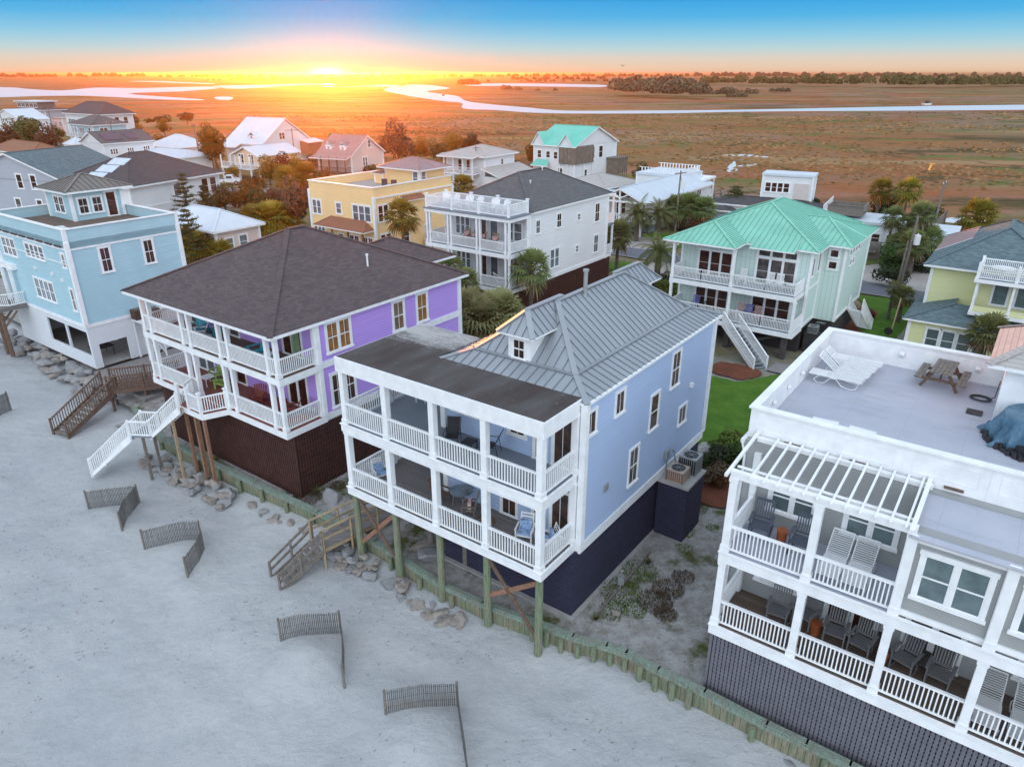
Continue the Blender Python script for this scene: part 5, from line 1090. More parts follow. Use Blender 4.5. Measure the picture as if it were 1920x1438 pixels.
# ---------------------------------------------------------------- vegetation
def rnd(n): return RNG.normal(size=(n, 3))
def quads(centres, size, nrm, up, aspect=1.0, tint=None):
    """leaf quads: arrays"""
    n = len(centres); nrm = nrm/np.linalg.norm(nrm, axis=1, keepdims=True); x = np.cross(nrm, up); x /= np.maximum(np.linalg.norm(x, axis=1, keepdims=True), 1e-6); y = np.cross(nrm, x)
    s = np.asarray(size).reshape(-1, 1) if hasattr(size, '__len__') else np.full((n, 1), size)
    a = x*s; b = y*s*aspect; V = np.stack([centres - a*.5, centres - b*.5, centres + a*.5, centres + b*.5], 1).reshape(-1, 3)
    F = np.arange(n*4).reshape(n, 4); return V, F, (tint if tint is not None else RNG.random(n))
def crown_mesh(name, mat, rx=1.0, ry=1.0, rz=.8, lobes=9, n=2600, s=.14, seed=0, gap=.35, flat=0.0):
    global RNG; RNG = np.random.default_rng(seed); L_ = rnd(lobes); L_ /= np.linalg.norm(L_, axis=1, keepdims=True); L_ *= RNG.uniform(.35, .72, (lobes, 1)); L_ = np.vstack([L_, [[0, 0, 0]]])
    rl = RNG.uniform(.28, .5, lobes + 1); rl[-1] = .55
    k = RNG.integers(0, lobes + 1, n); d = rnd(n); d /= np.linalg.norm(d, axis=1, keepdims=True); rad = rl[k][:, None]*RNG.uniform(.72, 1.04, (n, 1))
    P = L_[k] + d*rad; hole = np.sin(P[:, 0]*7 + seed)*np.sin(P[:, 1]*6.3 + 1)*np.sin(P[:, 2]*8 + 2); keep = hole < gap; P = P[keep]; d = d[keep]; k = k[keep]
    P = P*np.array([rx, ry, rz]); P[:, 2] = np.maximum(P[:, 2], -rz*.85)
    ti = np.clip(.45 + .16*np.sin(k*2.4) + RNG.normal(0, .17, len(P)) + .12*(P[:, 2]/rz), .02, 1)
    V, F, T_ = quads(P, RNG.uniform(.6, 1.35, len(P))*s, d + rnd(len(P))*.55, rnd(len(P)), .75, ti)
    mb = MB(); mb.arrays(V, F, T_); return mb.mesh(name, MT[mat], uv=False, tint=True)
def trunk_mesh(h, r, limbs=4, spread=.6, seed=0, mat='bark'):
    rd = random.Random(seed); mb = MB(); pts = [Vector((0, 0, -.3))]
    for i in range(4): pts.append(Vector((rd.uniform(-.12, .12)*h*.3, rd.uniform(-.12, .12)*h*.3, h*(i + 1)/4)))
    for i in range(4): mb.cyl(pts[i], pts[i + 1], r*(1 - .17*i), r*(1 - .17*(i + 1)), 8)
    for i in range(limbs):
        an = 6.28*i/limbs + rd.random(); b = pts[3].lerp(pts[4], rd.random()); e = b + Vector((math.cos(an)*spread*h, math.sin(an)*spread*h, h*rd.uniform(.3, .6))); mb.cyl(b, e, r*.45, r*.15, 6)
    return mb.mesh('trunk', MT[mat], uv=True)
def fan_crown(name, mat, nf=40, rad=1.25, seed=0, lo=-55, hi=78, blades=11, pet=.75, w_=.095, dead=.2):
    rd = random.Random(seed); mb = MB()
    for f in range(nf):
        q = (f + .5)/nf; el = R(lo + (hi - lo)*q**.8 + rd.uniform(-8, 8)); az = f*2.39996 + rd.uniform(-.2, .2); D = Vector((math.cos(az)*math.cos(el), math.sin(az)*math.cos(el), math.sin(el)))
        S = Vector((-math.sin(az), math.cos(az), 0)); Un = D.cross(S)*-1; Un = S.cross(D); base = D*.08; pl = pet*rad*rd.uniform(.55, .8); hub = base + D*pl - Vector((0, 0, .06*pl)); mb.beam(base, hub, .03, .02, 0, tint=.5)
        t0 = (rd.uniform(0, .04) if q < dead else min(1, max(.08, .25 + .65*q + rd.uniform(-.15, .15))))
        fl = rad*rd.uniform(.55, .75)
        for b in range(blades):
            th = R(-88 + 176*b/(blades - 1)); dr = D*math.cos(th) + S*math.sin(th); l = fl*(1 - .18*abs(th)/1.5)*rd.uniform(.9, 1.08); side = (D*-math.sin(th) + S*math.cos(th))*w_*rad*.5
            m1 = hub + dr*l*.55 + Un*.03 - Vector((0, 0, .05*l)); e = hub + dr*l - Vector((0, 0, l*(.28 + .25*(1 - q)))) ; t_ = min(1, max(0, t0 + rd.uniform(-.08, .08)))
            mb.add([hub, m1 - side, e, m1 + side], [(0, 1, 2, 3)], 0, t_)
    return mb.mesh(name, MT[mat], uv=False, tint=True)
def feather_crown(name, mat, nf=30, ln=1.9, seed=0):
    rd = random.Random(seed); mb = MB()
    for f in range(nf):
        q = (f + .5)/nf; el = R(-35 + 115*q**.9 + rd.uniform(-6, 6)); az = f*2.39996; H_ = Vector((math.cos(az), math.sin(az), 0)); S = Vector((-math.sin(az), math.cos(az), 0)); p = H_*.1; v = H_*math.cos(el) + Vector((0, 0, math.sin(el))); seg = 9; L_ = ln*rd.uniform(.85, 1.1)/seg; t0 = .2 + .6*q + rd.uniform(-.12, .12)
        for i in range(seg):
            n_ = p + v*L_; mb.beam(p, n_, .03*(1 - i/seg) + .008, .015, 0, tint=.4)
            for k in (0, .5):
                for sg in (-1, 1):
                    b = p.lerp(n_, k); l = .42*ln/1.9*math.sin(3.14*min(1, (i + k + 1.2)/(seg + 1)))**.6; e = b + S*sg*l + v*l*.45 - Vector((0, 0, l*.35)); mb.add([b, b + v*.06, e], [(0, 1, 2)], 0, min(1, max(0.07, t0 + rd.uniform(-.1, .1))))
            p = n_; v = (v + Vector((0, 0, -.20))).normalized()
    return mb.mesh(name, MT[mat], uv=False, tint=True)
def palm_trunk(h, r=.17, seed=0, lean=.0):
    rd = random.Random(seed); mb = MB(); n = 9; pts = [Vector((lean*(i/n)**2*h, 0, -.3 + (h + .3)*i/n)) for i in range(n + 1)]
    for i in range(n): k = i/n; mb.cyl(pts[i], pts[i + 1], r*(1.15 - .25*k)*(1.05 if i % 2 else .98), r*(1.15 - .25*(k + 1/n)), 9, cap=False)
    for i in range(26): an = i*2.4; z = h - .05 - .035*i*1.3; e = Vector((math.cos(an)*r*1.9, math.sin(an)*r*1.9, z + .18)); mb.beam(Vector((lean*h + math.cos(an)*r*.6, math.sin(an)*r*.6, z)), e + Vector((lean*h, 0, 0)), .07, .03)
    return mb.mesh('trunk', MT['trunk'])
PC = {}
def palm(x, y, h, label, group=None, z=0, rad=1.3, kind='fan', mat='palm', lean=0.0, tr=.17, seed=None, nf=46):
    sd_ = seed if seed is not None else random.randint(0, 2); k = (kind, mat, sd_, nf)
    if k not in PC: PC[k] = fan_crown('crown', mat, nf, 1.0, sd_) if kind == 'fan' else feather_crown('crown', mat, 34, 1.45, sd_)
    o = thing('palm_tree', label, 'palm tree', (x, y, z), random.uniform(0, 6) if not lean else 0, group)
    obj('trunk', cached(('pt', round(h, 1), tr, lean), lambda: palm_trunk(h, tr, 0, lean)), o); obj('crown', PC[k], o, (lean*h, 0, h), 0, rad); return o
TR = {}
def tree(x, y, h, r, label, mat='leaf_olive', group=None, z=-.2, seed=0, name='tree', cat='tree', th=.45, sz=.12, n=2600, rz=.75, tr=None):
    k = (mat, seed, sz, n)
    if k not in TR: TR[k] = crown_mesh('crown', mat, 1, 1, 1, 10, n, sz, seed)
    o = thing(name, label, cat, (x, y, z), random.uniform(0, 6), group); ch = h*(1 - th)
    obj('trunk', cached(('tt', round(h*th, 1), seed), lambda: trunk_mesh(h*th + ch*.25, tr or .035*h, 5, .45, seed)), o); obj('crown', TR[k], o, (0, 0, h - ch*.5), 0, (r, r, ch*.58)); return o
def shrub(x, y, h, r, label, mat='leaf', group=None, z=-.05, seed=0, name='shrub', ry=None, n=2200, sz=.12, cat='shrub', rz=0):
    k = (mat, seed, sz, n, 's')
    if k not in TR: TR[k] = crown_mesh('foliage', mat, 1, 1, 1, 8, n, sz, seed + 50, gap=.6)
    o = thing(name, label, cat, (x, y, z), rz, group); obj('foliage', TR[k], o, (0, 0, h*.48), 0, (r, ry or r, h*.58))
    obj('stem', cached(('stem',), lambda: trunk_mesh(.5, .06, 5, .5, 3)), o, (0, 0, 0), 0, max(.6, h*.5)); return o
def pine(x, y, h, r, label, seed=0, z=0, layered=True):
    rd = random.Random(seed); o = thing('pine_tree', label, 'pine tree', (x, y, z)); mb = MB(); mb.cyl((0, 0, -.3), (0, 0, h*.98), .05*h**.5*1.1, .03, 8); cr = MB(); P, D_, T_ = [], [], []
    for i in range(11):
        q = i/10; zz = h*(.16 + .8*q); nb = 6 if q < .8 else 4
        for b in range(nb):
            an = rd.uniform(0, 6.28); l = r*(1 - q*.82)*rd.uniform(.75, 1.15); e = Vector((math.cos(an)*l, math.sin(an)*l, zz + l*.22)); mb.cyl((0, 0, zz), e, .045, .015, 5, cap=False)
            for t_ in np.linspace(.25, 1.0, 6):
                c_ = Vector((0, 0, zz)).lerp(e, t_); m = 16
                for _ in range(m): P.append((c_.x + rd.gauss(0, .13*r*.5), c_.y + rd.gauss(0, .13*r*.5), c_.z + rd.gauss(.05, .07))); T_.append(min(1, max(0, .35 + .3*t_*rd.random() + .25*q + rd.gauss(0, .12))))
    P = np.array(P); V, F, T2 = quads(P, RNG.uniform(.14, .30, len(P)), rnd(len(P)) + [0, 0, .8], rnd(len(P)), .35, np.array(T_)); cr.arrays(V, F, T2)
    obj('trunk', mb.mesh('trunk', MT['bark']), o); obj('crown', cr.mesh('crown', MT['pine'], uv=False, tint=True), o); return o
# --- near palms
palm(1.6, 58.3, 5.2, 'cabbage palm against the brown slatted screen, right of the white house porch', rad=1.75, seed=0)
palm(11.5, 77.6, 4.0, 'cabbage palm with a sunlit top by the road at the white house far corner', rad=1.7, seed=1)
palm(-12.0, 79.0, 5.8, 'cabbage palm in front of the yellow house corner', mat='palm_gold', rad=2.0, seed=2)
for x, y, h, r, lb in ((-3.55, 52.5, 3.1, 2.1, 'wide palmetto clump nearest the violet house back corner'), (-.93, 52.5, 3.1, 2.0, 'palmetto clump touching the blue house roof edge'), (-2.25, 51.4, 2.8, 2.1, 'palmetto clump in front of the other two between the violet and white houses')):
    palm(x, y, h, lb, 'palmetto clumps between the houses', rad=r, nf=110, seed=1, tr=.2, mat='palmetto')
palm(-5.4, 60.0, 4.7, 'young cabbage palm in front of the white house left porch', rad=1.5, seed=2); palm(-3.9, 57.0, 4.3, 'short cabbage palm below the white house porch, nearer the palmettos', rad=1.4, seed=0)
palm(14.9, 72.1, 3.4, 'feather palm with a thick trunk by the road left of the mint house', rad=1.9, kind='feather', tr=.3, seed=0)
palm(16.0, 92.4, 3.6, 'feather palm in front of the long white house, left of the pair', rad=1.9, kind='feather', tr=.3, seed=1)
palm(18.8, 92.8, 3.6, 'feather palm in front of the long white house, right of the pair', rad=1.8, kind='feather', tr=.34, seed=2)
for x, y, h, r, lb in ((22.8, 100.3, 3.0, 2.0, 'bushy palm nearest the utility pole by the long white house'), (24.5, 100.8, 3.2, 2.0, 'bushy palm right of the utility pole'), (26.1, 99.4, 3.0, 1.9, 'bushy palm farthest right along the long white house')): palm(x, y, h, lb, 'bushy palms along the long white house', rad=r, seed=1, nf=60)
palm(42.6, 75.8, 3.3, 'short palm with a thick patterned trunk beside the leaning power poles', rad=1.7, tr=.42, seed=0); palm(45.6, 78.2, 3.3, 'thick trunked palm half hidden behind the pale yellow house corner', rad=1.7, tr=.4, seed=1)
palm(43.0, 79.5, 2.4, 'low palmetto left of the leaning power poles', rad=1.6, seed=2, tr=.25)
palm(42.7, 81.1, 5.2, 'tall slim palm in front of the low white house, leftmost of the three', rad=1.35, seed=1, tr=.15); palm(43.9, 80.0, 4.6, 'tall slim palm in front of the low white house, middle of the three', rad=1.3, seed=2, tr=.15); palm(44.8, 79.2, 5.8, 'tall slim palm by the power poles, rightmost of the three', rad=1.6, seed=0, tr=.15)
palm(48.3, 96.2, 6.0, 'sunlit palm with an orange skirt at the marsh edge, left one', mat='palm_gold', rad=1.7, seed=0); palm(49.6, 91.9, 6.5, 'sunlit palm with an orange skirt at the marsh edge, right one', mat='palm_gold', rad=1.8, seed=1)
palm(33.7, 59.7, 2.4, 'small dark palm on the lawn beside the leaning power poles', rad=1.0, seed=1, tr=.16); palm(33.2, 60.5, 2.9, 'thin crowned palm left of the leaning power poles', rad=.75, seed=2, tr=.12, nf=18)
palm(34.1, 48.6, 3.0, 'palm growing between the roof terrace room and the pale yellow house', rad=1.5, seed=0, tr=.2)
palm(-2.0, 149.3, 3.6, 'palm in front of the low grey roof of the small white house by the marsh', rad=2.0, seed=0, mat='palm_gold', nf=60)
for x, y, h, lb in ((-35.2, 79.5, 2.2, 'palmetto under the pine by the aqua house'), (-32.8, 79.5, 1.5, 'pale palmetto nearest the violet roof'), (-37.1, 80.7, 2.6, 'palmetto at the right edge of the aqua house')): palm(x, y, h, lb, 'palmettos right of the aqua house', rad=1.8, mat='palm_gold', seed=1, nf=56)
for x, y, h, lb in ((-32.6, 92.0, 2.6, 'big golden palmetto left of the yellow house, left one'), (-30.6, 92.0, 3.0, 'big golden palmetto left of the yellow house, middle one'), (-29.5, 94.6, 2.5, 'big golden palmetto left of the yellow house, right one')): palm(x, y, h, lb, 'golden palmettos left of the yellow house', rad=2.5, mat='palm_gold', seed=0, nf=70, tr=.25)
palm(-67.5, 168.5, 6.0, 'ragged palm among the orange trees in front of the white gable house', rad=2.5, mat='palm_gold', seed=2)
palm(-39.6, 130.1, 3.0, 'golden palm bush in front of the pinkish cottage, left one', rad=2.4, mat='palm_gold', seed=0, nf=60); palm(-37.3, 133.8, 3.2, 'golden palm bush in front of the pinkish cottage, right one', rad=2.4, mat='palm_gold', seed=1, nf=60)
palm(7.2, 113.0, 1.4, 'palm top showing beyond the white house roof', rad=1.5, seed=1); palm(-8.4, 127.7, 2.0, 'golden bush palm by the small white house stairs', rad=2.2, mat='palm_gold', seed=2, nf=60)
palm(63.4, 98.7, 2.2, 'golden palmetto beyond the rose shingle roof', rad=2.6, mat='palm_gold', seed=0, nf=60)
# --- pines, trees, shrubs
pine(-45.2, 101.4, 7.4, 2.4, 'small cone shaped pine beyond the aqua house', 3); pine(-35.1, 78.3, 6.6, 2.7, 'layered pine with open branches at the aqua house corner', 5); pine(-43.9, 104.5, 5.4, 1.9, 'low pine just right of the cone shaped pine', 8)
pine(32.5, 106.0, 5.0, 3.4, 'spreading bright green pine behind the turquoise roof', 11)
shrub(22.9, 53.0 - 5.6, 1.7, .95, 'round yellow green shrub at the foot of the mint house stairs', 'leaf_lime', seed=1); shrub(12.2, 35.9, 1.5, 1.25, 'rounded pale green shrub at the lawn corner between the blue and grey houses', 'leaf_lime', seed=2); shrub(10.9, 34.2, 1.6, 1.2, 'dark shrub behind the equipment stand of the blue house', 'leaf_dark', seed=3); shrub(13.2, 37.0, 1.1, .9, 'low shrub beside the gutter of the grey house', 'leaf_lime', seed=4)
shrub(31.6, 60.9, 1.2, .85, 'dark red mounded shrub in the mulch by the mint house', 'leaf_red', seed=1); shrub(11.0, 32.6, .9, .7, 'reddish brown shrub below the equipment stand', 'leaf_red', seed=2)
shrub(12.6, 47.6, 4.6, 1.25, 'tall dark climber covered shrub between the blue roof and the mint stairs', 'leaf_dark', seed=5, n=4200, sz=.085); shrub(13.2, 49.6, 3.2, 1.2, 'vine draped over the left end of the mint balcony', 'leaf_olive', seed=6, n=3600, sz=.09)
for i, (x, y, h, r, m, lb) in enumerate(((12.4, 55.0, 2.6, 1.5, 'leaf_olive', 'olive shrub right behind the blue roof ridge end'), (14.0, 58.6, 3.2, 1.7, 'leaf_dark', 'dark shrub below the feather palm, nearer the blue roof'), (15.8, 58.9, 2.6, 1.4, 'leaf_gold', 'yellowish shrub at the mint house left end'), (10.6, 33.0, 1.3, 1.0, 'leaf_brown', 'brown twiggy shrub at the equipment stand corner'), (12.4, 34.2, 1.7, 1.2, 'leaf', 'green shrub between the rounded shrub and the grey house'), (38.4, 71.0, 2.4, 1.8, 'leaf_dark', 'dark shrub left of the patterned palm trunk'), (41.5, 77.5, 3.0, 2.2, 'leaf', 'green shrub behind the transformer pole'), (45.0, 77.5, 3.0, 2.4, 'leaf_dark', 'dark shrub behind the pale yellow house corner'), (-5.8, 52.8, 2.4, 1.6, 'leaf_olive', 'olive shrub behind the violet house back wall'), (14.5, 66, 2.4, 1.6, 'leaf_lime', 'yellow green shrub beyond the blue roof ridge'), (16.8, 62.6, 2.8, 1.7, 'leaf_olive', 'olive shrub left of the mint house'), (15.2, 70.5, 1.8, 1.5, 'leaf_dark', 'dark shrub under the feather palm by the road'), (4.5, 62.0, 1.2, .9, 'leaf', 'low green shrub against the brown slatted screen'), (15.6, 56.8, 3.0, 1.5, 'leaf_dark', 'dark shrub beside the mint house left balcony'))): shrub(x, y, h, r, lb, m, seed=i)
for i, (u, v) in enumerate(((-11.6, 87.2), (-11.2, 84.6))): 
    x, y, _ = W(u, v); shrub(x, y, 1.15, 1.75, ('clipped dark hedge across the road, farther of the two', 'clipped dark hedge across the road, nearer of the two')[i], 'leaf_dark', seed=i + 3, ry=.75, name='hedge', cat='hedge', n=4200, sz=.085, rz=HA)
for i, (x, y, h, r, m, lb) in enumerate([(24, 100, 2.5, 1.8, 'leaf_brown', 'brown shrub below the long white house'), (30.5, 103.5, 2.6, 2.2, 'leaf', 'green shrub behind the turquoise roof, left'), (34.5, 104, 2.4, 2.2, 'leaf_lime', 'bright green shrub behind the turquoise roof, right'), (26.0, 99.5, 2.2, 1.9, 'leaf_red', 'reddish low shrub by the utility pole'),
    (45.5, 101, 3.0, 2.4, 'leaf_lime', 'yellow green tall shrub right of the white tower house'), (48.0, 100, 2.6, 2.6, 'leaf_gold', 'straw coloured reeds right of the white tower house'), (51.5, 96.0, 2.4, 2.4, 'leaf_brown', 'brown shrub behind the low white house deck'), (42.5, 105, 4.2, 2.4, 'leaf_dark', 'dark juniper behind the white tower house'), (54, 106, 4.8, 2.8, 'leaf_dark', 'dark juniper left of the sunlit marsh palms'), (59, 103, 3.2, 2.6, 'leaf_dark', 'low dark shrub below the sunlit marsh palms')]): shrub(x, y, h, r, lb, m, seed=i % 5, sz=.13)
TREES = [(-137.4, 206.0, 6.9, 4.4, 'leaf_red', 'reddish tree at the far left edge'),
    (-137.2, 210.4, 8.6, 4.5, 'leaf_olive', 'olive tree in the far left wood, leftmost'),
    (-128.7, 203.2, 9.7, 5.0, 'leaf_olive', 'largest olive tree in the far left wood'),
    (-123.0, 200.4, 7.7, 3.5, 'leaf_red', 'reddish brown tree in the far left wood, beside the crossarm pole'),
    (-145.9, 242.8, 4.8, 2.7, 'leaf_olive', 'small olive tree behind the reddish one, far left'),
    (-106.5, 168.3, 5.7, 2.8, 'leaf_gold', 'round golden green tree near the brown roof'),
    (-98.1, 160.8, 4.3, 2.4, 'leaf_olive', 'olive shrub beside the parked far cars'),
    (-98.4, 172.2, 3.3, 2.8, 'leaf_gold', 'golden shrub at the charcoal roof corner'),
    (-103.0, 200.4, 2.8, 2.4, 'leaf_gold', 'round golden shrub at the wall with the dark solar panels'),
    (-215.3, 356.9, 5.8, 4.7, 'leaf_olive', 'olive tree beside the far grey flat topped house'),
    (-136.8, 273.7, 6.7, 2.7, 'leaf_olive', 'olive tree right of the plum roofed far house'),
    (-115.8, 235.2, 5.6, 2.9, 'leaf_gold', 'golden tree right of the pale blue far house'),
    (-156.5, 330.0, 2.4, 2.4, 'leaf_dark', 'small dark flat topped oak on the marsh edge'),
    (-144.0, 316.4, 4.3, 4.4, 'leaf_dark', 'dark double oak on the marsh edge'),
    (-140.5, 330.0, 4.7, 4.3, 'leaf_dark', 'dark domed oak on the marsh edge, farthest right'),
    (-115.0, 250.9, 6.3, 2.5, 'leaf_gold', 'round golden tree by the sandy marsh strip'),
    (-98.3, 208.9, 4.7, 3.4, 'leaf_gold', 'golden shrub below the round tree by the marsh strip'),
    (-95.6, 211.8, 4.1, 2.4, 'leaf_olive', 'olive shrub beside the pyramid roof'),
    (-67.4, 170.2, 8.5, 3.7, 'leaf_gold', 'large orange lit tree left of the white marsh house'),
    (-92.8, 231.6, 6.2, 3.5, 'leaf_olive', 'olive tree behind the large orange tree'),
    (-72.6, 176.4, 4.5, 2.6, 'leaf_brown', 'brown shrub before the low pale blue roof'),
    (-56.2, 149.2, 3.2, 1.9, 'leaf_gold', 'orange shrub under the raised white porch'),
    (-45.1, 129.0, 3.7, 2.5, 'leaf_gold', 'orange lit tree below the raised white porch'),
    (-46.9, 143.2, 5.5, 2.8, 'leaf_gold', 'orange lit tree beside the wooden pole'),
    (-45.3, 149.2, 5.7, 2.8, 'leaf_red', 'reddish orange tree behind the wooden pole'),
    (-40.9, 143.2, 6.0, 2.5, 'leaf_gold', 'orange tree left of the pinkish cottage'),
    (-43.5, 163.5, 4.3, 2.0, 'leaf_olive', 'olive tree at the pinkish cottage left corner'),
    (-44.6, 113.3, 4.5, 2.8, 'leaf_olive', 'olive tree behind the pale cottage, left'),
    (-41.0, 112.0, 5.1, 2.7, 'leaf_gold', 'golden tree behind the pale cottage, middle'),
    (-36.9, 107.6, 5.3, 2.1, 'leaf_olive', 'olive tree behind the pale cottage, right'),
    (-35.8, 112.0, 4.3, 2.1, 'leaf_brown', 'brown tree left of the bare brown tree'),
    (-28.1, 94.6, 7.7, 2.5, 'leaf_brown', 'tall bare reddish brown tree left of the yellow house'),
    (-31.6, 114.3, 4.8, 1.6, 'leaf_brown', 'bare brown tree close behind the yellow house left wall'),
    (-36.0, 141.8, 3.2, 2.0, 'leaf_gold', 'golden shrub below the pinkish cottage stairs'),
    (-27.6, 146.9, 3.8, 2.5, 'leaf_olive', 'olive tree behind the yellow parapet, left'),
    (-25.9, 170.2, 10.4, 4.6, 'leaf_brown', 'broad bare brown tree behind the yellow rooftop room'),
    (-22.6, 184.1, 5.8, 3.1, 'leaf_gold', 'orange tree behind the yellow rooftop room'),
    (-17.7, 176.4, 6.0, 2.9, 'leaf_olive', 'olive tree right of the yellow rooftop room'),
    (-14.7, 190.1, 6.3, 3.4, 'leaf_gold', 'broad orange tree left of the small white marsh house'),
    (-11.0, 203.2, 5.2, 3.3, 'leaf_dark', 'dark oak at the marsh edge left of the small white marsh house'),
    (-10.0, 135.1, 2.4, 1.4, 'leaf_gold', 'golden shrub below the small white marsh house stairs'),
    (-5.6, 139.7, 2.1, 2.3, 'leaf_olive', 'olive shrub below the small white marsh house'),
    (4.5, 174.3, 5.4, 2.3, 'leaf_gold', 'golden green rounded tree between the two marsh houses'),
    (6.6, 152.4, 3.9, 4.1, 'leaf_brown', 'large brown domed bush before the turquoise gabled house, left'),
    (10.8, 155.6, 3.0, 2.6, 'leaf_brown', 'large brown domed bush before the turquoise gabled house, right'),
    (14.1, 152.4, 1.6, 2.1, 'leaf', 'green shrub right of the brown domed bushes'),
    (20.0, 159.1, 1.2, 1.9, 'leaf_dark', 'dark low shrub below the turquoise gabled house deck'),
    (26.4, 149.2, 3.6, 2.5, 'leaf_dark', 'dark wind shaped cedar right of the turquoise gabled house'),
    (27.8, 143.2, 3.0, 2.0, 'leaf_gold', 'golden shrubby tree right of the dark cedar'),
    (30.3, 146.9, 3.0, 1.4, 'leaf_lime', 'yellow green tree by the long white house'),
    (-39.2, 184.1, 5.1, 1.7, 'leaf_olive', 'small dark tree behind the pinkish cottage')]
for i, (x, y, h, r, m, lb) in enumerate(TREES): tree(x, y, h, r, lb, m, seed=i % 4, th=.16 if r > .4*h else .3, sz=.11, n=3200)
# --- yucca and ground plants on the sandy strip
for x, y, s, lb in ((3.35, 22.55, .45, 'spiky grey green yucca at the bulkhead end of the sandy strip'), (6.1, 26.2, .4, 'small spiky yucca along the navy brick base'), (-10.2, 31.9, .5, 'yucca in the gap between the violet and blue houses')):
    o = thing('yucca', lb, 'yucca', (x, y, 0)); mb = MB(); rd = random.Random(int(x*10))
    for k in range(34):
        an = rd.uniform(0, 6.28); el = rd.uniform(.2, 1.3); D = Vector((math.cos(an)*math.cos(el), math.sin(an)*math.cos(el), math.sin(el))); S = Vector((-math.sin(an), math.cos(an), 0))*.025; mb.add([-S, S, D*s*rd.uniform(.8, 1.2)], [(0, 1, 2)], 0, rd.uniform(.2, .8))
    obj('foliage', mb.mesh('foliage', MT['grass_b'], uv=False, tint=True), o)
def grass_patch(name, pts, n, h=.12, mat='grass_b', spread=.5, w_=.02):
    mb = MB(); rd = random.Random(n)
    for (cx, cy, r) in pts:
        for _ in range(int(n*r*r)):
            a_, q = rd.uniform(0, 6.28), rd.random()**.5*r; x, y = cx + math.cos(a_)*q, cy + math.sin(a_)*q; z = yard_z(*UV(x, y)); an = rd.uniform(0, 6.28); l = h*rd.uniform(.5, 1.5); S = Vector((math.cos(an), math.sin(an), 0))*w_
            mb.add([Vector((x, y, z)) - S, Vector((x, y, z)) + S, Vector((x + rd.gauss(0, .3)*l, y + rd.gauss(0, .3)*l, z + l))], [(0, 1, 2)], 0, rd.random())
    tag(obj(name, mb.mesh(name, MT[mat], uv=False, tint=True)), kind='stuff')
grass_patch('ground_cover', [(4.6, 24.2, .9), (5.6, 25.6, .8), (5.0, 23.2, .6), (8.2, 28.5, .5), (7.9, 27.2, .4), (4.1, 23.1, .6), (9.6, 28.8, .35), (9.3, 30.6, .6)], 900, .10, 'leaf_lime')
grass_patch('dry_grass', [(5.9, 23.6, .75), (6.6, 24.4, .7), (6.2, 22.9, .5), (-10.6, 31.6, .8), (-11.4, 32.6, .6), (7.4, 25.2, .5), (-9.3, 32.6, .5)], 1500, .16, 'leaf_brown', w_=.012)
grass_patch('lawn_blades', [(13, 37.5, 2.2), (16, 41.5, 2.4), (19, 45, 2.2), (14, 45, 2.0), (11.6, 41, 1.6), (32.5, 58.5, 2.4), (35, 63.5, 2.2)], 420, .07, 'leaf_lime', w_=.012)
# --- marsh texture: clumps of reeds on the near marsh and far woods
def wood(name, spec, mat, n, s, seed, zb=-1.3, label=None):
    """spec: list of (x0,y0,x1,y1,depth,height) belts; tree-like clumps of leaf faces"""
    global RNG; RNG = np.random.default_rng(seed); PP, DD, SS, TT = [], [], [], []
    for (x0, y0, x1, y1, dep, hh) in spec:
        Ln = math.hypot(x1 - x0, y1 - y0); m = int(n*Ln/400) + 4
        for _ in range(m):
            k = RNG.random(); j = RNG.random()*dep; dx, dy = (x1 - x0)/Ln, (y1 - y0)/Ln; cx, cy = x0 + dx*Ln*k - dy*j, y0 + dy*Ln*k + dx*j; H_ = hh*RNG.uniform(.65, 1.1); r = H_*RNG.uniform(.35, .55)
            q = 120; d = rnd(q); d /= np.linalg.norm(d, axis=1, keepdims=True); d[:, 2] = np.abs(d[:, 2])*1.0 - .15; P = np.array([cx, cy, zb + H_*.45]) + d*np.array([r, r, H_*.55]); PP.append(P); DD.append(d + rnd(q)*.5); SS.append(RNG.uniform(.6, 1.3, q)*s*H_*.7); TT.append(np.clip(RNG.normal(.5, .12) + RNG.normal(0, .2, q), 0, 1))
    P, D_, S_, T_ = np.vstack(PP), np.vstack(DD), np.concatenate(SS), np.concatenate(TT); V, F, T2 = quads(P, S_, D_, rnd(len(P)), .8, T_); mb = MB(); mb.arrays(V, F, T2); tag(obj(name, mb.mesh(name, MT[mat], uv=False, tint=True)), kind='stuff')
wood('distant_woodland', [(356, 1525, 480, 1342, 60, 17), (480, 1342, 610, 1198, 60, 20), (610, 1198, 760, 1230, 60, 19), (760, 1230, 1300, 1650, 80, 17), (300, 1750, 356, 1525, 50, 12)], 'leaf_olive', 70, .30, 21)
wood('island_woodland', [(98, 790, 140, 700, 22, 17), (140, 700, 166, 680, 25, 15), (110, 815, 170, 760, 20, 19), (170, 760, 240, 740, 12, 9)], 'leaf_brown', 110, .24, 22)
wood('horizon_woodland', [(-2600, 3300, -1700, 3700, 120, 22), (-1700, 3700, -300, 3900, 120, 16), (-900, 2300, -300, 2500, 60, 9), (-300, 3900, 900, 3900, 150, 20), (0, 2300, 330, 2500, 80, 13), (900, 3900, 3200, 3300, 150, 26), (-60, 1760, 330, 2000, 60, 9), (-3200, 3000, -2600, 3300, 100, 26)], 'leaf_brown', 26, .45, 23)
wood('marsh_islets', [(-15, 1010, -2, 1005, 8, 7), (4, 1010, 12, 1008, 6, 5), (30, 980, 34, 980, 5, 4), (52, 970, 56, 970, 5, 4), (-92, 1350, -60, 1340, 12, 12), (200, 720, 215, 712, 6, 4), (300, 900, 320, 895, 8, 6)], 'leaf_brown', 500, .3, 24)
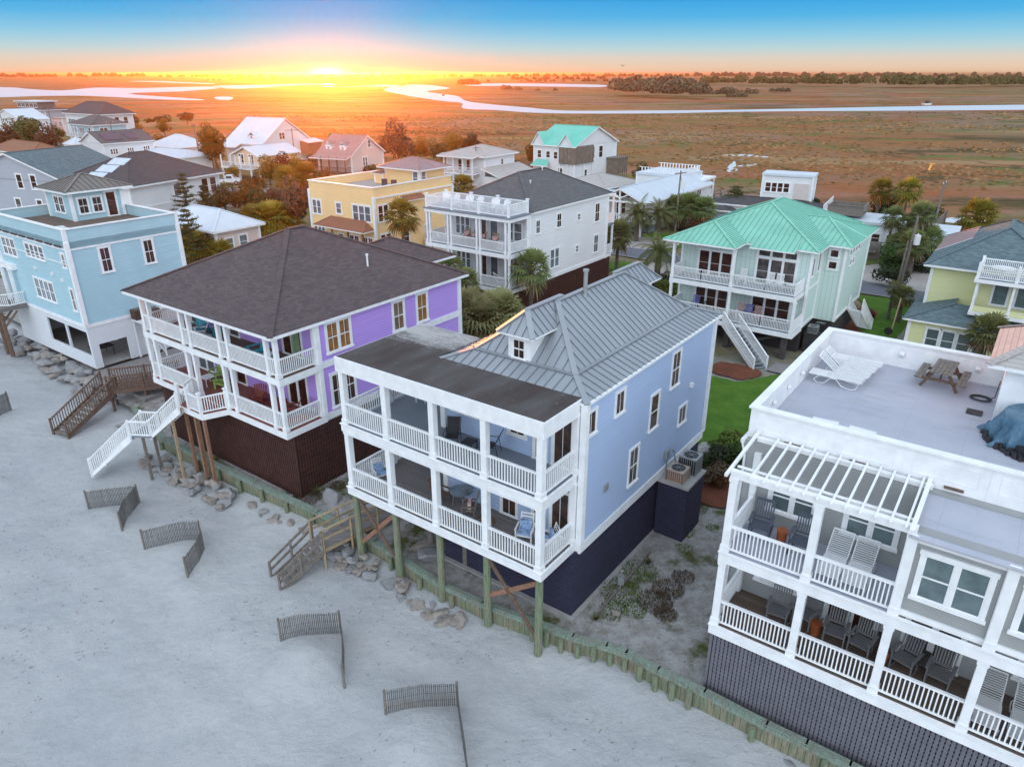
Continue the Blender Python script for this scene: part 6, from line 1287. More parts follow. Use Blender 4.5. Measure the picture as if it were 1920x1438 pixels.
# reed tufts on the near marsh
def reeds():
    global RNG; RNG = np.random.default_rng(9); n = 70000; v = 105*np.exp(RNG.random(n)*1.9); u = (RNG.random(n) - .62)*(v*2.1 + 60); x = u*UX + v*VX; y = u*UY + v*VY
    gz = np.array([noise.noise((a*.02, b*.02, 1)) + .5*noise.noise((a*.07, b*.07, 5)) for a, b in zip(x, y)]); keep = (v > 142 - np.maximum(0, u)*.35 + gz*10) & (gz > -.25) & (RNG.random(n) < .35 + gz) & (y < 425 - 12*gz + .12*np.maximum(x, 0)); x, y, v, gz = x[keep], y[keep], v[keep], gz[keep]; n = len(x); P = np.stack([x, y, np.full(n, -1.2)], 1)
    N_ = rnd(n)*.35; N_[:, 1] -= 1; V, F, T_ = quads(P, RNG.uniform(.5, 1.3, n)*(.6 + v/300), N_, np.tile([0, 0, 1.0], (n, 1)) + rnd(n)*.15, .38, np.clip(.45 + gz*.6 + RNG.normal(0, .2, n), 0, 1)); mb = MB(); mb.arrays(V, F, T_); tag(obj('marsh_reeds', mb.mesh('marsh_reeds', MT['reed'], uv=False, tint=True)), kind='stuff')
reeds()
# ---------------------------------------------------------------- background houses (local frame: near corner at the origin, u to the left is negative, v away)
def far_house(label, N_, ang, w_, d, eave, rh, wall, rf, kind='hip', rib=None, wins=(), ov=.5, z0=0.0, base=None, corner='white', stilts=False, axis='y', sp=.8):
    h = house(label, (N_[0], N_[1], 0), R(ang), 'background_house')
    walls(h, [(-w_, 0), (0, 0), (0, d), (-w_, d)], z0, eave, wall, corner=corner, cw=.25)
    if kind == 'hip': roof(h, hip_planes(-w_ - ov, ov, -ov, d + ov, eave, rh), rf, rib, sp, .22)
    elif kind == 'gable':
        roof(h, gable_planes(-w_ - ov, ov, -ov, d + ov, eave, rh, axis), rf, rib, sp, .22)
        if axis == 'y': gable_wall(h, -w_, 0, 0.0, eave - .1, rh*w_/(w_ + 2*ov), wall); gable_wall(h, -w_, 0, d - .06, eave - .1, rh*w_/(w_ + 2*ov), wall)
        else: gable_wall(h, 0, d, -.06, eave - .1, rh*d/(d + 2*ov), wall, 'x'); gable_wall(h, 0, d, -w_, eave - .1, rh*d/(d + 2*ov), wall, 'x')
    elif kind == 'flat': mb = MB(); mb.box(-w_ - .2, .2, -.2, d + .2, eave, eave + .3); part('roof', mb, MT[rf], h)
    for (sd_, at, z, ww, hh, u, pn) in wins: win(h, sd_, at, {'F': 0, 'R': 0}[sd_], z, ww, hh, 1, 2, u, .14, True, pn)
    if stilts:
        for x in np.linspace(-w_ + .3, -.3, max(2, int(w_/3))):
            for y in (.3, d - .3): mb = MB(); mb.beam((x, y, -.2), (x, y, z0), .25); part('stilt', mb, MT[stilts], h)
    return h
def fporch(h, x0, x1, dep, z, ht, mat='white', ncol=4, rl=True, floor='deck_wood'):
    mb = MB(); mb.box(x0, x1, -dep, 0, z - .25, z); part('deck', mb, MT[floor], h); mb = MB(); mb.box(x0, x1, -dep - .05, -dep, z - .3, z); mb.box(x1, x1 + .05, -dep, 0, z - .3, z); part('fascia', mb, MT[mat], h)
    for x in np.linspace(x0 + .12, x1 - .12, ncol): column(h, float(x), -dep + .12, z, z + ht, .2, mat, False)
    if rl: mb = MB(); mb.rail((x0 + .1, -dep + .1, z), (x1 - .1, -dep + .1, z), 1.0, .22, bw=.05); mb.rail((x1 - .1, -dep + .1, z), (x1 - .1, -.05, z), 1.0, .22, bw=.05); part('railing', mb, MT[mat], h)
G_ = 'glass'; GR = 'glass_red'; GP = 'glass_pale'
# charcoal hip roof with pale solar panels
h = far_house('white house with charcoal hip roof carrying pale solar panels, behind the aqua house', (-51.7, 99.3), -22, 13, 16.5, 6.0, 3.5, 'white_sid', 'sh_dark', 'hip', None, [('R', 8.2, 3.6, 1.3, 1.7, 1, GP), ('R', 13.6, 3.2, 1.2, 2.2, 1, GR), ('R', 15.3, 3.2, 1.2, 2.2, 1, GR)], .8)
mb = MB(); mb.box(-.02, .06, 0, 16, 2.8, 3.1); part('band_trim', mb, MT['white'], h)
P4 = [(-11.2, -.8, 6.0), (-16, 7, 8.6)]
def panel(h, c, a, b, mat, n=1, name='solar_panel'):
    c, a, b = Vector(c), Vector(a), Vector(b); nn = a.cross(b).normalized(); nn = nn if nn.z > 0 else -nn; mb = MB(); c = c + nn*.12
    mb.slab([c - a - b, c + a - b, c + a + b, c - a + b], .08); return part(name, mb, MT[mat], h)
sl = 4.0/9.3
sl = 3.5/7.3
for k in range(3): x, y = -6.9 + .5*k, .2 + 1.7*k; panel(h, (x, y + .8, 6.0 + (y + 1.6)*sl), (1.6, 0, 0), (0, .75, .75*sl), 'sol_white')
h2 = far_house('low wing with charcoal roof joined to the solar panel house, left end', (-63.5, 104.5), -22, 8, 9, 5.6, 2.2, 'cream', 'sh_dark', 'hip', None, [('F', -3, 3, 1.0, 1.6, 1, G_)], .7)
panel(h2, (-4.3, 1.6, 6.75), (1.6, 0, 0), (0, 1.0, .42), 'sol_white')
# pale cottage
h = far_house('pale pinkish cottage with low white roof behind the pine', (-32.9, 79.6), -36, 11, 5.6, 4.0, 1.7, 'pink_sid', 'white_roof', 'hip', None, [('R', 1.6, 1.6, .9, 1.3, 1, GP), ('R', 3.4, 1.5, 1.0, 1.5, 1, GP)], .6)
# grey gabled house at the left edge
h = far_house('grey gabled house at the left edge with paired white windows', (-61.0, 101.4), -20, 21, 12, 6.2, 3.6, 'grey_sid', 'sh_blue', 'gable', None, [('F', -6.5, 5.0, 1.0, 1.9, 1, G_), ('F', -9.2, 5.0, 1.0, 1.9, 1, G_), ('F', -6.4, 1.6, 1.0, 1.9, 1, G_), ('F', -10.6, 1.6, 1.0, 1.9, 1, G_)], .5, axis='y')
h = far_house('cream house with brown shingle roof at the far left edge', (-96.8, 150.9), -36, 20, 7, 5.0, 1.9, 'cream', 'sh_brown', 'hip', None, [('F', -3, 2.6, 1.1, 1.4, 1, G_)], .6)
h = far_house('white gable house with dark solar panels on a grey roof', (-91.1, 167.7), -36, 9.8, 11.5, 5.6, 2.3, 'white_sid', 'sh_grey', 'gable', None, [('R', 2.2, 3.2, 1.6, 1.1, 3, G_), ('R', 6, 3.2, 1.4, 1.1, 3, G_), ('R', 9.8, 3.3, 1.4, 1.1, 3, GR)], .5, axis='y')
panel(h, (-2.2, 3.2, 6.75), (1.5, 0, -.64), (0, 2.0, 0), 'sol_dark'); panel(h, (-2.2, 7.6, 6.75), (1.5, 0, -.64), (0, 1.3, 0), 'sol_dark')
stairs(h, (-3.0, -.4, 2.8), (1, -.25), 5.5, 2.8, 1.1, 12, ('white', 'white'))
h = far_house('low building with a wide pale metal pyramid roof among the trees', (-81.6, 182.4), -36, 12, 9.5, 3.4, 2.6, 'white_sid', 'white_roof', 'hip', None, [], .6)
h = far_house('long low building with pale blue metal roof before the pyramid roof', (-72.1, 164.6), -30, 17, 7, 3.0, 1.2, 'white_sid', 'white_roof', 'hip', 'white_rib', [('F', -6, 1.2, .8, .8, 1, G_), ('F', -4, 1.2, .8, .8, 1, G_)], .5)
h = far_house('pale blue and white house with stacked porches and grey roof, far left row', (-117.9, 213.6), -36, 13, 9.7, 6.6, 2.3, 'teal_sid', 'sh_grey', 'hip', None, [('F', -6.5, 4.2, 2.6, 1.5, 4, G_), ('F', -2, 4.2, 1.0, 1.6, 1, G_), ('F', -10.6, 4.2, 2.4, 1.4, 3, GP), ('R', 3, 4.2, 2.2, 1.5, 2, GR), ('F', -8, 1.2, 1.2, 1.5, 1, G_)], .7)
fporch(h, -13, -6, 1.6, 3.6, 2.6, ncol=5)
h = far_house('big white house with plum grey hip roof and corner porch, farthest left row', (-125.8, 233.9), -34, 21, 10, 8.4, 3.4, 'white_sid', 'sh_purple', 'hip', None, [('R', 2, 5.2, 1.3, 2.2, 1, GR), ('R', 4.8, 5.2, 1.3, 2.2, 1, GR), ('R', 7.6, 5.2, 1.3, 2.2, 1, GR), ('F', -18, 4.8, 4, 1.8, 4, GP)], .9)
h = far_house('grey flat topped house with a glazed upper storey at the far left', (-187.7, 307.9), -30, 22.5, 9, 6.4, .9, 'grey_sid', 'sh_dark', 'hip', None, [('F', -x_, 4.2, 1.2, 1.6, 1, G_) for x_ in (4, 8, 12, 17)] + [('F', -x_, 1.0, 1.2, 1.6, 1, G_) for x_ in (3, 7, 12)], .8)
walls(h, [(-21, 1), (-6, 1), (-6, 8), (-21, 8)], 6.6, 9.2, 'wood', name='upper_storey'); mb = MB(); mb.box(-22, -5, .3, 9, 9.2, 9.6); part('roof', mb, MT['white_roof'], h)
for x_ in (-19.5, -16.5, -13.5, -10.5, -7.5): win(h, 'F', x_, .98, 7.2, 2.4, 1.5, 1, 1, 2, .14, False, GR)
h = far_house('white gabled house cut by the left edge, far away', (-170, 264), -36, 22, 9, 5.2, 3.2, 'white_sid', 'white_roof', 'gable', None, [('F', -3, 2.4, 1, 1.3, 1, G_)], .4, axis='y')
h = far_house('small pinkish flat building beyond the far left wood', (-165, 280), -30, 7, 6, 4.6, .3, 'pink_sid', 'concrete', 'flat', None, [('F', -1.8, 2.0, 1.4, 1.6, 2, GP), ('F', -4.6, 2.0, 1.4, 1.6, 2, GP)])
h = far_house('small grey roofed shed among the far left trees', (-114, 196.4), -30, 4.5, 4, 3.0, 1.6, 'white_sid', 'white_roof', 'hip', None, [], .4)
# white big gable with wing
h = far_house('white house with steep pale metal gable roof and dormer, at the marsh edge', (-58.4, 176.3), -28, 11.9, 15.8, 4.7, 5.4, 'white_sid', 'white_roof', 'gable', None, [('R', 6.5, 5.4, 1.7, 1.5, 2, G_)], .5, axis='x')
for xx in (-4.5,):
    roof(h, [[(xx - 1.3, 1.0, 6.2), (xx, 1.0, 7.4), (xx, 4.6, 7.4), (xx - 1.3, 3.2, 6.2)], [(xx, 1.0, 7.4), (xx + 1.3, 1.0, 6.2), (xx + 1.3, 3.2, 6.2), (xx, 4.6, 7.4)]], 'white_roof', None, t=.15, name='dormer_roof', caps=False); walls(h, [(xx - 1.1, 1.2), (xx + 1.1, 1.2), (xx + 1.1, 3.6), (xx - 1.1, 3.6)], 5.0, 6.4, 'white', name='dormer'); win(h, 'F', xx, 1.2, 5.35, .7, .9, 1, 2, 1, .14, True, G_)
roof(h, [[(-12.4, -2.4, 4.0), (-6.5, -2.4, 4.0), (-6.5, -.4, 4.8), (-12.4, -.4, 4.8)]], 'white_roof', None, t=.2, name='lower_roof')
roof(h, [[(.2, 12, 5.0), (3.0, 12, 4.4), (3.0, 17.5, 4.4), (.2, 17.5, 5.0)]], 'white_roof', None, t=.2, name='side_porch_roof')
walls(h, [(0, 12.3), (2.6, 12.3), (2.6, 16.8), (0, 16.8)], 1.5, 4.5, 'wood_red', name='screened_porch')
h = far_house('front wing of the white marsh house, white gable roof over a raised porch', (-51.6, 151.8), -31, 6.9, 10.5, 4.6, 1.7, 'cream', 'white_roof', 'gable', None, [('F', -2.0, 2.7, 1.4, 2.0, 2, GR), ('F', -5.0, 2.7, 1.4, 2.0, 2, GR)], .7, axis='y', z0=2.3, stilts='white')
fporch(h, -8.3, .6, 2.6, 2.4, 2.3, ncol=4, rl=True)
for x in (-8.1, -3, .4): mb = MB(); mb.beam((x, -2.4, -.2), (x, -2.4, 2.2), .25); part('stilt', mb, MT['white'], h)
# pinkish cottage on stilts with two dormers
h = far_house('pinkish grey cottage on stilts with two gabled dormers', (-30.8, 143.1), -26, 7.9, 10.3, 5.5, 3.4, 'pink_sid', 'sh_pink', 'gable', None, [('R', 4.3, 3.2, 1.4, 1.7, 2, GP), ('R', 6.0, 6.6, .9, 1.3, 1, GP)], .45, axis='x', z0=2.2, stilts='wood_brown')
for xx in (-6.0, -2.6):
    roof(h, [[(xx - .8, .9, 7.0), (xx, .9, 7.9), (xx, 3.8, 7.9), (xx - .8, 2.6, 7.0)], [(xx, .9, 7.9), (xx + .8, .9, 7.0), (xx + .8, 2.6, 7.0), (xx, 3.8, 7.9)]], 'sh_pink', None, t=.12, name='dormer_roof', caps=False); walls(h, [(xx - .65, 1.0), (xx + .65, 1.0), (xx + .65, 3.0), (xx - .65, 3.0)], 5.8, 7.2, 'white', name='dormer'); win(h, 'F', xx, 1.0, 6.1, .6, .85, 2, 2, 1, .12, True, GP)
fporch(h, -7.9, 0, 1.9, 2.4, 2.9, 'wood_brown', 5, True)
roof(h, [[(-8.4, -2.3, 5.05), (.45, -2.3, 5.05), (.45, -.45, 5.5), (-8.4, -.45, 5.5)]], 'sh_pink', None, t=.15, name='porch_roof')
stairs(h, (-4.0, -2.0, 2.4), (-.7, -1), 5.0, 2.4, 1.6, 12, ('wood_brown', 'wood_brown'))
# small white hip house
h = far_house('small white two storey house with grey hip roof near the marsh', (-4.9, 132.5), -34, 8.4, 9.2, 6.5, 1.5, 'white_sid', 'sh_roof_pale', 'hip', None, [('R', 5.5, 4.6, .7, 1.0, 1, G_), ('F', -5.5, 3.8, .8, 1.9, 1, GR), ('F', -3.6, 3.8, .8, 1.9, 1, GR), ('F', -5.0, 1.2, 2.0, 1.9, 3, G_), ('F', -7.3, 1.4, 1.4, 1.3, 2, G_)], .8)
fporch(h, -7.8, -1.2, 2.0, 3.6, 2.9, ncol=4); fporch(h, -7.8, -1.2, 2.0, .9, 2.6, ncol=4); roof(h, [[(-8.9, -2.6, 6.4), (-.6, -2.6, 6.4), (-.6, -.7, 6.75), (-8.9, -.7, 6.75)]], 'sh_roof_pale', None, t=.2, name='porch_roof')
stairs(h, (-8.0, -2.0, .9), (-.6, -1), 2.4, 1.2, 1.3, 6, ('white', 'white'))
walls(h, [(0, -.6), (4.2, -.6), (4.2, 10.5), (0, 10.5)], 0, 3.1, 'white_sid', name='side_wing'); roof(h, [[(-.05, -1.2, 4.6), (4.9, -1.2, 3.0), (4.9, 11.1, 3.0), (-.05, 11.1, 4.6)]], 'sh_roof_pale', None, t=.2, name='side_roof'); win(h, 'F', 2.0, -.6, 1.0, 1.8, 1.1, 2, 2, 2, .12, True, GR)
# turquoise gable house
h = far_house('large white house with turquoise gabled roof at the marsh edge', (12.0, 143.9), -38, 9.6, 15.5, 7.1, 3.3, 'white_sid', 'teal_far', 'gable', None, [('F', -8.3, 4.6, .9, 1.4, 1, G_), ('F', -6.2, 4.7, .9, 1.2, 1, G_), ('F', -4.4, 4.6, .9, 1.3, 1, G_), ('F', -3.2, 1.4, 1.0, 1.5, 1, G_), ('R', 6.8, 4.4, .8, 2.2, 1, G_), ('R', 9.6, 4.4, 1.4, 2.2, 1, G_), ('R', 4.2, 1.0, .9, 1.5, 1, G_)], .5, axis='x')
for xa, xb, z_, hh in ((-9.9, -6.7, 7.1, 2.4), (-3.6, .1, 7.0, 2.3)):
    xm = (xa + xb)/2; roof(h, [[(xa, -.7, z_), (xm, -.7, z_ + hh), (xm, 5.4, z_ + hh), (xa, 5.4 if xa < -9 else .4, z_)], [(xm, -.7, z_ + hh), (xb, -.7, z_), (xb, .4, z_), (xm, 5.4, z_ + hh)]], 'teal_far', None, t=.16, name='cross_roof', caps=False); gable_wall(h, xa + .2, xb - .2, -.35, z_ - .1, hh*.9, 'white_sid')
roof(h, [[(-9.4, -1.6, 3.3), (-5.2, -1.6, 3.3), (-6.0, -.02, 4.3), (-8.8, -.02, 4.3)]], 'teal_far', None, t=.2, name='awning_roof')
walls(h, [(-3.3, -.32), (.34, -.32), (.34, 6.4), (-3.3, 6.4)], 4.0, 7.0, 'screen', name='screened_porch')
mb = MB()
for k in range(5): mb.box(-3.35 + k*.92, -3.22 + k*.92, -.4, -.3, 4.0, 7.0)
for k in range(8): mb.box(.33, .42, -.3 + k*.9, -.18 + k*.9, 4.0, 7.0)
mb.box(-3.35, .4, -.41, -.33, 3.8, 4.05); mb.box(.34, .43, -.3, 6.4, 3.8, 4.05); part('porch_frame', mb, MT['wood'], h)
for x, y in ((-3.2, -.3), (-1.4, -.3), (.3, -.3), (.3, 3.0), (.3, 6.2)): mb = MB(); mb.beam((x, y, 0), (x, y, 3.9), .16); part('post', mb, MT['white'], h)
walls(h, [(.05, 12.0), (2.4, 12.0), (2.4, 16.4), (.05, 16.4)], 1.0, 4.0, 'screen', name='side_porch'); mb = MB(); mb.box(0, 2.6, 11.8, 16.6, 4.0, 4.2)
for k in range(6): mb.box(2.4, 2.5, 12 + k*.85, 12.1 + k*.85, 0, 4.9)
part('side_deck', mb, MT['wood'], h)
mb = MB(); mb.box(-6, 3.5, -3.5, -.3, .3, .5); part('deck', mb, MT['wood'], h)
# small grey roof house
h = far_house('low grey roofed cottage in front of the turquoise gabled house', (14.8, 117.0), -42, 9, 9.5, 3.3, 1.5, 'grey_sid', 'sh_roof_pale', 'hip', None, [('R', 5.6, 1.3, .9, 1.5, 1, GP), ('R', 8.0, 1.0, 1.8, 2.0, 3, G_)], .6)
# long white house with trussed porch
h = far_house('long white raised house with pale blue metal roof and trussed open porch', (18.9, 97.4), -36, 6.6, 19.5, 4.5, 1.65, 'white_sid', 'white_roof', 'gable', 'white_rib', [('R', 5.4, 3.0, .5, .5, 1, G_), ('R', 7.8, 2.5, .8, 1.3, 1, G_), ('R', 9.8, 2.6, .5, 1.2, 1, G_), ('R', 12.6, 2.5, 1.4, 1.5, 2, G_), ('R', 15.4, 2.5, 1.5, 1.5, 2, G_), ('F', -2.0, 2.0, 1.6, 2.1, 2, GR), ('F', -4.8, 2.0, 1.4, 2.1, 2, GR)], .5, z0=1.2, sp=.6)
for o_ in [c for c in h.children if c.name.startswith('gable')][:1]: o_.location.y = 3.0
deck(h, -6.6, 0, -3.2, 0, 1.8, 'deck_wood'); mb = MB(); mb.rail((-6.6, -3.1, 1.8), (0, -3.1, 1.8), 1.0, .3, bw=.12); part('railing', mb, MT['white'], h)
roof(h, gable_planes(-7.1, .5, -3.6, -.5, 4.5, 1.65), 'white_roof', 'white_rib', .6, .2, name='porch_roof')
mb = MB(); mb.beam((-6.9, -3.4, 4.45), (.3, -3.4, 4.45), .15, .25); mb.beam((-3.3, -3.4, 4.4), (-3.3, -3.4, 6.0), .2); mb.beam((-3.3, -3.4, 4.9), (-5.0, -3.4, 5.6), .15, .15); mb.beam((-3.3, -3.4, 4.9), (-1.6, -3.4, 5.6), .15, .15)
part('porch_truss', mb, MT['white'], h)
for x in (-6.4, -3.3, -.2): column(h, x, -3.2, 0, 4.4, .32, 'white', False)
mb = MB(); mb.box(-6.0, -.6, .2, 6, 0, 1.3); part('undercroft', mb, MT['deck_grey'], h)
h = far_house('white flat roofed block with roof rail and corner porch behind the long white house', (25.6, 111.2), -36, 7.5, 7.2, 5.6, .3, 'white_sid', 'white_roof', 'flat', None, [('R', 2.2, 3.0, 2.2, 1.5, 3, G_)], z0=1.0)
railing(h, [(-7.3, .1, 5.9), (-.1, .1, 5.9), (-.1, 7.0, 5.9), (-7.3, 7.0, 5.9)], h=.8, gap=.5, bw=.12)
mb = MB(); mb.box(0, 2.4, 3.2, 7.0, 2.3, 2.5); mb.box(0, 2.5, 3.0, 7.2, 5.0, 5.3); mb.beam((2.3, 3.3, 0), (2.3, 3.3, 5.0), .2); mb.beam((2.3, 6.9, 0), (2.3, 6.9, 5), .2); mb.rail((2.3, 3.3, 2.5), (2.3, 6.9, 2.5), .9, .3, bw=.06); part('corner_porch', mb, MT['white'], h)
roof(house('open sided pavilion with pale blue metal roof beside the long white house', (15.6, 109.5, 0), HA, 'background_house'), [[(-5, 0, 2.6), (3, 0, 2.6), (2, 2.4, 3.6), (-5, 2.4, 3.6)], [(-5, 2.4, 3.6), (2, 2.4, 3.6), (3, 4.8, 2.6), (-5, 4.8, 2.6)]], 'white_roof', 'white_rib', .6, .15)
# white tower house with dark roof
h = far_house('white tower room with four red brown windows rising from a dark flat roof', (41.2, 101.0), -27, 6.6, 3.6, 6.9, .2, 'white_sid', 'white_roof', 'flat', None, [('F', -4.6, 4.7, 3.2, 1.25, 4, GR), ('R', 1.2, 4.4, .6, 1.7, 1, G_)])
mb = MB(); mb.box(-2.4, -.4, -.06, .0, 3.6, 6.0); part('blank_panel', mb, MT['stucco_low'], h)
h = far_house('low building with dark roof and white parapet around the tower room', (40.9, 96.6), -33, 14.5, 6, 3.1, .8, 'white_sid', 'sh_dark', 'hip', None, [], .4)
mb = MB(); mb.rail((.4, -.3, 3.0), (.4, 6, 3.4), 1.0, .3, bw=.12); part('railing', mb, MT['white'], h)
h = far_house('long low dark roofed wing left of the tower room', (30.6, 101.5), -32, 5, 8, 2.4, .9, 'grey_sid', 'sh_dark', 'hip', None, [], .4)
# low white house with roof deck
h = far_house('low white house with pale flat roof and grey decks below the sunlit palms', (46.0, 82.8), -33, 10.5, 6.5, 3.6, .25, 'white_sid', 'white_roof', 'flat', None, [('F', -8.4, 1.7, 1.4, .8, 2, G_), ('F', -6.4, 1.6, .9, 1.2, 1, G_), ('F', -3.6, 1.6, .9, 1.0, 1, G_), ('F', -2.0, 1.6, .9, 1.0, 1, G_)])
walls(h, [(0, -1.2), (4.4, -1.2), (4.4, 4.5), (0, 4.5)], 0, 3.4, 'white_sid', name='side_wing'); mb = MB(); mb.box(-.1, 4.7, -1.5, 4.8, 3.4, 3.6); part('side_roof', mb, MT['white_roof'], h)
mb = MB(); mb.box(-10.5, -3, -2.8, 0, .9, 1.1); mb.rail((-10.5, -2.8, 1.1), (-7.2, -2.8, 1.1), 1.0, .12, bw=.09); mb.rail((-6.8, -2.2, 1.1), (-2.5, -2.2, 1.1), 1.0, .12, bw=.09); mb.box(-10.5, -7.0, -2.85, -2.8, 0, 1.1); mb.box(-7, -2.5, -2.25, -2.2, 0, 1.1); part('deck', mb, MT['wood'], h)
mb = MB(); mb.box(-9.6, -5.6, 1.2, 4.8, 4.4, 4.55); mb.box(-9.6, -5.6, 1.15, 1.2, 4.2, 5.3); mb.box(-5.65, -5.6, 1.2, 4.8, 4.2, 5.3); mb.box(-9.6, -9.55, 1.2, 4.8, 4.2, 5.3); mb.box(-9.6, -5.6, 4.75, 4.8, 4.2, 5.3); mb.box(-9.7, -5.5, 1.05, 1.25, 5.3, 5.38); mb.box(-5.7, -5.5, 1.25, 4.9, 5.3, 5.38); part('roof_terrace', mb, MT['wood'], h)
column(h, -7.6, -2.4, 1.1, 3.6, .2, 'white', False)
# docks in the marsh
def dock(label, a, b, z, w_=1.4, rail=True, mat='wood'):
    o = thing('marsh_dock', label, 'dock', (a[0], a[1], 0)); A_, B_ = Vector((0, 0, z)), Vector((b[0] - a[0], b[1] - a[1], z)); d = (B_ - A_).normalized(); s = Vector((-d.y, d.x, 0)); L_ = (B_ - A_).length
    mb = MB(); mb.beam(A_, B_, w_, .12); part('walkway', mb, MT[mat], o)
    mb = MB(); n = int(L_/2.2) + 1
    for i in range(n + 1):
        for q in (-1, 1): p = A_ + d*(L_*i/n) + s*w_/2*q; mb.beam(p - Vector((0, 0, z + 1.3)), p + Vector((0, 0, 1.1 if rail else .1)), .16)
    part('post', mb, MT[mat], o)
    if rail:
        mb = MB()
        for q in (-1, 1):
            for hh in (1.05, .55): mb.beam(A_ + s*w_/2*q + Vector((0, 0, hh)), B_ + s*w_/2*q + Vector((0, 0, hh)), .08, .12)
        part('railing', mb, MT[mat], o)
    return o
dock('grey wooden dock with railings behind the leaning power pole', (53.5, 92.5), (60.5, 102.5), 1.3); dock('small grey dock with a bench rail beyond the long white house', (30.5, 116.5), (35.0, 121.0), 1.2)
dock('thin weathered dock end by the sandy marsh strip, far left', (-50.0, 232.0), (-62.0, 236.0), .6, 1.6, False)
# utility poles and wires
def pole(label, x, y, h, lean=(0, 0), arm=2.2, arm_a=0.0, trans=False, name='utility_pole', r=.15):
    o = thing(name, label, 'utility pole', (x, y, 0)); mb = MB(); T_ = Vector((lean[0], lean[1], h)); mb.cyl((0, 0, -.5), T_, r, r*.62, 9); part('pole', mb, MT['wood'], o)
    if arm: mb = MB(); d = Vector((math.cos(arm_a), math.sin(arm_a), 0)); c_ = T_*.96; mb.beam(c_ - d*arm/2, c_ + d*arm/2, .1, .12); part('crossarm', mb, MT['wood'], o)
    if arm:
        for k in (-.45, 0, .45): mb = MB(); p = T_*.96 + d*arm*k; mb.cyl(p + Vector((0, 0, .05)), p + Vector((0, 0, .25)), .05, .03, 6); part('insulator', mb, MT['wplastic'], o)
    if trans: mb = MB(); p = T_*trans + Vector((.42, -.1, 0)); mb.cyl(p, p + Vector((0, 0, .85)), .27, .27, 12); mb.cyl(p + Vector((0, 0, .85)), p + Vector((0, 0, 1.0)), .08, .05, 6); part('transformer', mb, MT['wplastic'], o)
    return o, Vector((x, y, 0)) + T_
pA, tA = pole('tall grey utility pole with a white transformer beside the pale yellow house', 35.5, 64.0, 8.4, (.5, .25), 0, 0, .70, r=.17)
pB, tB = pole('second grey pole leaning against the transformer pole', 35.15, 63.8, 6.2, (.42, .4), 0, 0, False, r=.13)
pC, tC = pole('dark utility pole with crossarm near the marsh dock', 50.6, 86.6, 8.4, (.3, .2), 1.8, .9)
pD, tD = pole('utility pole with crossarm and transformer in front of the long white house', 22.4, 98.9, 8.1, (.1, 0), 1.9, .5, .72)
pE, tE = pole('utility pole with a short crossarm beside the small white marsh house', -6.5, 135.1, 8.0, (0, 0), 1.4, .6)
pF, tF = pole('utility pole above the orange trees by the pinkish cottage', -47.8, 164.7, 9.0, (0, 0), 3.0, .3)
pG, tG = pole('utility pole in front of the low pale blue roofs', -75.1, 180.1, 9.0, (-.3, 0), 1.6, .4)
pH, tH = pole('utility pole with two crossarms in the far left wood', -135.0, 224.1, 11, (-.6, 0), 4.0, .3)
pI, tI = pole('utility pole before the white house with dark solar panels', -100.4, 190.7, 9, (-.2, 0), 1.6, .2, .6)
pJ, tJ = pole('utility pole at the far left edge', -176.2, 263.8, 9.5, (-.4, 0), 3.0, .3)
def wire(label, a, b, sag=.8, r=.022):
    mb = MB(); pts = [a.lerp(b, i/10) - Vector((0, 0, sag*4*(i/10)*(1 - i/10))) for i in range(11)]; mb.tube(pts, r, 4); tag(part('power_line', mb, MT['wood_dark'], None), label, 'power line')
wire('power line between the transformer pole and the dark pole by the dock', tA, tC, .9); wire('power line sagging from the transformer pole to the low white house', tA*.9, Vector((44.5, 79.5, 3.6)), .6); wire('guy wire from the transformer pole down past the patterned palm', Vector((36.0, 64.3, 4.9)), Vector((42.8, 73.6, 1.8)), .5)
wire('power line from the crossarm pole to the long white house', tD*.98, Vector((24.5, 104, 4.2)), .4)
o = thing('lawn_pole', 'yellow slanted pole with a small dark sign on the lawn', 'pole', (31.1, 55.8, 0)); mb = MB(); mb.beam((0, 0, -.1), (1.15, 1.6, 2.9), .09); part('pole', mb, MT['wood_new'], o); mb = MB(); mb.cyl((-.2, .05, .55), (-.12, .12, .55), .32, .32, 14); part('sign', mb, MT['black_metal'], o)
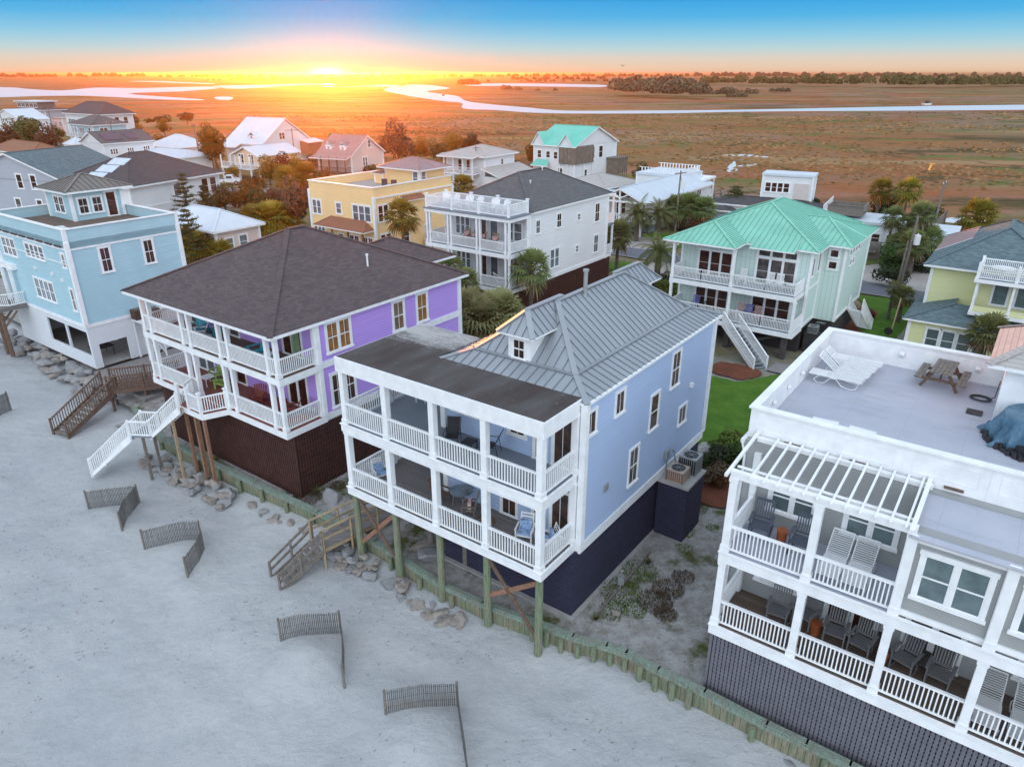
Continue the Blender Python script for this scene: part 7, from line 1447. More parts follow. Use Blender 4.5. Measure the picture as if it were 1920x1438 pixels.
# vehicles
def truck(label, x, y, rz, mat='car_white', suv=False):
    o = thing('pickup_truck' if not suv else 'parked_car', label, 'truck' if not suv else 'car', (x, y, .1), rz); mb = MB(); L_ = 5.2 if not suv else 4.5; W_ = 1.9
    prof = [(-L_/2, .45), (-L_/2, 1.05), (-L_/2 + .15, 1.1), (-.35, 1.1), (-.2, 1.75), (1.0, 1.78), (1.55, 1.15), (L_/2 - .1, 1.0), (L_/2, .5)] if not suv else [(-L_/2, .4), (-L_/2, 1.0), (-L_/2 + .35, 1.5), (.5, 1.5), (1.2, .98), (L_/2 - .05, .85), (L_/2, .4)]
    n = len(prof); mb.add([(px, -W_/2, pz) for px, pz in prof] + [(px, W_/2, pz) for px, pz in prof], [tuple(range(n)), tuple(range(2*n - 1, n - 1, -1))] + [(i, n + i, n + (i + 1) % n, (i + 1) % n) for i in range(n)])
    part('body', mb, MT[mat], o)
    if not suv: mb = MB(); mb.box(-L_/2 + .12, -.45, -.75, .75, 1.08, 1.12); part('cargo_bed', mb, MT['black_metal'], o)
    for sy in (-1, 1):
        mb = MB(); y0 = sy*(W_/2 + .005); a = [(-.12, y0, 1.2), (.95, y0, 1.2), (.9, y0, 1.65), (-.05, y0, 1.65)] if not suv else [(-1.8, y0, 1.0), (.7, y0, 1.0), (.35, y0, 1.4), (-1.7, y0, 1.4)]; mb.slab([(p[0], p[1] - .005, p[2]) for p in a], .0) if False else mb.add([(p[0], p[1], p[2]) for p in a] + [(p[0], p[1] + .01*sy, p[2]) for p in a], [(0, 1, 2, 3), (7, 6, 5, 4)]); part('side_window', mb, MT['glass'], o)
        for wx in (-L_/2 + .95, L_/2 - .95):
            mb = MB(); mb.cyl((wx, sy*(W_/2 - .16), .36), (wx, sy*(W_/2 + .03), .36), .38, .38, 16); wt = part('wheel', mb, MT['tyre'], o); m2 = MB(); m2.cyl((wx, sy*(W_/2 + .03), .36), (wx, sy*(W_/2 + .045), .36), .22, .22, 12); obj('rim', m2.mesh('rim', MT['grey_metal']), wt)
    mb = MB(); mb.add([(1.05, -.75, 1.74), (1.05, .75, 1.74), (1.52, .8, 1.2), (1.52, -.8, 1.2)], [(3, 2, 1, 0)]) if not suv else mb.add([(.53, -.75, 1.49), (.53, .75, 1.49), (1.18, .8, 1.02), (1.18, -.8, 1.02)], [(3, 2, 1, 0)]); part('windscreen', mb, MT['glass'], o); return o
truck('white pickup truck parked by the hip roof house with solar panels', -55.4, 144.0, R(12)); truck('white car among the far left trees', -109.5, 185.8, R(30), suv=True); truck('dark car beside the white car among the far left trees', -109.1, 188.2, R(30), 'black_metal', True)
# birds
def bird(label, x, y, z, s, rz, mat='bird', up=.5):
    o = thing('bird', label, 'bird', (x, y, z), rz, None, s); mb = MB(); prof = [(-.5, .02), (-.3, .07), (0, .10), (.25, .08), (.42, .05), (.55, .01)]
    for (a, r0), (b, r1) in zip(prof[:-1], prof[1:]): mb.cyl((a, 0, 0), (b, 0, .02), r0, r1, 8, cap=True)
    part('body', mb, MT[mat], o)
    for q in (-1, 1): mb = MB(); mb.slab([(.2, .05*q, .04), (.12, .6*q, up), (-.05, 1.05*q, up*.7), (-.12, .6*q, up*.95), (-.15, .05*q, .02)], .015); part('wing', mb, MT[mat], o)
bird('large orange lit bird gliding over the marsh at the right', 75.6, 134.2, 5.0, 1.3, 2.2, 'bird_orange', -.9)
bird('tiny bird high above the marsh right of centre', 31.0, 220, 21.8, .9, 1.0, 'black_metal'); bird('tiny bird near the right edge of the sky', 142, 205, 22.6, .9, .5, 'black_metal')
# small boats on the creek
def boat(label, x, y, rz, s=1.0):
    o = thing('small_boat', label, 'boat', (x, y, WZ), rz, None, s); mb = MB(); P = [(-3, -1.1), (2, -1.1), (3.6, 0), (2, 1.1), (-3, 1.1)]; n = 5; mb.add([(a*.9, b*.8, -.1) for a, b in P] + [(a, b, .9) for a, b in P], [tuple(range(n))[::-1], tuple(range(n, 2*n))] + [(i, (i + 1) % n, n + (i + 1) % n, n + i) for i in range(n)]); part('hull', mb, MT['white'], o); mb = MB(); mb.box(-1, .8, -.7, .7, .9, 2.3); part('cabin', mb, MT['wood_dark'], o)
boat('small boat moored at the creek bank on the right', 302, 560, .3, 1.3); boat('small dark boat on the bend of the creek left of centre', -66, 742, 2.5, 1.2)
# ---------------------------------------------------------------- furniture
def Mx(*boxes):
    mb = MB()
    for b in boxes: mb.box(*b)
    return mb
def make(name, label, cat, P, O, u, v, z, rz, group, parts, scale=1.0):
    """parts: list of (part name, cached key, builder, material)"""
    x, y, zz = uv2w(O, u, v, z); o = thing(name, label, cat, (x, y, zz), HA + rz, group, scale)
    for (pn, key, fn, mat) in parts: obj(pn, cached((name, key, mat), lambda: fn().mesh(pn, MT[mat])), o)
    return o
# every chair faces its local -y
def adirondack(m):
    def back():
        mb = MB()
        for k in range(6): x = -.27 + k*.108; mb.beam((x, .22, .28), (x*1.15, .52, .98 - abs(k - 2.5)*.035), .09, .02, side=(1, 0, 0))
        return mb
    def seat():
        mb = MB()
        for k in range(6): mb.beam((-.28, -.32 + k*.105, .37 - k*.022), (.28, -.32 + k*.105, .37 - k*.022), .09, .02)
        return mb
    P = [('backrest', 'b', back, m), ('seat', 's', seat, m)]
    for q in (-1, 1):
        P.append(('armrest', 'a%d' % q, lambda q=q: Mx((q*.36 - .07, q*.36 + .07, -.4, .32, .53, .555)), m)); P.append(('leg', 'f%d' % q, lambda q=q: Mx((q*.33 - .02, q*.33 + .02, -.36, -.26, 0, .53)), m))
        P.append(('leg', 'r%d' % q, lambda q=q: MB().beam((q*.29, -.3, .33), (q*.29, .52, .02), .03, .12), m))
    return P
def rocker(m):
    def back():
        mb = MB(); mb.beam((-.25, .24, .42), (-.27, .42, 1.12), .04); mb.beam((.25, .24, .42), (.27, .42, 1.12), .04); mb.beam((-.27, .42, 1.1), (.27, .42, 1.1), .03, .10); mb.beam((-.25, .26, .55), (.25, .26, .55), .03, .06)
        for k in range(6): x = -.19 + k*.076; mb.beam((x, .27, .56), (x, .41, 1.08), .045, .015, side=(1, 0, 0))
        return mb
    P = [('backrest', 'b', back, m), ('seat', 's', lambda: Mx((-.28, .28, -.28, .27, .41, .45)), m)]
    for q in (-1, 1):
        P += [('armrest', 'a%d' % q, lambda q=q: Mx((q*.31 - .045, q*.31 + .045, -.30, .32, .64, .665)), m), ('leg', 'f%d' % q, lambda q=q: Mx((q*.29 - .022, q*.29 + .022, -.27, -.225, .06, .64)), m), ('leg', 'k%d' % q, lambda q=q: Mx((q*.27 - .022, q*.27 + .022, .22, .265, .06, .45)), m),
              ('rocker', 'r%d' % q, lambda q=q: MB().tube([(q*.28, -.48, .09), (q*.28, -.25, .03), (q*.28, .1, .015), (q*.28, .45, .07), (q*.28, .62, .15)], .022, 5), m)]
    return P
def lounger(flat=False):
    def frame():
        mb = MB()
        for q in (-1, 1):
            mb.tube([(q*.31, -1.0, .33), (q*.31, .25, .33)], .018, 6)
            mb.tube([(q*.31, .25, .33), (q*.31, .9, .33 if flat else .85)], .018, 6)
            mb.tube([(q*.33, -.95, .33), (q*.33, -.85, .05), (q*.33, -.7, .0), (q*.33, -.35, .05), (q*.33, -.1, .30), (q*.33, .1, .30), (q*.33, .3, .05), (q*.33, .55, .0), (q*.33, .7, .12), (q*.33, .5, .33)], .016, 6)
        mb.tube([(-.31, -1.0, .33), (.31, -1.0, .33)], .018, 6); mb.tube([(-.31, .9, .33 if flat else .85), (.31, .9, .33 if flat else .85)], .018, 6); return mb
    def strap():
        mb = MB()
        for k in range(19): y = -.95 + k*.064; mb.beam((-.31, y, .345), (.31, y, .345), .045, .008)
        return mb
    def bstrap():
        mb = MB()
        for k in range(12):
            t_ = (k + .4)/12; y = .25 + .65*t_; z = .33 + (0 if flat else .52*t_); mb.beam((-.31, y, z + .012), (.31, y, z + .012), .045, .01)
        return mb
    return [('frame', 'f%d' % flat, frame, 'wplastic'), ('seat', 's%d' % flat, strap, 'wplastic'), ('backrest', 'b%d' % flat, bstrap, 'wplastic')]
def drum(m): return [('body', 'd', lambda: MB().cyl((0, 0, 0), (0, 0, .48), .16, .19, 14).cyl((0, 0, .48), (0, 0, .52), .20, .20, 14), m)]
def side_table(m, s=.45, h=.45):
    return [('tabletop', 't%g%g' % (s, h), lambda: Mx((-s/2, s/2, -s/2, s/2, h - .03, h)), m)] + [('leg', 'l%d%g%g' % (k, s, h), lambda k=k: Mx(((-1, 1)[k % 2]*s*.42 - .02, (-1, 1)[k % 2]*s*.42 + .02, (-1, 1)[k//2]*s*.42 - .02, (-1, 1)[k//2]*s*.42 + .02, 0, h - .03)), m) for k in range(4)]
def armchair(m, mc):
    def back():
        mb = MB(); mb.beam((-.24, .22, .4), (-.22, .40, 1.0), .04); mb.beam((.24, .22, .4), (.22, .40, 1.0), .04)
        for k in range(5): t_ = k/4; mb.beam((-.23, .25 + .14*t_, .5 + .46*t_), (.23, .25 + .14*t_, .5 + .46*t_), .02, .07)
        return mb
    P = [('backrest', 'b', back, m), ('seat', 's', lambda: Mx((-.27, .27, -.26, .26, .38, .42)), m), ('cushion', 'c', lambda: Mx((-.22, .22, -.22, .14, .42, .50), (-.2, .2, .12, .22, .5, .82)), mc)]
    for q in (-1, 1): P += [('armrest', 'a%d' % q, lambda q=q: Mx((q*.29 - .03, q*.29 + .03, -.26, .3, .62, .65)), m), ('leg', 'f%d' % q, lambda q=q: Mx((q*.28 - .025, q*.28 + .025, -.26, -.21, 0, .62)), m), ('leg', 'r%d' % q, lambda q=q: MB().beam((q*.26, .2, .4), (q*.27, .34, 0), .04), m)]
    return P
def sling(m): return [('seat', 's', lambda: MB().beam((0, -.3, .40), (0, .2, .34), .5, .02), 'sling'), ('backrest', 'b', lambda: MB().beam((0, .2, .34), (0, .5, .95), .5, .02), 'sling'), ('frame', 'f', lambda: MB().tube([(-.28, -.3, 0), (-.28, -.3, .6), (-.28, .3, .6), (-.28, .4, 0)], .016, 5).tube([(.28, -.3, 0), (.28, -.3, .6), (.28, .3, .6), (.28, .4, 0)], .016, 5).tube([(-.28, .2, .34), (-.28, .5, .97), (.28, .5, .97), (.28, .2, .34)], .016, 5), 'black_metal')]
PI = math.pi
# blue house porches
make('patio_chair', 'black sling chair on the upper blue porch behind the rail', 'chair', 0, OB, -5.15, 1.3, 3.12, .5, None, sling(0)); make('patio_chair', 'black sling lounge chair right of the low table on the upper blue porch', 'chair', 0, OB, -3.5, 1.6, 3.12, -1.2, None, sling(0))
make('side_table', 'low black table between the two black chairs on the upper blue porch', 'table', 0, OB, -4.3, 1.35, 3.12, .1, None, side_table('black_metal', .5, .38)); make('stool', 'small white slatted stool alone on the grey upper deck', 'stool', 0, OB, -8.9, 3.6, 3.12, .4, None, side_table('wplastic', .5, .42))
make('rocking_chair', 'brown rocking chair behind the middle column of the lower blue porch', 'rocking chair', 0, OB, -5.95, 1.35, .02, 1.6, None, rocker('wood_brown')); r_ = make('rocking_chair', 'weathered rocking chair with a pink patterned pillow on the lower blue porch', 'rocking chair', 0, OB, -4.35, 1.25, .02, -1.0, None, rocker('wood'))
q = tag(obj('pillow', cached(('pill',), lambda: Mx((-.2, .2, -.07, .07, -.16, .16)).mesh('pillow', MT['cushion_pink'])), None, uv2w(OB, -4.33, 1.3, .62), HA - 1.0), 'pink patterned pillow on the weathered rocking chair', 'pillow')
make('armchair', 'white plastic armchair with blue cushions near the porch corner of the blue house', 'chair', 0, OB, -1.5, 1.2, .02, .35, None, armchair('wplastic', 'cushion'), 1.1); make('armchair', 'white armchair with blue cushion half hidden by the corner column', 'chair', 0, OB, -.55, 1.35, .02, -.7, None, armchair('wplastic', 'cushion')); make('armchair', 'white armchair with blue cushion at the far left of the lower blue porch', 'chair', 0, OB, -9.3, 1.1, .02, 1.2, None, armchair('wplastic', 'cushion'))
make('glass_table', 'round glass table with metal legs on the lower blue porch', 'table', 0, OB, -5.15, 1.75, .02, 0, None, [('tabletop', 't', lambda: MB().cyl((0, 0, .70), (0, 0, .715), .5, .5, 20), 'glass_pale')] + [('leg', 'l%d' % k, lambda k=k: MB().cyl((.38*math.cos(1.57*k + .8), .38*math.sin(1.57*k + .8), 0), (.30*math.cos(1.57*k + .8), .30*math.sin(1.57*k + .8), .7), .018, .018, 6), 'grey_metal') for k in range(4)])
make('door_mat', 'oval brown mat on the lower blue porch deck', 'mat', 0, OB, -3.6, 1.35, .024, 0, None, [('mat', 'm', lambda: MB().cyl((0, 0, 0), (0, 0, .012), .45, .45, 20), 'wood_brown')])
# violet house porches
make('adirondack_chair', 'teal adirondack chair beside the white one on the upper violet porch', 'chair', 0, OP, -8.95, 1.35, 2.87, .35, None, adirondack('chair_teal')); make('adirondack_chair', 'white folding style adirondack chair on the upper violet porch', 'chair', 0, OP, -8.15, 1.0, 2.87, -.7, None, adirondack('wplastic')); make('adirondack_chair', 'second teal adirondack chair tucked behind the white one on the upper violet porch', 'chair', 0, OP, -8.0, 1.9, 2.87, -.2, None, adirondack('chair_teal'))
make('adirondack_chair', 'turquoise adirondack chair alone at the corner bay of the upper violet porch', 'chair', 0, OP, -3.1, 1.1, 2.87, -.1, None, adirondack('chair_teal'), 1.1); make('side_table', 'small white table right of the turquoise corner chair', 'table', 0, OP, -2.2, 1.1, 2.87, 0, None, side_table('wplastic'))
make('adirondack_chair', 'lime green chair beside the white table, nearer the violet house wall', 'chair', 0, OP, -8.7, 1.95, .02, .3, None, adirondack('chair_lime')); make('adirondack_chair', 'lime green chair right of the white table on the lower violet porch', 'chair', 0, OP, -7.6, 1.4, .02, -.7, None, adirondack('chair_lime')); make('side_table', 'white slatted table between the lime green chairs', 'table', 0, OP, -8.4, 1.1, .02, 0, None, side_table('wplastic', .7, .5))
make('folding_chair', 'red folding chair in the middle bay of the lower violet porch', 'chair', 0, OP, -3.9, 1.2, .02, .6, None, adirondack('chair_red')); make('folding_chair', 'red folding chair at the corner bay of the lower violet porch', 'chair', 0, OP, -1.25, 1.3, .02, -.8, None, adirondack('chair_red')); make('side_table', 'dark red table between the two red folding chairs', 'table', 0, OP, -2.5, 1.5, .02, 0, None, side_table('chair_red', .6, .5))
# grey house porches
for u, v, z, a, lb, m in ((.72, 1.45, 2.97, .1, 'slate rocking chair left of the orange stool on the upper grey porch', 'chair_grey'), (2.05, 1.35, 2.97, .0, 'slate rocking chair right of the orange stool on the upper grey porch', 'chair_grey'), (1.75, 1.35, .02, .1, 'lone grey rocking chair in the first bay of the lower grey porch', 'chair_grey2'), (2.55, 1.75, .02, -.3, 'grey rocking chair half hidden by the second column of the lower grey porch', 'chair_grey2'), (3.55, 1.5, .02, .05, 'grey rocking chair left one before the glass doors in the second bay', 'chair_grey2'), (4.35, 1.45, .02, -.15, 'grey rocking chair right one before the glass doors in the second bay', 'chair_grey2'), (5.6, 1.5, .02, -.25, 'grey rocking chair turned towards the round table in the third bay', 'chair_grey2'), (6.55, 1.45, .02, -.1, 'grey rocking chair right of the round table in the third bay', 'chair_grey2')):
    make('rocking_chair', lb, 'rocking chair', 0, OG, u, v, z, a, 'rocking chairs on the grey house porches', rocker(m), 1.06)
for u, v, z, lb in ((1.4, 1.55, 2.97, 'orange wooden drum stool between the slate rocking chairs'), (2.95, 1.5, .02, 'orange wooden drum stool in the second bay of the lower grey porch'), (5.0, 1.3, .02, 'orange wooden drum stool behind the third column of the lower grey porch')): make('drum_stool', lb, 'stool', 0, OG, u, v, z, 0, None, drum('orange_wood'), .92)
make('round_table', 'round dark table between rocking chairs in the third bay', 'table', 0, OG, 5.95, 1.9, .02, 0, None, [('tabletop', 't', lambda: MB().cyl((0, 0, .42), (0, 0, .46), .42, .42, 20), 'wood_dark'), ('pedestal', 'p', lambda: MB().cyl((0, 0, 0), (0, 0, .42), .12, .08, 10), 'wood_dark')])
make('round_table', 'round dark table behind the right rocking chair in the second bay', 'table', 0, OG, 4.55, 1.95, .02, 0, None, [('tabletop', 't', lambda: MB().cyl((0, 0, .42), (0, 0, .46), .42, .42, 20), 'wood_dark'), ('pedestal', 'p', lambda: MB().cyl((0, 0, 0), (0, 0, .42), .12, .08, 10), 'wood_dark')])
for u, z, lb in ((3.12, 2.97, 'white strap lounger, left of the pair on the upper grey porch'), (3.85, 2.97, 'white strap lounger, right of the pair on the upper grey porch'), (7.85, .02, 'white strap lounger, left of the pair on the lower grey porch'), (8.75, .02, 'white strap lounger, right of the pair on the lower grey porch')): make('chaise_lounge', lb, 'lounger', 0, OG, u, 1.2, z, .0, None, lounger(), 1.0)
# roof terrace
for k, (u, v, lb, fl) in enumerate(((.75, 8.9, 'white strap lounger on the roof terrace, nearest the camera of the four, lying flat', True), (.85, 9.65, 'white strap lounger on the roof terrace, second from the camera, back raised', False), (.9, 10.4, 'white strap lounger on the roof terrace, third from the camera, back raised', False), (1.0, 11.15, 'white strap lounger on the roof terrace, farthest of the four, lying flat', True))): make('chaise_lounge', lb, 'lounger', 0, OG, u, v, 5.92, PI/2, 'loungers on the roof terrace', lounger(fl), 1.0)
make('side_table', 'white flat topped table behind the front parapet of the roof terrace, left one', 'table', 0, OG, 1.7, 3.25, 5.92, .05, None, side_table('wplastic', .8, .78)); make('side_table', 'white flat topped table behind the front parapet of the roof terrace, right one', 'table', 0, OG, 2.8, 3.25, 5.92, -.05, None, side_table('wplastic', .8, .78))
def picnic():
    P = []
    def planks(x0, x1, z, n, L_=1.75):
        mb = MB(); w_ = (x1 - x0)/n
        for k in range(n): mb.box(x0 + k*w_ + .008, x0 + (k + 1)*w_ - .008, -L_/2, L_/2, z - .04, z)
        return mb
    P.append(('tabletop', 't', lambda: planks(-.37, .37, .75, 5), 'wood'))
    for q in (-1, 1): P.append(('seat', 's%d' % q, lambda q=q: planks(min(q*.58, q*.86), max(q*.58, q*.86), .45, 2), 'wood'))
    for y in (-.6, .6):
        P.append(('seat_support', 'x%g' % y, lambda y=y: MB().beam((-.85, y, .36), (.85, y, .36), .05, .11), 'wood_brown'))
        for q in (-1, 1): P.append(('leg', 'l%g%d' % (y, q), lambda y=y, q=q: MB().beam((q*.22, y + .05, .72), (q*.62, y + .05, 0), .05, .11), 'wood_brown'))
    P.append(('brace', 'b', lambda: MB().beam((0, -.6, .38), (0, 0, .7), .05, .09), 'wood_brown')); return P
make('picnic_table', 'weathered wooden picnic table with attached benches on the roof terrace', 'picnic table', 0, OG, 4.15, 11.2, 5.92, -.05, None, picnic(), 1.0)
o = thing('hose', 'coiled black hose on the roof terrace floor', 'hose', uv2w(OG, 5.55, 10.55, 5.93), HA); mb = MB()
for k in range(4): r = .26 + .03*k; mb.tube([(r*math.cos(a), r*.8*math.sin(a), .02 + .02*(k % 2)) for a in np.linspace(0, 6.28, 17)], .018, 5)
mb.tube([(.3, .1, .03), (.42, .2, .1), (.45, .2, .75)], .018, 5); part('coil', mb, MT['black_metal'], o)
make('floor_mat', 'small brown slatted mat on the roof terrace beside the tarp', 'mat', 0, OG, 5.5, 9.1, 5.92, 0, None, [('slats', 's', lambda: Mx(*[(-.25, .25, -.25 + k*.1, -.18 + k*.1, 0, .03) for k in range(5)]), 'wood_dark')])
# blue tarp over a tub
def tarp():
    mb = MB(); n, m = 110, 34; vs = []
    for i in range(n):
        an = 2*PI*i/n
        for j in range(m):
            t_ = j/(m - 1); f = .05*math.sin(an*9 + 5*t_) + .035*math.sin(an*17 - 6*t_) + .03*math.sin(an*31 + 9*t_)
            if t_ < .35: r = t_/.35*.92; z = .95 - .05*t_ + .05*math.sin(an*2)
            else: k = (t_ - .35)/.65; r = .92 + .22*k + f*k*2.2; z = .93*(1 - k**1.1) + .02
            vs.append((r*1.55*math.cos(an), r*1.35*math.sin(an), max(.01, z)))
    fs = [((i*m + j), ((i + 1) % n)*m + j, ((i + 1) % n)*m + j + 1, i*m + j + 1) for i in range(n) for j in range(m - 1)]; mb.add(vs, fs); return mb
x, y, z = uv2w(OG, 7.75, 7.55, 5.92); o = thing('covered_tub', 'tub under a crumpled blue tarp beside the white rooftop room', 'tub', (x, y, z), HA); obj('tarp', tarp().mesh('tarp', MT['tarp'], smooth=True), o)
mb = MB(); mb.cyl((0, 0, 0), (0, 0, .3), 1.55, 1.5, 28); part('tub_wall', mb, MT['black_metal'], o)
x, y, z = uv2w(OG, 5.35, 5.6, 5.92); mb = MB()
rd = random.Random(3)
for k in range(60): a_ = k/60*1.9 + 2.6; rr2 = 1.72 + rd.uniform(-.14, .1); mb.cyl((math.cos(a_)*rr2, math.sin(a_)*rr2, 0), (math.cos(a_)*rr2, math.sin(a_)*rr2, rd.uniform(.08, .2)), .09, .05, 6)
o = thing('gathered_cover', 'dark bunched edge of the cover around the tub', 'cover', uv2w(OG, 7.7, 7.6, 5.92), HA); part('folds', mb, MT['black_metal'], o)
# AC units
def ac(label, O, u, v, z, s=.78, h=.75, mat='ac_body', grp=None):
    o = make('air_conditioner', label, 'air conditioner', 0, O, u, v, z, 0, grp, [])
    mb = MB(); mb.box(-s/2 + .02, s/2 - .02, -s/2 + .02, s/2 - .02, .03, h - .03); part('coil_core', mb, MT['wood_red'] if mat == 'ac_body' else MT['black_metal'], o)
    mb = MB(); mb.box(-s/2, s/2, -s/2, s/2, h - .06, h); mb.box(-s/2, s/2, -s/2, s/2, 0, .05)
    for k in range(9):
        q = -s/2 + s*k/8
        for a, b in ((q, -s/2), (q, s/2), (-s/2, q), (s/2, q)): mb.box(a - .014, a + .014, b - .014, b + .014, .04, h - .05)
    part('casing', mb, MT[mat], o)
    mb = MB(); mb.cyl((0, 0, h), (0, 0, h + .015), s*.40, s*.40, 20); part('fan_grille', mb, MT['black_metal'], o)
    mb = MB()
    for k in range(4): a_ = k*PI/4; mb.beam((-math.cos(a_)*s*.42, -math.sin(a_)*s*.42, h + .025), (math.cos(a_)*s*.42, math.sin(a_)*s*.42, h + .025), .015)
    part('guard', mb, MT['grey_metal'], o); return o
ac('small square air conditioner with rusty fins, nearer one on the navy brick stand', OB, 1.05, 9.72, -.38, .8, .6); ac('taller square air conditioner with rusty fins, farther one on the navy brick stand', OB, 1.2, 10.75, -.38, .82, .85, 'grey_metal')
ac('dark air conditioner on the brick pier of the mint house, nearer one', OM, .7, 3.3, -.25, .7, .55, 'grey_metal'); ac('dark air conditioner on the brick pier of the mint house, farther one', OM, 1.0, 4.1, -.25, .7, .6, 'black_metal'); ac('round brown air conditioner beside the aqua house, left one', OT, .5, 3.5, 3.0, .7, .75, 'wood_brown'); ac('round brown air conditioner beside the aqua house, right one', OT, 1.2, 4.3, 3.0, .7, .75, 'wood_brown')
# white house porch and roof furniture
for u, v, z, a, nm, lb, m in ((-6.0, 1.7, 3.32, .2, 'armchair', 'tan wicker armchair in the middle bay of the white house upper porch', 'wood_new'), (-5.0, 1.3, 3.32, -.4, 'armchair', 'pale cushioned armchair in the middle bay of the white house upper porch', 'wood'), (-4.1, 1.5, 3.32, -.6, 'armchair', 'tan wicker chair behind the second column pair of the white house', 'wood_new'), (-2.7, 1.5, 3.32, .3, 'armchair', 'tan chair in the right bay of the white house upper porch', 'wood_new')): make(nm, lb, 'chair', 0, OW, u, v, z, a, None, armchair(m, 'cushion_pink'), 1.15)
make('rocking_chair', 'white rocking chair in the right bay of the white house upper porch', 'rocking chair', 0, OW, -1.6, 1.3, 3.32, -.5, None, rocker('wplastic'), 1.1)
for k, u in enumerate((-8.0, -7.0, -5.4, -4.4, -2.6, -1.6)): make('adirondack_chair', ['white roof chair at the left end of the white house roof deck', 'white roof chair second from the left on the roof deck', 'white roof chair third from the left on the roof deck', 'white roof chair third from the right on the roof deck', 'white roof chair second from the right on the roof deck', 'white roof chair at the right end of the roof deck'][k], 'chair', 0, OW, u, 1.3, 6.32, .2*(-1)**k, 'white chairs on the roof deck', adirondack('wplastic'), 1.1)
make('hammock_stand', 'white hammock stand on the lower right bay of the white house porch', 'hammock', 0, OW, -1.7, 1.5, .34, .3, None, [('frame', 'f', lambda: MB().tube([(-1.0, 0, .9), (-.6, 0, .1), (.6, 0, .1), (1.0, 0, .9)], .03).tube([(-1.0, 0, .9), (-.4, 0, .5), (.4, 0, .5), (1.0, 0, .9)], .05), 'wplastic')])
# mint house balconies
for u, z, lb, m in ((-8.3, .4, 'violet chair in the left bay of the lower mint balcony', 'chair_purple'), (-4.6, .4, 'white and pink slatted chair just right of the lower middle column of the mint house', 'cushion_pink'), (-3.9, .4, 'violet chair in the right bay of the lower mint balcony', 'chair_purple'), (-3.2, .4, 'white and pink slatted chair right of the violet chair on the mint balcony', 'cushion_pink'), (-4.7, 3.17, 'pinkish white chair beside the middle column of the upper mint balcony', 'wplastic'), (-2.6, 3.17, 'white chair before the middle door of the upper mint balcony', 'wplastic'), (-1.9, 3.17, 'white slatted chair right of the middle door of the upper mint balcony', 'wplastic')):
    make('balcony_chair', lb, 'chair', 0, OM, u, 1.5, z, .1, 'chairs on the mint house balconies', rocker(m), .95)
make('round_table', 'small white round table at the right end of the upper mint balcony', 'table', 0, OM, -.9, 1.4, 3.17, 0, None, [('tabletop', 't', lambda: MB().cyl((0, 0, .5), (0, 0, .53), .4, .4, 18), 'wplastic'), ('pedestal', 'p', lambda: MB().cyl((0, 0, 0), (0, 0, .5), .08, .06, 8), 'wplastic')])
# pale yellow house balcony, aqua house
make('outdoor_table', 'large white oval table on the upper balcony of the pale yellow house', 'table', 0, OR_, 5.0, 1.6, 6.28, 0, None, [('tabletop', 't', lambda: MB().cyl((0, 0, .7), (0, 0, .74), .75, .75, 20), 'wplastic'), ('pedestal', 'p', lambda: MB().cyl((0, 0, 0), (0, 0, .7), .15, .1, 8), 'wplastic')])
make('balcony_chair', 'white slatted chair on the lower balcony of the pale yellow house', 'chair', 0, OR_, 7.6, 1.2, 3.77, 0, None, rocker('wplastic'))
make('bench_table', 'black metal table seen through the aqua house ground floor opening', 'table', 0, OT, -2.3, 1.6, .08, 0, None, side_table('black_metal', 1.4, .75)); make('sun_lounger', 'white lounger on the aqua house roof deck behind the parapet', 'lounger', 0, OT, -2.2, 1.2, 9.27, 1.4, None, lounger(True)); make('sun_lounger', 'second white lounger on the aqua house roof deck, left of the first', 'lounger', 0, OT, -3.3, 1.3, 9.27, 1.4, None, lounger(True))
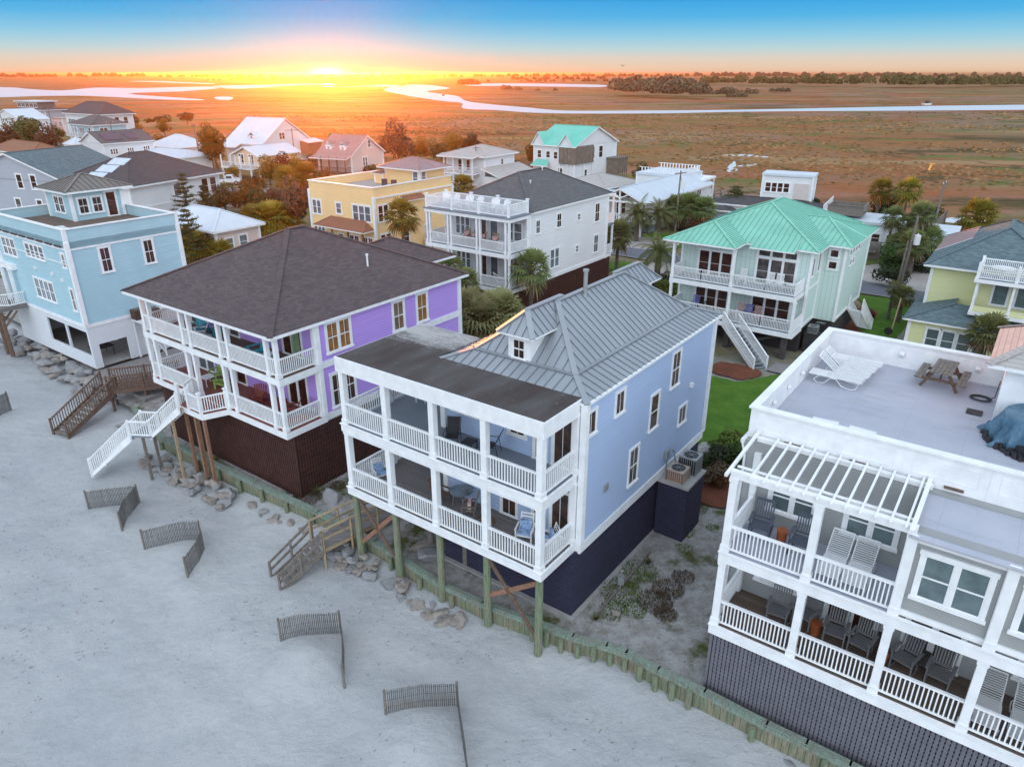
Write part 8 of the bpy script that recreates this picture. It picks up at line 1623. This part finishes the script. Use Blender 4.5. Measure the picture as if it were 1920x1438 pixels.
make('sun_lounger', 'dark lounger on the yellow house roof deck, left one', 'lounger', 0, OY, -4.5, 6.2, 5.08, .8, None, [('seat', 'q', lambda: Mx((-.35, .35, -1, .3, .3, .36)), 'sling'), ('backrest', 'w', lambda: MB().beam((0, .3, .33), (0, .9, .8), .7, .04), 'sling'), ('frame', 'f', lambda: Mx((-.33, .33, -.95, -.9, 0, .3), (-.33, .33, .25, .3, 0, .3)), 'wood_brown')]); make('sun_lounger', 'dark lounger on the yellow house roof deck, right one', 'lounger', 0, OY, -2.9, 6.2, 5.08, .8, None, [('seat', 'q', lambda: Mx((-.35, .35, -1, .3, .3, .36)), 'sling'), ('backrest', 'w', lambda: MB().beam((0, .3, .33), (0, .9, .8), .7, .04), 'sling'), ('frame', 'f', lambda: Mx((-.33, .33, -.95, -.9, 0, .3), (-.33, .33, .25, .3, 0, .3)), 'wood_brown')])
make('planter', 'dark brick planter box by the yellow house corner, nearer one', 'planter', 0, OY, 1.4, 8.6, -1.0, 0, None, [('box', 'b', lambda: Mx((-.7, .7, -.7, .7, 0, .9)), 'sh_brown')]); make('planter', 'dark brick planter box by the yellow house corner, farther one', 'planter', 0, OY, 1.6, 10.4, -1.0, 0, None, [('box', 'b', lambda: Mx((-.7, .7, -.7, .7, 0, 1.3)), 'sh_brown')])
make('rubbish_bin', 'dark green bin on the sandy strip by the grey house', 'bin', 0, OB, 4.4, 10.7, -3.3, 0, None, [('body', 'b', lambda: MB().cyl((0, 0, 0), (0, 0, .6), .25, .3, 12), 'black_metal'), ('lid', 'l', lambda: MB().cyl((0, 0, .6), (0, 0, .66), .32, .28, 12), 'black_metal')])
# ---------------------------------------------------------------- air
HAZE_D = .00010
mb = MB(); mb.box(-9000, 9000, -60, 14000, -3.0, 23.5); hz = part('haze', mb, None, None, uv=False); tag(hz, kind='stuff')
hm_ = bpy.data.materials.new('haze_air'); hm_.use_nodes = True; t = hm_.node_tree; t.nodes.clear(); o_ = t.nodes.new('ShaderNodeOutputMaterial'); pv = t.nodes.new('ShaderNodeVolumePrincipled')
pv.inputs['Color'].default_value = (1.0, .60, .32, 1); pv.inputs['Density'].default_value = HAZE_D; pv.inputs['Anisotropy'].default_value = .89; t.links.new(pv.outputs[0], o_.inputs['Volume']); hz.data.materials.clear(); hz.data.materials.append(hm_)
